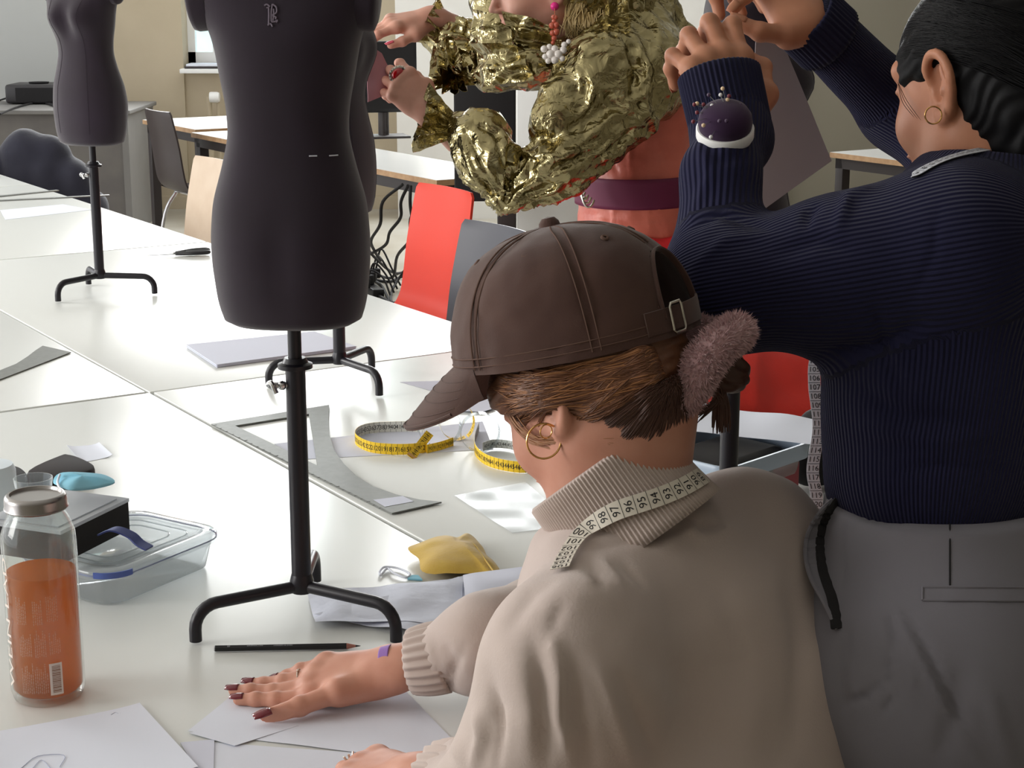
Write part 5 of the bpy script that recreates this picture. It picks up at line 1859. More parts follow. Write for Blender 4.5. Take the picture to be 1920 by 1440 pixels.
# near upper sleeve
Fj.cap(J(1170, 205, 3.36), J(1045, 312, 3.28), .072, .058, .03)
Fj.cap(J(1045, 312, 3.28), J(956, 378, 3.26), .056, .020, .03)
Fj.cap(J(1060, 190, 3.30), J(1040, 230, 3.28), .052, .045, .02)
Fj.ell(J(1010, 262, 3.215), A3(.045, .05, .018), None, .012, 'cut')
# near forearm puff
Fj.cap(J(903, 262, 3.30), J(915, 300, 3.28), .060, .058, .02)
Fj.cap(J(915, 300, 3.28), J(944, 388, 3.27), .056, .012, .02)
Fj.cap(J(868, 246, 3.34), J(852, 238, 3.36), .034, .022, .02)
Fj.cap(J(1000, 90, 3.50), J(1080, 70, 3.50), .08, .09, .04)
# far arm
Fj.cap(J(1010, 108, 3.58), J(930, 112, 3.62), .068, .062, .03)
Fj.cap(J(930, 112, 3.62), J(858, 82, 3.64), .062, .050, .03)
Fj.cap(J(858, 82, 3.64), J(815, 60, 3.64), .048, .034, .02)
# front placket
Fj.cap(J(925, 20, 3.52), J(955, 110, 3.46), .040, .050, .02)
Fj.cap(J(905, -30, 3.60), J(925, 20, 3.52), .03, .04, .02)
# keep the face and neck clear
Fj.ell(GL(.035, .01, -.040), A3(.080, .080, .076), GR, .010, 'cut')
Fj.ell(GL(-.01, 0, .02), A3(.105, .090, .105), GR, .012, 'cut')
V, G = Fj.polys(2)
N = normals(V, G)
def ridge(X, s): return (1 - 2 * np.abs(vnoise(X, s))) 
Q = V + .02 * np.stack([vnoise(V * 9, 1), vnoise(V * 9, 2), vnoise(V * 9, 3)], 1)
d = .010 * ridge(Q * 9, 4) * (.4 + .6 * vnoise(V * 4, 9) ** 2) + .0065 * ridge(Q * 20, 5) + .0032 * ridge(Q * 42, 6)
V = V + N * (d - .003)[:, None]
def gathers(V, N, a, b, R, n, amp, t0=-.1, t1=1.1):
    ax = b - a; L = np.linalg.norm(ax); ax = ax / L
    t = (V - a) @ ax / L; r = V - a - (t * L)[:, None] * ax
    s1 = unit(np.cross(ax, FW)); s2 = np.cross(ax, s1)
    an = np.arctan2(r @ s1, r @ s2) + .25 * vnoise(V * 20, 12)
    w_ = np.clip(1 - (np.linalg.norm(r, axis=1) / R) ** 4, 0, 1) * np.clip((t - t0) * 5, 0, 1) * np.clip((t1 - t) * 5, 0, 1)
    return V + N * (amp * w_ * (1 - 2 * np.abs(np.sin(an * n))))[:, None]
V = gathers(V, normals(V, G), J(858, 240, 3.35), J(946, 392, 3.27), .09, 6, .0055)
V = gathers(V, normals(V, G), J(1190, 190, 3.37), J(950, 385, 3.26), .10, 5, .0060, .1)
V = gathers(V, normals(V, G), J(830, 66, 3.64), J(1020, 110, 3.57), .09, 5, .005)
gf = [([(1265, 175), (1200, 240), (1100, 320), (960, 385)], 7, -.010), ([(1240, 195), (1150, 290), (1040, 350)], 6, .009), ([(1200, 205), (1110, 285), (1010, 335)], 6, -.010), ([(1160, 215), (1060, 290), (985, 330)], 6, .008),
      ([(1190, 70), (1215, 130), (1205, 180), (1170, 195)], 6, .014), ([(1175, 80), (1195, 130), (1185, 175)], 6, -.012), ([(1080, 90), (1120, 75), (1140, 60)], 5, .010),
      ([(975, 262), (985, 290), (1030, 295), (1110, 280), (1190, 215)], 5, .012), ([(960, 262), (956, 330), (947, 392)], 6, -.016), ([(870, 240), (900, 300), (940, 380)], 4, -.008), ([(862, 255), (890, 330), (935, 392)], 4, .008),
      ([(880, 225), (930, 250), (950, 330)], 5, -.008), ([(1100, 130), (1115, 160), (1100, 200), (1075, 225)], 5, .012), ([(885, 50), (900, 100), (905, 160)], 5, .010), ([(875, 60), (885, 110), (890, 165)], 5, -.012),
      ([(895, 70), (980, 60)], 4, .008), ([(895, 85), (980, 82)], 4, -.008), ([(900, 100), (985, 100)], 4, .008), ([(905, 120), (985, 115)], 4, -.008), ([(910, 45), (980, 40)], 4, -.008)]
V = folds(V, normals(V, G), gf)
jkt = mesh('gold_jacket', V, G.tolist(), MATS['gold_foil'], GP)


V4 = []
def foil_flap(px, seed):
    a, b, c, d = [P(*q) for q in px]; n = 46; V = []
    for j in range(n + 1):
        for i in range(n + 1):
            u, v = i / n, j / n; V.append((a * (1 - u) + b * u) * (1 - v) + (d * (1 - u) + c * u) * v)
    V = np.array(V); nn = unit(np.cross(b - a, d - a)); nn = nn if nn @ FW < 0 else -nn
    u_ = np.tile(np.linspace(0, 1, n + 1), n + 1); v_ = np.repeat(np.linspace(0, 1, n + 1), n + 1)
    V = V + nn * (.012 * (1 - 2 * np.abs(vnoise(V * 16 + 3 * v_[:, None] * [[1, 0, 2]], seed))) + .006 * (1 - 2 * np.abs(vnoise(V * 36, seed + 1))) + .018 * np.sin(PI * u_))[:, None]
    V2 = V - nn * .0012; F = []; n0 = len(V)
    for j in range(n):
        for i in range(n):
            q = (j * (n + 1) + i, j * (n + 1) + i + 1, (j + 1) * (n + 1) + i + 1, (j + 1) * (n + 1) + i); F.append(q); F.append(tuple(x + n0 for x in q[::-1]))
    return mesh('front_flap', np.vstack([V, V2]), F, MATS['gold_foil'], jkt, angle=40)
foil_flap([(886, 16, 3.36), (940, 26, 3.31), (1012, 150, 3.30), (900, 165, 3.38)], 3)
foil_flap([(938, 24, 3.325), (1040, 60, 3.345), (1040, 130, 3.34), (985, 150, 3.32)], 8)


def ruffle(name, c, ax, r0, r1, L, n_pl, parent, amp=.012, tilt=None, side=None, ecc=1.0):
    ax = unit(ax); s1 = unit(np.cross(ax, UP)) if side is None else unit(side - ax * (side @ ax)); s2 = np.cross(ax, s1)
    n, m_ = n_pl * 10, 12
    V, F = [], []
    rs_ = np.random.RandomState(n_pl)
    ph = rs_.randn(n_pl) * .25
    for lay in (0, 1):
        for j in range(m_):
            t = j / (m_ - 1)
            for i in range(n):
                a = 2 * PI * i / n
                k = int(i / 10) % n_pl
                w_ = abs(((i % 10) / 10) * 2 - 1) * 2 - 1
                r = r0 + (r1 - r0) * t ** 1.1 + amp * t * w_ + .0015 * w_ - lay * .0012
                ll = L * t * (1 + .10 * ph[k])
                p = c + ax * ll + (s1 * math.cos(a) * ecc + s2 * math.sin(a)) * r
                V.append(p)
    M_ = m_ * n
    for j in range(m_ - 1):
        for i in range(n):
            k = (i + 1) % n
            F.append((j * n + i, j * n + k, (j + 1) * n + k, (j + 1) * n + i)); F.append(tuple(q + M_ for q in (j * n + i, (j + 1) * n + i, (j + 1) * n + k, j * n + k)))
    for i in range(n):
        k = (i + 1) % n; j = m_ - 1
        F.append((j * n + i, j * n + k, j * n + k + M_, j * n + i + M_))
    V = np.array(V); V += .003 * np.stack([vnoise(V * 60, 1), vnoise(V * 60, 2), vnoise(V * 60, 3)], 1)
    return mesh(name, V, F, MATS['gold_foil'], parent, angle=28)


ruffle('sleeve_ruffle', P(856, 240, 3.36), P(800, 226, 3.36) - P(856, 240, 3.36) + FW * -.01, .020, .062, .074, 15, jkt, amp=.009)
ruffle('sleeve_ruffle', P(838, 74, 3.635), P(862, 180, 3.58) - P(838, 60, 3.64) , .030, .050, .100, 13, jkt, amp=.009)
ruffle('sleeve_ruffle', P(830, 62, 3.64), P(770, 20, 3.62) - P(830, 62, 3.64), .028, .050, .050, 13, jkt, amp=.008)
ruffle('collar_ruffle', P(1150, 55, 3.46), unit(A3(-.15, -.15, 1)), .085, .115, .12, 17, jkt, amp=.010)

# ---- hair
rs = np.random.RandomState(9)
Fw = Field(GCt - .2, GCt + .2, .0045)
Fw.ell(GL(-.014, 0, .010), A3(.104, .084, .104), GR, 0)
Fw.ell(GL(.105, 0, -.062), A3(.080, .095, .105), GR, .01, 'cut')
Fw.ell(GL(.012, .090, -.050), A3(.032, .030, .068), GR, .008, 'cut')
Fw.ell(GL(.050, .075, -.010), A3(.050, .050, .048), GR, .006, 'cut')
Fw.cap(P(1085, -10, 3.42), P(1100, 45, 3.38), .035, .026, .02)
Fw.cap(P(1100, -20, 3.48), P(1135, 45, 3.46), .045, .03, .02)
V, G = Fw.polys(2); q = (V - GCt) @ GR; N = normals(V, G)
hg = mesh('hair', V + N * (.002 * np.sin(q[:, 0] * 260 + 3 * vnoise(q * 30)))[:, None], G.tolist(), MATS['hair_blonde'], GP)
Lg = []
for i in range(420):
    x = 1066 + 85 * rs.rand()
    Lg.append(([P(x + 14, -30, 3.40 + .05 * rs.rand()), P(x + 4 * rs.randn(), 10, 3.36 + .03 * rs.rand()), P(x - 6 + 6 * rs.randn(), 40, 3.35 + .03 * rs.rand()), P(x + 8 * rs.randn(), 62 + 10 * rs.rand(), 3.36)], .0011))
strands('hair_locks', Lg, MATS['hair_blonde'], hg)
# ---- earring, pearls, ring
ec = P(1040, 12, 3.345)
er = MB().ball(ec, .0085, 14).build('earring', MATS['pink_bead'], GP)
mb = MB()
for (x, y, r) in ((1038, 32, .005), (1042, 33, .005), (1035, 48, .0065), (1043, 47, .0065), (1039, 40, .005), (1036, 62, .006), (1043, 60, .007), (1039, 72, .006), (1037, 80, .0045)):
    mb.ball(P(x, y, 3.30), r, 10)
mb.tube([P(1040, 16, 3.338), P(1040, 80, 3.30)], .001, 6)
mb.build('earring_beads', MATS['amber_bead'], er)
nk = root('pearl_necklace', 'cluster of white pearls hanging below the gold jacket wearer\'s chin', 'necklace', P(1030, 100, 3.33))
for (x, y, r) in ((1020, 92, .007), (1030, 88, .006), (1040, 92, .0075), (1032, 102, .009), (1046, 102, .009), (1056, 94, .0075), (1022, 106, .006), (1040, 112, .008), (1054, 110, .006), (1058, 84, .006), (1066, 78, .005), (1028, 114, .006)):
    MB().ball(P(x, y, 3.275), r, 14).build('pearl', MATS['pearl'], nk)
rc = pg_[1][0][0] * .72 + pg_[1][0][1] * .28 + RG[:, 2] * .0135
rg = MB()
Rr_ = RG
rg.tube([rc + Rr_ @ A3(.013 * math.cos(t), .0165 * math.sin(t), .0) for t in np.linspace(0, 2 * PI, 20, endpoint=False)], .0035, 8, closed=True)
for t in np.linspace(0, 2 * PI, 14, endpoint=False): rg.ball(rc + Rr_ @ A3(.0145 * math.cos(t), .018 * math.sin(t), .003), .0022, 6)
rr = rg.build('ring', MATS['silver_metal'], bodyg)
MB().ball(rc + Rr_[:, 2] * .002, A3(.0105, .0135, .0075), 16, R=Rr_).build('ruby_stone', MATS['ruby'], rr) if False else MB().ball(rc + Rr_[:, 2] * .002, A3(.0105, .0135, .0075), 18, R=Rr_).build('red_stone', MATS['ruby'], bodyg)
# ---- scrap of rose fabric being pinned
mat('rose_fabric', (190, 140, 150), 0.8)
def cloth_patch(name, outline, thick, m, label, cat, parent=None, wave=.004, f=30, seed=1, n=22):
    """outline: list of 3-D corner points, filled by a fine wavy sheet with thickness (quad patch a,b,c,d)"""
    a, b, c, d = [np.array(q, float) for q in outline]
    V = []
    for j in range(n + 1):
        for i in range(n + 1):
            u, v = i / n, j / n
            V.append((a * (1 - u) + b * u) * (1 - v) + (d * (1 - u) + c * u) * v)
    V = np.array(V); nn = unit(np.cross(b - a, d - a))
    V = V + nn * (wave * vnoise(V * f, seed))[:, None]
    V2 = V - nn * thick; n0 = len(V); F = []
    for j in range(n):
        for i in range(n):
            q = (j * (n + 1) + i, j * (n + 1) + i + 1, (j + 1) * (n + 1) + i + 1, (j + 1) * (n + 1) + i)
            F.append(q); F.append(tuple(x + n0 for x in q[::-1]))
    ed = [i for i in range(n + 1)] + [(j) * (n + 1) + n for j in range(1, n + 1)] + [n * (n + 1) + i for i in range(n - 1, -1, -1)] + [j * (n + 1) for j in range(n - 1, 0, -1)]
    for i in range(len(ed)):
        k = (i + 1) % len(ed); F.append((ed[k], ed[i], ed[i] + n0, ed[k] + n0))
    o = mesh(name, np.vstack([V, V2]), F, m, parent, angle=60)
    if label: tag(o, label, cat)
    return o
cloth_patch('fabric_scrap', [P(690, 82, 3.42), P(716, 100, 3.44), P(752, 166, 3.46), P(688, 192, 3.42)], .001, MATS['rose_fabric'], 'rose pink fabric scrap held against the dress form by the ringed hand', 'fabric scrap')
# ================================================================== things on the white tables
ZT = 0.74
def flat_poly(px, z0=ZT, th=.0004, close=True):
    """outline on the table seen at the given places"""
    return [tuple(T(x, y, z0)[:2]) for x, y in px]


def paper(px, label, m='paper', z=ZT + .0006, th=.0003, curl=.0, cat='paper', group=None, n=14, lines=None, seed=1, wave=.0):
    """four-cornered sheet lying on the table, with slight curl"""
    a, b, c, d = [T(x, y, z) for x, y in px]
    V = []
    for j in range(n + 1):
        for i in range(n + 1):
            u, v = i / n, j / n
            V.append((a * (1 - u) + b * u) * (1 - v) + (d * (1 - u) + c * u) * v)
    V = np.array(V)
    U_, V__ = np.meshgrid(np.linspace(0, 1, n + 1), np.linspace(0, 1, n + 1))
    if curl:
        e = np.abs(U_ - .5).ravel() * 2
        V[:, 2] += curl * e ** 4
    if wave: V[:, 2] += wave * (vnoise(V * 22, seed) + 1) * .5
    V2 = V.copy(); V2[:, 2] -= th; n0 = len(V); F = []
    for j in range(n):
        for i in range(n):
            q = (j * (n + 1) + i, j * (n + 1) + i + 1, (j + 1) * (n + 1) + i + 1, (j + 1) * (n + 1) + i)
            F.append(q); F.append(tuple(x + n0 for x in q[::-1]))
    ed = [i for i in range(n + 1)] + [j * (n + 1) + n for j in range(1, n + 1)] + [n * (n + 1) + i for i in range(n - 1, -1, -1)] + [j * (n + 1) for j in range(n - 1, 0, -1)]
    for i in range(len(ed)):
        k = (i + 1) % len(ed); F.append((ed[k], ed[i], ed[i] + n0, ed[k] + n0))
    o = mesh('paper_sheet', np.vstack([V, V2]), F, MATS[m], None, angle=50)
    tag(o, label, cat, group)
    if lines:
        mb = MB()
        for l in lines: mb.tube(spline([T(x, y, z + .0006) for x, y in l], 4), .0003, 4)
        mb.build('pencil_drawing', MATS['pencil_line'], o)
    return o


def poly_sheet(name, px, z, th, m, label, cat, parent=None, bevel=0):
    pts = [T(x, y, z) for x, y in px]
    area = sum(pts[i][0] * pts[(i + 1) % len(pts)][1] - pts[(i + 1) % len(pts)][0] * pts[i][1] for i in range(len(pts)))
    if area < 0: pts = pts[::-1]
    o = MB().prism([p[:2] for p in pts], z - th, z).build(name, MATS[m] if isinstance(m, str) else m, parent, angle=20)
    if label: tag(o, label, cat)
    return o


# ---- papers
paper([(0, 394), (118, 383), (174, 393), (10, 412)], 'white paper sheet on the far table left of the leftmost dress form')
stack = MB()
cs = [T(x, y, ZT) for x, y in ((350, 652), (590, 627), (668, 655), (407, 690))]
for k in range(6):
    o = np.array([.0012 * math.sin(k * 2.1), .0012 * math.cos(k * 1.7), 0])
    V = [c + o + A3(0, 0, .0005 + .0012 * k) for c in cs] + [c + o + A3(0, 0, .0016 + .0012 * k) for c in cs]
    stack.add(V, [(3, 2, 1, 0), (4, 5, 6, 7), (0, 1, 5, 4), (1, 2, 6, 5), (2, 3, 7, 6), (3, 0, 4, 7)])
tag(stack.build('paper_pad', MATS['paper_violet'], angle=10), 'thick stack of lilac white paper behind the nearest dress form\'s pole', 'paper pad')
paper([(514, 832), (905, 790), (925, 842), (552, 862)], 'lilac paper strip under the yellow tape and the metal square', 'paper_violet', cat='paper')
paper([(750, 716), (905, 712), (930, 742), (820, 736)], 'small paper pattern piece just behind the cap visor', 'paper_violet')
poly_sheet('paper_sheet', [(826, 752), (862, 745), (872, 733), (862, 728), (896, 724), (930, 764), (905, 772), (862, 770)], ZT + .004, .0003, 'paper_violet', 'notched lilac pattern paper beside the visor and the round clear tape wheel', 'paper')
paper([(125, 838), (186, 833), (211, 856), (150, 868)], 'small folded paper slip behind the blue mask', 'paper', curl=.004)
paper([(577, 1118), (868, 1088), (866, 1176), (592, 1180)], 'crumpled lilac paper under the right foot of the nearest dress form', 'paper_crumple', wave=.012, n=30, seed=4)
paper([(590, 1160), (860, 1090), (1020, 1110), (900, 1215)], 'crumpled white paper sheet reaching under the seated person\'s right sleeve', 'paper_crumple', z=ZT + .0014, wave=.010, n=30, seed=7)
paper([(868, 1088), (985, 1072), (1060, 1110), (880, 1200)], 'lilac tracing paper leaning against the yellow pouch', 'paper_violet', z=ZT + .012, wave=.012, n=24, seed=9)
paper([(352, 1372), (455, 1288), (760, 1296), (900, 1440)], 'wide white paper pinned flat under the spread right hand', 'paper', z=ZT + .0010, wave=.0015)
paper([(355, 1374), (465, 1345), (560, 1360), (440, 1398)], 'folded paper corner beside the wine red thumb nail', 'paper', z=ZT + .0022)
paper([(-60, 1382), (262, 1322), (372, 1442), (-30, 1520)], 'white sheet with a faint pencil sketch beside the juice bottle', 'paper', curl=.003,
      lines=[[(40, 1440), (70, 1418), (120, 1416), (112, 1438)], [(60, 1442), (78, 1425), (96, 1442)], [(225, 1338), (236, 1333), (246, 1335)], [(208, 1340), (216, 1336), (222, 1338)]])
paper([(338, 1392), (402, 1386), (400, 1460), (372, 1450)], 'paper strip showing between the sketch sheet and the hand\'s paper', 'paper_violet', z=ZT + .0014)
paper([(400, 1392), (790, 1420), (760, 1480), (396, 1470)], 'white pattern paper at the lower frame edge under the left fist', 'paper', z=ZT + .0004)
# ---- steel rulers and squares
mat('steel_square', (122, 124, 120), .5, metal=.15, mottle=(80, (106, 108, 104), .6), bump=(300, .1, .0004))
sqr = [(396, 795), (617, 759), (616, 790), (618, 816), (627, 845), (645, 870), (668, 892), (700, 912), (742, 927), (788, 937), (828, 941), (735, 962)]
hole = [(441, 798), (579, 776), (595, 873)]
o3 = [T(x, y, ZT + .004)[:2] for x, y in sqr]; h3 = [T(x, y, ZT + .004)[:2] for x, y in hole]
def holed_plate(name, outer, inner, z0, z1, m):
    me = bpy.data.meshes.new('t'); cu = bpy.data.curves.new('t', 'CURVE'); cu.dimensions = '2D'; cu.fill_mode = 'BOTH'
    for pl in (outer, inner):
        sp = cu.splines.new('POLY'); sp.points.add(len(pl) - 1); sp.use_cyclic_u = True
        for p, q in zip(sp.points, pl): p.co = (q[0], q[1], 0, 1)
    cu.extrude = (z1 - z0) / 2
    o = bpy.data.objects.new('t', cu); COL.objects.link(o)
    dg = bpy.context.evaluated_depsgraph_get()
    me2 = bpy.data.meshes.new_from_object(o.evaluated_get(dg))
    V = np.array([v.co[:] for v in me2.vertices]) + A3(0, 0, (z0 + z1) / 2); F = [tuple(p.vertices) for p in me2.polygons]
    bpy.data.objects.remove(o); bpy.data.curves.remove(cu); bpy.data.meshes.remove(me2)
    return mesh(name, V, F, m, None, angle=20)
sq = holed_plate('tailoring_square', o3, h3, ZT + .0018, ZT + .0042, MATS['steel_square'])
tag(sq, 'large grey metal tailoring square with curved edge, lying behind the nearest dress form\'s pole', 'set square')
poly_sheet('sticker', [(700, 937), (755, 930), (776, 940), (722, 950)], ZT + .0046, .0003, 'paper_violet', None, None, sq)
mb = MB()
for k in range(28):
    a, b = T(400 + 11.5 * k, 798 + 5.75 * k, ZT + .0043), T(404 + 11.5 * k, 797 + 5.75 * k, ZT + .0043)
    mb.tube([a, a + (b - a) * (1.6 if k % 5 == 0 else 1)], .0004, 4)
mb.build('scale_marks', MATS['dark_metal'], sq)
poly_sheet('curved_ruler', [(-60, 738), (-40, 712), (0, 694), (30, 682), (52, 668), (66, 657), (80, 648), (133, 660), (0, 711)], ZT + .003, .002, 'steel_square', 'grey metal curved ruler at the left frame edge', 'ruler')
def bar(px0, px1, wd, th, m, name, label, cat, z=ZT, lift=0):
    a, b = T(*px0, z), T(*px1, z); d = unit(b - a); s_ = np.cross(A3(0, 0, 1), d)
    V = [a - s_ * wd, a + s_ * wd, b + s_ * wd, b - s_ * wd]; V = V + [v + A3(0, 0, th) for v in V]
    V = [v + A3(0, 0, lift) for v in V]
    o = MB().add(V, [(3, 2, 1, 0), (4, 5, 6, 7), (0, 1, 5, 4), (1, 2, 6, 5), (2, 3, 7, 6), (3, 0, 4, 7)]).build(name, MATS[m], angle=10)
    return tag(o, label, cat)
bar((-20, 378), (205, 367), .011, .004, 'steel', 'steel_ruler', 'long thin steel ruler on the far table touching the dress form pole', 'ruler')
bar((-20, 371), (108, 358), .011, .004, 'steel', 'steel_ruler', 'shorter steel ruler lying farthest back at the left', 'ruler', lift=.0)
# ---- scissors
sp = T(330, 480); sd = unit(T(272, 482) - T(330, 480))
t = root('scissors', 'black handled scissors lying left of the nearest dress form', 'scissors', T(332, 478, ZT))
sn = np.cross(A3(0, 0, 1), sd)
def loc3(a, b, c): return A3(*sp[:2], ZT) + sd * a + sn * b + A3(0, 0, c)
for s_ in (-1, 1):
    MB().add([loc3(0, s_ * .008, .006), loc3(.0, s_ * -.002, .006), loc3(.082, s_ * .001 + .001, .004), loc3(0, s_ * .008, .0085), loc3(.0, s_ * -.002, .0085), loc3(.082, s_ * .001 + .001, .005)],
             [(0, 1, 2), (5, 4, 3), (0, 3, 4, 1), (1, 4, 5, 2), (2, 5, 3, 0)]).build('blade', MATS['steel'], t, angle=20)
    pts = [loc3(0, 0, .008), loc3(-.02, s_ * .012, .009), loc3(-.05, s_ * .026, .011), loc3(-.085, s_ * .030, .012), loc3(-.095, s_ * .018, .012), loc3(-.07, s_ * .008, .011), loc3(-.03, s_ * .005, .010)]
    MB().tube(spline(pts, 6), .0062, 10).build('handle', MATS['black_plastic'], t)
MB().lathe([(0, .003), (.005, .002), (.005, -.004)], 14, loc3(.006, 0, .010)).build('pivot_screw', MATS['chrome'], t)

# ---- yellow tape measures
mat('tape_yellow', (246, 204, 44), .55)
mat('tape_white', (232, 232, 226), .55)
mat('tape_ink', (24, 22, 26), .6)
def tape(name, path, wdir, width, m, start, step, label, sides=(1,), size=.55, upright=True, group=None, parent=None, backm=None, every=.01):
    V, F, nn, wd = ribbon(path, wdir, width)
    o = mesh(name, V, F, [MATS[m], MATS[backm or m]], parent, angle=50)
    if backm:
        n = len(path)
        mi = [0] * len(F)
        for j in range(n - 1): mi[j * 4 + 0] = 1; mi[j * 4 + 2] = 0
        o.data.polygons.foreach_set('material_index', mi)
    if label: tag(o, label, 'tape measure', group)
    tape_marks(path, wdir, width, start, step, sides, size, upright, every=every).build('printed_scale', MATS['tape_ink'], o, smooth=False)
    return o
up = A3(0, 0, 1)
tz = ZT + .0102
pp_ = [T(x, y, tz) for x, y in ((800, 838), (770, 842), (730, 842), (695, 838), (672, 828), (666, 818), (676, 808), (700, 802), (740, 800), (780, 800), (795, 802))]
pp_ = spline(pp_, 10)
tape('tape_measure', pp_, up, .0195, 'tape_yellow', 12, 1, 'yellow tape measure lying on edge in a flat loop behind the cap visor', (1, -1), .62, True, 'yellow tape measures', backm='tape_white')
# its end flap standing askew
a, b = T(770, 858, ZT + .002), T(806, 812, ZT + .026)
fl = [a + (b - a) * t for t in np.linspace(0, 1, 14)]
o = tape('tape_measure', fl, unit(np.cross(b - a, FW)), .0155, 'tape_yellow', 148, 1, 'folded brass tipped end of a yellow tape measure standing askew', (1, -1), .62, True, 'yellow tape measures')
MB().box((-.001, -.009, -.0035), (.001, .009, .0035), R=np.stack([np.cross(unit(b - a), unit(np.cross(b - a, FW))), unit(np.cross(b - a, FW)), unit(b - a)], 1), o=a + (b - a) * .06).build('brass_tip', MATS['gold_metal'], o)
# band trailing behind to the clear wheel
tr_ = spline([T(800, 842, ZT + .008), T(826, 836, ZT + .008), T(850, 828, ZT + .008)], 10)
tape('tape_measure', tr_, up, .0155, 'tape_yellow', 90, 1, 'short shaded stretch of yellow tape running to the clear wheel', (1,), .62, True, 'yellow tape measures')
# coil standing upright
cc0 = P(856, 795, T(856, 826)[1] * .9726 + .187)
cc0 = T(852, 828, ZT); cc0 = A3(cc0[0] + .004, cc0[1], ZT + .037)
crt = unit(A3(1, .12, 0))
ring = [cc0 + crt * .031 * math.cos(t) + up * .035 * math.sin(t) + A3(.0, .010 * t / 6, 0) for t in np.linspace(-.9, 5.2, 50)]
tape('tape_measure', ring, unit(A3(-.25, 1, 0)), .0165, 'tape_white', 60, 1, 'upright coil of yellow tape standing beside the clear plastic rings', (1, -1), .55, False, 'yellow tape measures', backm='tape_yellow')
r2 = spline([T(898, 800, tz), T(890, 826, tz), T(893, 846, tz), T(912, 862, tz), T(945, 872, tz), T(985, 876, tz), T(1010, 868, tz)], 10)
tape('tape_measure', r2, up, .0195, 'tape_white', 118, 1, 'yellow tape measure curving in front of the seated person\'s face', (1, -1), .6, True, 'yellow tape measures', backm='tape_yellow')
r3 = spline([T(905, 838, tz), T(925, 832, tz), T(955, 834, tz), T(980, 842, tz)], 8)
tape('tape_measure', r3, up, .0155, 'tape_white', 40, 1, 'grey white inner turn of tape just left of the seated person\'s cheek', (-1, 1), .6, True, 'yellow tape measures')
# clear plastic rings
thin('clear_plastic', (240, 244, 246), .22, .04, milk=.06)
thin('sleeve_plastic', (250, 251, 252), .12, .2, milk=.14)
thin('milky_plastic', (232, 238, 244), .16, .12, milk=.42)
for (x, y, r, label) in ((824, 838, .037, 'clear plastic ring standing left of the upright yellow coil'), (900, 846, .034, 'clear plastic ring half behind the seated person\'s cheek')):
    c = T(x, y, ZT); c = A3(c[0], c[1], ZT + r + .0008)
    wp = [c + crt * r * math.cos(t) + up * r * math.sin(t) for t in np.linspace(0, 2 * PI, 60)]
    V, F, _, _ = ribbon(wp, unit(A3(-.2, 1, 0)), .016, .0012)
    o = mesh('plastic_ring', V, F, MATS['clear_plastic'], angle=50); tag(o, label, 'plastic ring')
# clear pouch lying flat
o = paper([(852, 930), (985, 905), (1080, 985), (960, 1000)], 'transparent plastic sleeve lying flat under the seated person\'s chin', 'sleeve_plastic', wave=.002, n=24, cat='plastic sleeve'); o.name = 'plastic_sleeve'
# ---- yellow pouch
mat('felt_yellow', (204, 168, 60), .9, sheen=.4, mottle=(30, (188, 150, 48), .8), bump=(300, .4, .001))
pq = [(765, 1041), (797, 1027), (830, 1016), (858, 1022), (880, 1016), (894, 1024), (912, 1050), (938, 1081), (925, 1092), (898, 1088), (800, 1088), (785, 1062)]
c2_ = np.mean([T(x, y) for x, y in pq], 0)
rim = np.array([T(x, y) for x, y in pq]); rim = spline(rim, 5, closed=True)
V, F = [], []; K = 12; n = len(rim)
for sgn in (1, -1):
    for j in range(K + 1):
        t = j / K
        for p in rim:
            q = c2_ + (p - c2_) * t
            V.append(A3(q[0], q[1], ZT + .010 + sgn * ((.016 if sgn > 0 else .009) * (1 - t ** 2.5))))
V = np.array(V); V[:, 2] += .0028 * vnoise(V * 45, 3) * (V[:, 2] > ZT + .008)
V[:, 2] = np.maximum(V[:, 2], ZT + .0006)
M0 = (K + 1) * n
for j in range(K):
    for i in range(n):
        k = (i + 1) % n
        F.append((j * n + i, (j + 1) * n + i, (j + 1) * n + k, j * n + k)[::-1]); F.append(tuple(q + M0 for q in (j * n + i, (j + 1) * n + i, (j + 1) * n + k, j * n + k)))
o = mesh('felt_pouch', V, F, MATS['felt_yellow'], angle=60); tag(o, 'mustard yellow fabric pouch lying behind the crumpled papers', 'pouch')
mb = MB().tube(spline([T(857, 1026, ZT + .018), T(876, 1018, ZT + .02), T(890, 1022, ZT + .02), T(906, 1044, ZT + .02), T(926, 1072, ZT + .016)], 8), .0012, 6); mb.build('seam_cord', MATS['felt_yellow'], o)
# white elastic loop and blue mask corner
tag(MB().tube(spline([T(712, 1072, ZT + .003), T(722, 1063, ZT + .004), T(748, 1066, ZT + .003), T(768, 1076, ZT + .003), T(760, 1083, ZT + .003), T(738, 1074, ZT + .004), T(726, 1066, ZT + .004), T(714, 1078, ZT + .003)], 8, closed=True), .0016, 8).build('elastic_loop', MATS['paper']), 'thin white elastic loop lying left of the yellow pouch', 'elastic')
mat('mask_blue', (128, 196, 222), .8, bump=(80, .2, .001), mottle=(20, (160, 214, 232), .6))
poly_sheet('face_mask', [(764, 1084), (772, 1078), (784, 1078), (792, 1086)], ZT + .003, .0024, 'mask_blue', 'light blue mask corner peeking from under the papers by the yellow pouch', 'face mask')
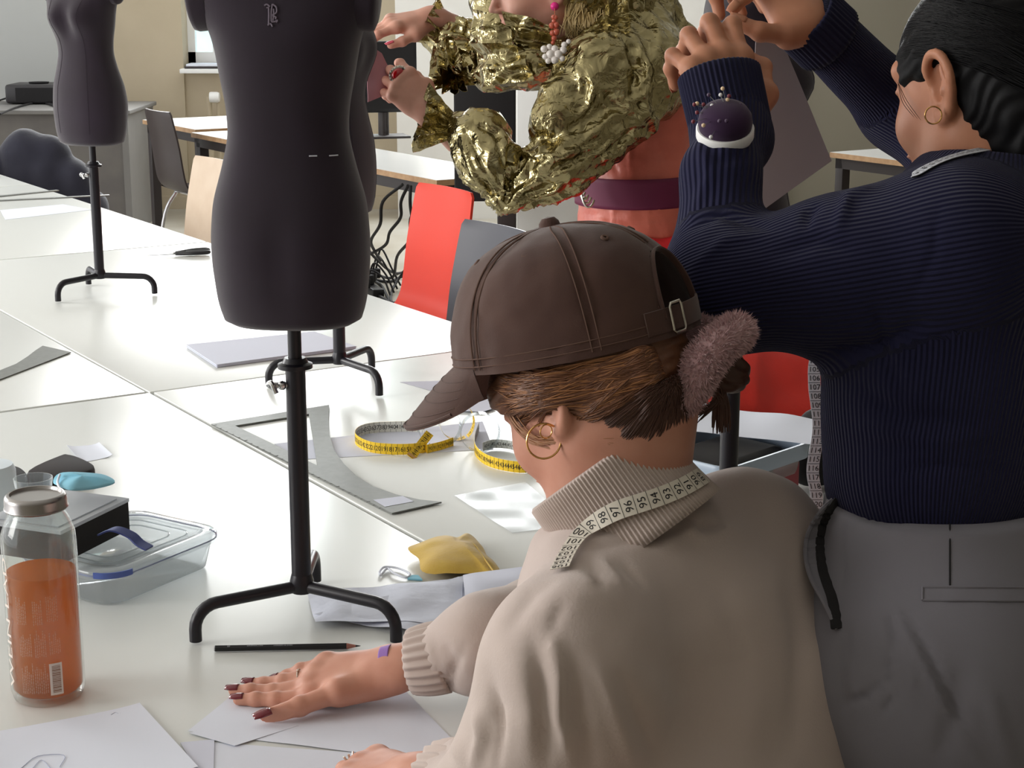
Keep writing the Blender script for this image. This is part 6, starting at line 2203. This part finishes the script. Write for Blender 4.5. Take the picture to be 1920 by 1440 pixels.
# ---- pencil
pa0, pb0 = T(402, 1216, ZT + .0042), T(676, 1211, ZT + .0042)
pd = unit(pb0 - pa0); L_ = np.linalg.norm(pb0 - pa0)
t = root('pencil', 'black pencil with silver lettering lying in front of the nearest dress form', 'pencil', pa0)
MB().tube([pa0 + pd * .001, pa0 + pd * (L_ - .017)], .0040, 6).build('pencil_body', MATS['black_plastic'], t, smooth=False)
mat('pencil_wood', (170, 116, 104), .7); mat('silver_print', (176, 178, 184), .4)
MB().tube([pa0 + pd * (L_ - .017), pa0 + pd * (L_ - .006)], [.0039, .0014], 12).build('sharpened_wood', MATS['pencil_wood'], t)
MB().tube([pa0 + pd * (L_ - .006), pa0 + pd * L_], [.0014, .0003], 10).build('pencil_lead', MATS['matte_black'], t)
MB().tube([pa0, pa0 + pd * .0012], .0036, 12).build('end_cap', MATS['silver_print'], t)
vn = unit(A3(0, -.5, 1)); sd2 = np.cross(vn, pd)
mb = MB()
for txt, off, sz in (('6B', .016, .0034), ('mars lumograph', .040, .0030), ('MADE IN GERMANY', .072, .0026)):
    V, F = text_geo(txt, sz)
    wd_ = V[:, 0].max()
    mb.add([pa0 + pd * (off + (wd_ - v[0])) - sd2 * (v[1] - sz * .3) + vn * .00385 for v in V], F)
mb.build('silver_lettering', MATS['silver_print'], t, smooth=False)

# ---- bottle of juice
bc_ = T(92, 1302)
t = root('juice_bottle', 'glass bottle two thirds full of orange brown juice with metal lid', 'bottle', (bc_[0], bc_[1], ZT))
thin('bottle_glass', (249, 251, 250), .20, .02, milk=.03)
BR = .0415
prof = [(0, .004), (.030, .003), (.036, .0), (.039, .003), (BR, .012), (BR, .150), (BR, .185), (.0405, .197), (.036, .210), (.0315, .218), (.0300, .223), (.0300, .232)]
pin = [(r - .0022, z + .002) for r, z in prof[4:]][::-1]
ob = MB().lathe([(r, z) for r, z in prof] + pin + [(.036, .009), (0, .008)], 64, (bc_[0], bc_[1], ZT)).build('glass', MATS['bottle_glass'], t, angle=70)
m = bpy.data.materials.new('juice'); m.use_nodes = True; nt = m.node_tree; nt.nodes.clear()
out = nt.nodes.new('ShaderNodeOutputMaterial'); tr2 = nt.nodes.new('ShaderNodeBsdfTransparent'); tr2.inputs[0].default_value = srgb((228, 164, 98)) + (1,)
df = nt.nodes.new('ShaderNodeBsdfDiffuse'); df.inputs[0].default_value = srgb((204, 134, 66)) + (1,)
tl = nt.nodes.new('ShaderNodeBsdfTranslucent'); tl.inputs[0].default_value = srgb((216, 138, 62)) + (1,)
m1 = nt.nodes.new('ShaderNodeMixShader'); m1.inputs[0].default_value = .55; m2 = nt.nodes.new('ShaderNodeMixShader'); m2.inputs[0].default_value = .5
nt.links.new(df.outputs[0], m1.inputs[1]); nt.links.new(tl.outputs[0], m1.inputs[2]); nt.links.new(tr2.outputs[0], m2.inputs[1]); nt.links.new(m1.outputs[0], m2.inputs[2]); nt.links.new(m2.outputs[0], out.inputs[0])
MATS['juice'] = m
MB().lathe([(0, .009), (.034, .009), (.0385, .014), (.0388, .150), (.0380, .1515), (0, .1515)], 56, (bc_[0], bc_[1], ZT)).build('juice', m, t, angle=50)
mat('lid_metal', (160, 156, 154), .28, metal=1.0, bump=(500, .1, .0003))
lid = MB().lathe([(0, .2385), (.027, .2385), (.0285, .2415), (.031, .2415), (.0335, .239), (.0345, .236), (.0345, .228), (.0355, .226), (.0345, .2245), (.0325, .2245)], 56, (bc_[0], bc_[1], ZT)).build('lid', MATS['lid_metal'], t, angle=60)
mat('label_white', (226, 214, 206), .7)
m_ = thin('label_print', (255, 250, 244), .02, .3, milk=.45, milkcol=(240, 226, 214))
def on_bottle(u, z, r=BR + .0005):      # u metres round from the camera side, + to the right
    a = -PI / 2 + u / r + .05
    return A3(bc_[0] + r * math.cos(a), bc_[1] + r * math.sin(a), ZT + z)
mb = MB()
V, F = text_geo('WEIN LAD', 1.0)
hh = .0155
wtot = V[:, 0].max()
for v in [V]:
    mb.add([on_bottle(-.0400 - (q[1] - .35) * hh, .020 + q[0] / wtot * .155) for q in v], F)
mb.build('vertical_lettering', MATS['label_white'], ob, smooth=False)
mb = MB(); rs = np.random.RandomState(2)
for bx, z0, z1, cols in ((-.022, .100, .134, 6), (-.002, .100, .134, 5), (.013, .103, .136, 6), (-.020, .062, .096, 7), (-.002, .062, .096, 6), (.014, .064, .094, 6), (-.020, .018, .056, 7), (-.004, .018, .056, 7)):
    for k in range(cols):
        u = bx + k * .0022; a0 = z0 + rs.rand() * .002; b0 = z1 - rs.rand() * .014
        q = a0
        while q < b0:
            l = .0012 + .003 * rs.rand()
            mb.add([on_bottle(u, q), on_bottle(u + .0011, q), on_bottle(u + .0011, min(q + l, b0)), on_bottle(u, min(q + l, b0))], [(0, 1, 2, 3)])
            q += l + .0008
mb.build('fine_print', m_, ob, smooth=False)
mb = MB()
g_ = [(.013 + .0022 * i, z) for i in range(7) for z in (.016, .054)]
for i in range(6): mb.add([on_bottle(.012 + .0024 * i, .016, BR + .0006), on_bottle(.012 + .0024 * (i + 1), .016, BR + .0006), on_bottle(.012 + .0024 * (i + 1), .054, BR + .0006), on_bottle(.012 + .0024 * i, .054, BR + .0006)], [(0, 1, 2, 3)])
mb.build('barcode_field', MATS['label_white'], ob, smooth=False)
mb = MB(); z = .019
while z < .051:
    h_ = .0005 + .0011 * rs.rand()
    mb.add([on_bottle(.0150, z, BR + .0010), on_bottle(.0245, z, BR + .0010), on_bottle(.0245, z + h_, BR + .0010), on_bottle(.0150, z + h_, BR + .0010)], [(0, 1, 2, 3)]); z += h_ + .0009
mat('print_brown', (150, 110, 90), .7); mb.build('barcode', MATS['print_brown'], ob, smooth=False)

# ---- lidded food box
def rounded(cx, cy, ax, ay, r, ex, ey, n=6):
    out = []
    for sx, sy, a0 in ((1, 1, 0), (-1, 1, 90), (-1, -1, 180), (1, -1, 270)):
        for i in range(n + 1):
            a = math.radians(a0 + 90 * i / n)
            out.append(A3(cx, cy, 0) + ex * (sx * (ax - r) + r * math.cos(a)) + ey * (sy * (ay - r) + r * math.sin(a)))
    return out
def loft(rings, close_bottom=True, close_top=True):
    n = len(rings[0]); V = [p for r_ in rings for p in r_]; F = []
    for j in range(len(rings) - 1):
        for i in range(n): F.append((j * n + i, j * n + (i + 1) % n, (j + 1) * n + (i + 1) % n, (j + 1) * n + i))
    if close_bottom: F.append(tuple(range(n))[::-1])
    if close_top: F.append(tuple((len(rings) - 1) * n + i for i in range(n)))
    return V, F
LZ = ZT + .052
q_r, q_f, q_b = T(430, 992, LZ), T(205, 1082, LZ), T(235, 955, LZ)       # right, front, back corners of the lid
ex = unit(A3(*(q_f - q_r)[:2], 0)); ey = unit(A3(-ex[1], ex[0], 0)) * -1
wx = np.linalg.norm((q_f - q_r)[:2]); wy = abs((q_b - q_r) @ ey)
cc_ = (q_r + q_f) / 2 + ey * (1 if (q_b - q_r) @ ey > 0 else -1) * wy / 2
if (q_b - q_r) @ ey < 0: ey = -ey
t = root('food_container', 'clear plastic food box with blue clasp under the black box, behind the bottle', 'container', (cc_[0], cc_[1], ZT))
thin('box_plastic', (232, 236, 238), .22, .08, milk=.30)
ax_, ay_ = wx / 2, wy / 2
Z = lambda rr, z: [p + A3(0, 0, z) for p in rr]
rg_ = [Z(rounded(cc_[0], cc_[1], ax_ - .020, ay_ - .020, .030, ex, ey), ZT + .0008), Z(rounded(cc_[0], cc_[1], ax_ - .014, ay_ - .014, .034, ex, ey), ZT + .004), Z(rounded(cc_[0], cc_[1], ax_ - .006, ay_ - .006, .036, ex, ey), ZT + .044)]
V, F = loft(rg_, True, False); mesh('box_body', V, F, MATS['box_plastic'], t, angle=60)
rg_ = [Z(rounded(cc_[0], cc_[1], ax_ - .001, ay_ - .001, .040, ex, ey), ZT + .040), Z(rounded(cc_[0], cc_[1], ax_, ay_, .040, ex, ey), ZT + .046), Z(rounded(cc_[0], cc_[1], ax_, ay_, .040, ex, ey), ZT + .050),
       Z(rounded(cc_[0], cc_[1], ax_ - .003, ay_ - .003, .038, ex, ey), ZT + .053), Z(rounded(cc_[0], cc_[1], ax_ - .020, ay_ - .020, .030, ex, ey), ZT + .0535), Z(rounded(cc_[0], cc_[1], ax_ - .024, ay_ - .024, .028, ex, ey), ZT + .0505)]
V, F = loft(rg_, False, True); lidb = mesh('box_lid', V, F, MATS['box_plastic'], t, angle=60)
mat('clasp_blue', (84, 104, 176), .35)
MB().tube(Z(rounded(cc_[0], cc_[1], ax_ - .001, ay_ - .001, .040, ex, ey), ZT + .0455) , .0010, 6, closed=True).build('lid_seal', MATS['clasp_blue'], lidb)
f0 = cc_ + ex * ax_
fp = [p for p in Z(rounded(cc_[0], cc_[1], ax_ + .001, ay_ + .001, .041, ex, ey), ZT + .048)]
sel = sorted(fp, key=lambda p: np.hypot(*(project(p)[:2] - np.array([232, 1078]))))[:6]
sel = sorted(sel, key=lambda p: project(p)[0])
Vv, Ff, _, _ = ribbon(spline(sel, 4), up, .008, .002); mesh('blue_clasp', Vv, Ff, MATS['clasp_blue'], t, angle=50)
# embossed panel lines on the lid
mb = MB()
for k, ins in enumerate((.035, .052)):
    mb.tube(Z(rounded(cc_[0], cc_[1], ax_ - ins, ay_ - ins, .022, ex, ey), ZT + .0512), .0011, 6, closed=True)
mb.build('lid_ridge', MATS['box_plastic'], lidb)
# blue carrying handle strap
hs = spline([P(190, 1000, 1.98), P(215, 992, 1.985), P(245, 1003, 1.985), P(262, 1018, 1.98), P(280, 1028, 1.975)], 8)
mat('strap_blue', (52, 66, 128), .5)
Vv, Ff, _, _ = ribbon(hs, unit(A3(.4, 1, .0)), .016, .002); o = mesh('handle_strap', Vv, Ff, MATS['strap_blue'], t, angle=50)
# ---- black box with pale lid on top
bz = ZT + .058
A_, B_, C_ = T(242, 934, bz + .045), T(95, 1005, bz + .045), T(150, 917, bz + .045)
exx = unit(A3(*(B_ - A_)[:2], 0)); eyy = A3(exx[1], -exx[0], 0)
if (C_ - A_) @ eyy < 0: eyy = -eyy
Lx, Ly = .155, .125
t = root('black_box', 'black box with white lid stacked on the plastic food box', 'box', (A_[0], A_[1], bz))
R_ = np.stack([exx, eyy, np.cross(exx, eyy)], 1)
def quadbox(o, lx, ly, z0, z1, m, name, ins=0):
    V = []
    for z in (z0, z1):
        for (a, b) in ((ins, ins), (lx - ins, ins), (lx - ins, ly - ins), (ins, ly - ins)):
            p = o + exx * a + eyy * b; V.append((p[0], p[1], z))
    F = [(0, 3, 2, 1), (4, 5, 6, 7), (0, 1, 5, 4), (1, 2, 6, 5), (2, 3, 7, 6), (3, 0, 4, 7)]
    if np.cross(exx, eyy)[2] < 0: F = [f[::-1] for f in F]
    return MB().add(V, F).build(name, m, t, angle=20)
quadbox(A_, Lx, Ly, bz, bz + .040, MATS['matte_black'], 'box_body', .001)
thin('lid_frost', (230, 234, 240), .14, .12, milk=.85, milkcol=(222, 225, 230))
quadbox(A_, Lx, Ly, bz + .0402, bz + .045, MATS['lid_frost'], 'box_lid')
quadbox(A_, Lx, Ly, bz + .0452, bz + .0465, MATS['lid_frost'], 'lid_rim', .012)
# ---- blue mask, phone, glasses case
mk_ = [P(100, 905, 2.12), P(118, 885, 2.13), P(190, 886, 2.15), P(215, 905, 2.12), P(175, 918, 2.10), P(128, 917, 2.08)]
cm = np.mean(mk_, 0); rim = spline(mk_, 6, closed=True)
V, F = [], []; n = len(rim); K = 8
for lay in (0, 1):
    for j in range(K + 1):
        tt_ = j / K
        for p in rim:
            q = cm + (p - cm) * tt_; V.append(q + A3(0, 0, .006 * (1 - tt_ ** 2) - lay * .0015 + .002 * math.sin(60 * q[1])))
M0 = (K + 1) * n
for j in range(K):
    for i in range(n):
        k = (i + 1) % n; f4 = (j * n + i, (j + 1) * n + i, (j + 1) * n + k, j * n + k); F.append(f4[::-1]); F.append(tuple(q + M0 for q in f4))
for i in range(n): k = (i + 1) % n; F.append((K * n + i, K * n + k, K * n + k + M0, K * n + i + M0))
o = mesh('face_mask', V, F, MATS['mask_blue'], angle=60); tag(o, 'light blue face mask resting on the white lid behind the bottle', 'face mask')
MB().tube(spline([P(112, 890, 2.12), P(108, 904, 2.10), P(112, 916, 2.08)], 6), .0016, 8).build('ear_loop', MATS['paper'], o)
mat('case_brown', (40, 33, 33), .75, spec=.25)
def slab(px, z, th, m, name, label, cat, r=.012):
    pts = [T(x, y, z) for x, y in px]
    a = sum(pts[i][0] * pts[(i + 1) % len(pts)][1] - pts[(i + 1) % len(pts)][0] * pts[i][1] for i in range(len(pts)))
    if a < 0: pts = pts[::-1]
    c = np.mean(pts, 0); rg = spline(pts, 4, closed=True)
    rings = []
    for s, dz in ((.93, 0), (.99, .15), (1, .4), (1, .65), (.97, .9), (.90, 1)):
        rings.append([c + (p - c) * s + A3(0, 0, -th + th * dz) for p in rg])
    V, F = loft(rings); o = mesh(name, V, F, MATS[m], angle=60); return tag(o, label, cat)
slab([(52, 880), (112, 852), (128, 850), (150, 856), (174, 868), (176, 876), (160, 886), (100, 903), (60, 906)], ZT + .022, .021, 'case_brown', 'glasses_case', 'dark brown glasses case lying behind the blue mask', 'glasses case')
slab([(-40, 876), (0, 872), (30, 872), (48, 882), (52, 898), (40, 914), (0, 920), (-40, 916)], ZT + .028, .027, 'case_brown', 'leather_case', 'dark rounded leather case at the left frame edge', 'case')
# clear cup rim behind the bottle and a pale blue tub at the edge
for (x, y, r, h, lab) in ((66, 958, .026, .040, 'small clear plastic cup right behind the bottle lid'),):
    c = T(x, y, bz + .04)
    o = MB().lathe([(r * .8, 0), (r, h), (r - .0015, h), (r * .8 - .0015, .001)], 30, (c[0], c[1], bz + .047)).build('plastic_cup', MATS['clear_plastic'], angle=60); tag(o, lab, 'cup')
c = T(-12, 985, ZT); mat('tub_white', (222, 232, 240), .5)
o = MB().lathe([(0, .001), (.034, .001), (.038, .01), (.038, .085), (.034, .095), (0, .097)], 30, (c[0], c[1], ZT)).build('plastic_tub', MATS['tub_white']); tag(o, 'pale white blue tub cut by the left frame edge', 'tub')

# ---- right side: clear storage box with dark cloth, paper sheet, bag, red jacket
q1, q2, q3 = T(1305, 905, ZT + .10), T(1510, 852, ZT + .10), T(1275, 830, ZT + .10)
BX0 = T(1318, 1010); 
e1 = unit(A3(*(T(1522, 828, ZT + .11) - T(1365, 880, ZT + .11))[:2], 0)); e2 = A3(-e1[1], e1[0], 0)
o0 = T(1365, 880, ZT + .11)
lx_, ly_ = np.linalg.norm((T(1522, 828, ZT + .11) - o0)[:2]), .17
cb = o0 + e1 * lx_ / 2 + e2 * ly_ / 2
t = root('storage_box', 'clear plastic storage box filled with dark cloth under the white sheet', 'storage box', (cb[0], cb[1], ZT))
rg_ = [Z(rounded(cb[0], cb[1], lx_ / 2 - .016, ly_ / 2 - .016, .02, e1, e2), ZT + .001), Z(rounded(cb[0], cb[1], lx_ / 2 - .004, ly_ / 2 - .004, .024, e1, e2), ZT + .095)]
V, F = loft(rg_, True, False); mesh('box_body', V, F, MATS['box_plastic'], t, angle=60)
rg_ = [Z(rounded(cb[0], cb[1], lx_ / 2 + .004, ly_ / 2 + .004, .028, e1, e2), ZT + .088), Z(rounded(cb[0], cb[1], lx_ / 2 + .006, ly_ / 2 + .006, .028, e1, e2), ZT + .108), Z(rounded(cb[0], cb[1], lx_ / 2 + .004, ly_ / 2 + .004, .028, e1, e2), ZT + .112),
       Z(rounded(cb[0], cb[1], lx_ / 2 - .004, ly_ / 2 - .004, .024, e1, e2), ZT + .110), Z(rounded(cb[0], cb[1], lx_ / 2 - .005, ly_ / 2 - .005, .024, e1, e2), ZT + .090)]
mat('rim_plastic', (168, 184, 202), .3)
V, F = loft(rg_, False, False); mesh('box_rim', V, F, MATS['rim_plastic'], t, angle=60)
o = MB().box((-lx_ / 2 + .02, -ly_ / 2 + .02, ZT + .004), (lx_ / 2 - .02, ly_ / 2 - .02, ZT + .104), R=np.stack([e1, e2, A3(0, 0, 1)], 1), o=(cb[0], cb[1], 0), bev=.02).build('dark_cloth', MATS['matte_black']); tag(o, 'dark folded cloth inside the clear storage box', 'cloth')
o = MB().box((lx_ / 2 - .075, -ly_ / 2 + .008, ZT + .004), (lx_ / 2 - .017, -ly_ / 2 + .019, ZT + .082), R=np.stack([e1, e2, A3(0, 0, 1)], 1), o=(cb[0], cb[1], 0), bev=.003)
mat('crimson_pack', (150, 56, 66), .5); o = o.build('crimson_package', MATS['crimson_pack']); tag(o, 'crimson package pressed against the storage box corner', 'package')
zc_ = ZT + .116
cloth_patch('paper_sheet', [T(1255, 805, zc_), T(1300, 755, zc_ + .01), T(1564, 793, zc_ + .015), T(1520, 832, zc_)], .0006, MATS['paper'], 'white paper sheet laid across the clear storage box', 'paper', wave=.004, f=14)
# black bag
f_ = Field(P(1560, 900, 2.75) - .25, P(1560, 900, 2.75) + .25, .008)
bgc = T(1555, 935, ZT); bgc = A3(bgc[0], bgc[1], ZT)
f_.cap(bgc + A3(-.02, .06, .05), bgc + A3(.06, .10, .05), .048, .048, .03).cap(bgc + A3(-.01, .06, .10), bgc + A3(.05, .09, .11), .035, .035, .03)
f_.plane((0, 0, ZT + .001), (0, 0, -1))
V, F = f_.polys(2); V += normals(V, F) * (.004 * vnoise(V * 24))[:, None]; V[:, 2] = np.maximum(V[:, 2], ZT + .0008)
o = mesh('black_bag', V, F, MATS['matte_black']); tag(o, 'small black bag standing right of the clear storage box', 'bag')
MB().tube(spline([bgc + A3(-.03, .0, .10), bgc + A3(-.035, -.005, .075), bgc + A3(-.03, -.01, .05), bgc + A3(-.02, -.005, .07), bgc + A3(-.022, .0, .10)], 6), .0018, 8).build('zip_pull', MATS['steel'], o)
# red jacket over the chair
mat('fleece_red', (206, 40, 24), .95, sheen=.5, bump=(70, .3, .003))
jc = P(1455, 700, 3.45)
f_ = Field(jc - A3(.32, .25, .45), jc + A3(.32, .3, .22), .009)
f_.cap(jc + A3(-.13, .02, .02), jc + A3(.09, .04, -.02), .055, .065, .05).cap(jc + A3(-.10, .0, -.08), jc + A3(.10, .02, -.12), .10, .085, .06)
f_.cap(jc + A3(-.10, .0, -.2), jc + A3(.07, .02, -.3), .09, .09, .06).cap(jc + A3(.08, .03, -.03), jc + A3(.12, .0, -.26), .04, .04, .03)
V, F = f_.polys(2); N = normals(V, F)
V += N * (.008 * (1 - 2 * np.abs(vnoise(V * 11, 2))) + .004 * vnoise(V * 25))[:, None]
o = mesh('red_jacket', V, F, MATS['fleece_red']); tag(o, 'bright red fleece jacket bunched over a chair behind the storage box', 'jacket')
# ---- tape measures worn round the necks
def drape(px, lift=0): return np.array([P(*q) for q in px])
from mathutils.bvhtree import BVHTree


def bvh_of(objs):
    V, F = [], []
    for o in objs:
        n = len(V)
        V += [tuple(v.co) for v in o.data.vertices]
        F += [tuple(i + n for i in p.vertices) for p in o.data.polygons]
    return BVHTree.FromPolygons(V, F)


def hit(bv, x, y, lift=.002):
    d = Vector(unit(ray(x, y)))
    loc, nrm, _, _ = bv.ray_cast(Vector(CAM), d)
    if loc is None: return None, None
    n = np.array(nrm)
    if n @ np.array(d) > 0: n = -n
    return np.array(loc) + n * lift, n


def smooth1(A, k=3):
    A = np.asarray(A, float)
    for _ in range(k):
        B = A.copy(); B[1:-1] = (A[:-2] + A[1:-1] * 2 + A[2:]) / 4; A = B
    return A


# tape round the seated person's collar
colr = [c for c in sw.children if c.name.startswith('collar')][0]
bv = bvh_of([sw, colr])
pth = spline([(x, y, 0) for x, y in ((1052, 1072), (1064, 1046), (1086, 1012), (1118, 980), (1160, 957), (1205, 943), (1250, 928), (1290, 910), (1318, 893))], 8)
Pn, Nn = [], []
for x, y, _ in pth:
    p, n = hit(bv, x, y, .0022)
    if p is not None: Pn.append(p); Nn.append(n)
Pn, Nn = smooth1(Pn, 14), smooth1(Nn, 80)
Pn = Pn + unit(Nn[len(Nn) // 2]) * .003
tg_ = np.gradient(Pn, axis=0); wd_ = np.cross(Nn, tg_); wd_ /= np.linalg.norm(wd_, axis=1)[:, None]
mat('tape_cream', (222, 214, 200), .6)
tape('tape_measure', Pn[::-1] + smooth1(Nn, 2)[::-1] * .0012, wd_[::-1], .0168, 'tape_cream', 89, 1, 'white tape measure worn round the beige sweatshirt collar, numbers 89 to 100', (1, -1), .6, False, every=.0125)

# tape round the standing person's neck, one end hanging in front
colk = [c for c in sweater.children if c.name.startswith('collar')][0]
bv = bvh_of([sweater, colk])
pth = spline([(x, y, 0) for x, y in ((1712, 334), (1742, 316), (1780, 300), (1830, 287), (1880, 278), (1935, 272))], 8)
Pn, Nn = [], []
for x, y, _ in pth:
    p, n = hit(bv, x, y, .0025)
    if p is not None: Pn.append(p); Nn.append(n)
Pn, Nn = smooth1(Pn, 6), smooth1(Nn, 12)
tg_ = np.gradient(Pn, axis=0); wd_ = np.cross(Nn, tg_); wd_ /= np.linalg.norm(wd_, axis=1)[:, None]
if wd_[len(wd_) // 2] @ UP < 0: wd_ = -wd_
hang = [P(1690, 352, 1.80), P(1640, 430, 1.93), P(1570, 560, 1.93), P(1532, 660, 1.875), P(1527, 720, 1.86), P(1535, 800, 1.86), P(1524, 880, 1.86), P(1531, 935, 1.86), P(1525, 1002, 1.86)]
full = np.vstack([Pn[::-1], spline(hang, 8)])
wf = np.vstack([wd_[::-1], np.tile(RT, (len(full) - len(Pn), 1))]); wf = smooth1(wf, 10); wf /= np.linalg.norm(wf, axis=1)[:, None]
mat('tape_pale', (206, 208, 216), .6)
tape('tape_measure', full, wf, .0135, 'tape_pale', 20, 1, 'white tape measure round the navy sweater\'s neck, one end hanging in front', (1, -1), .5, False)

# wrist pin cushion with pins
pcw, pn_ = hit(bvh_of([sweater] + [c for c in sweater.children]), 1360, 248, -.004)
pax = unit(-FW * .66 + UP * .75 - RT * .06)
RP = frame_from(np.cross(UP, pax), pax)
mat('cushion_plum', (50, 24, 58), .9, sheen=.15)
pc = root('pin_cushion', 'round plum wrist pin cushion on white base strapped to the navy sleeve', 'pin cushion', pcw)
MB().lathe([(0, .0105), (.0280, .0105), (.0290, .009), (.0290, .001), (.027, -.003), (0, -.003)], 40, pcw, RP).build('white_base', MATS['white_paint'], pc)
MB().lathe([(.0262, .010), (.0272, .016), (.0262, .023), (.022, .030), (.014, .0345), (.006, .036), (0, .0362)], 40, pcw, RP).build('cushion', MATS['cushion_plum'], pc, angle=80)
pl = [(1355, 166, 'cream'), (1351, 178, 'white'), (1364, 187, 'cream'), (1367, 180, 'red'), (1329, 178, 'dark'), (1307, 194, 'cream'), (1302, 196, 'red'), (1319, 196, 'red'), (1335, 198, 'white'), (1332, 203, 'white'),
      (1326, 209, 'white'), (1339, 206, 'dark'), (1307, 211, 'red'), (1300, 228, 'red'), (1319, 235, 'cream'), (1333, 257, 'white'), (1366, 211, 'dark'), (1378, 210, 'dark'), (1388, 208, 'white'), (1388, 197, 'dark'),
      (1362, 227, 'dark'), (1349, 227, 'dark')]
PC_ = {'cream': (236, 206, 170), 'white': (236, 234, 236), 'red': (120, 50, 64), 'dark': (84, 66, 92)}
for k, c in PC_.items(): mat('pin_' + k, c, .25)
dome = pcw + pax * .018
for i, (x, y, k) in enumerate(pl):
    inx = pcw + pax * .028 + RT * (x - 1352) * .00028 - UP * (y - 205) * .00022
    dpt = project(dome)[2] - .030 if y > 220 else project(dome)[2] - .006
    hd = P(x, y, dpt)
    t = root('pin', {'cream': 'cream headed pin stuck in the plum wrist cushion', 'white': 'white headed pin stuck in the plum wrist cushion', 'red': 'dark red headed pin stuck in the plum wrist cushion', 'dark': 'dark violet headed pin stuck in the plum wrist cushion'}[k], 'pin', hd, group=k + ' headed pins in the wrist cushion')
    MB().tube([hd, inx], .0003, 5).build('needle', MATS['steel'], t)
    MB().ball(hd, .0021, 10).build('pin_head', MATS['pin_' + k], t)

# sheet hanging from the raised hands
mat('pattern_cloth', (170, 160, 164), .85, mottle=(6, (158, 148, 152), .5))
o = cloth_patch('pattern_cloth', [P(1418, 62, 1.98), P(1474, 96, 2.0), P(1560, 302, 2.05), P(1402, 412, 2.05)], .0008, MATS['pattern_cloth'], 'mauve grey pattern sheet hanging from the raised hands at the dress form', 'cloth', wave=.010, f=9)
mb = MB()
for a, b in (((1450, 352), (1548, 250)), ((1440, 335), (1540, 232)), ((1470, 372), (1558, 285))):
    mb.tube([P(a[0], a[1], 2.03), P(b[0], b[1], 2.035)], .0004, 4)
# stone ring on the flat hand
q = pa_[2][0][0] * .5 + pa_[2][0][1] * .5
MB().tube(hoop(q, pa_[2][0][1] - pa_[2][0][0], .0098, 0, 24), .0008, 6, closed=True).ball(q + RH[:, 2] * .0105, .0016, 8).build('stone_ring', MATS['silver_metal'], body)
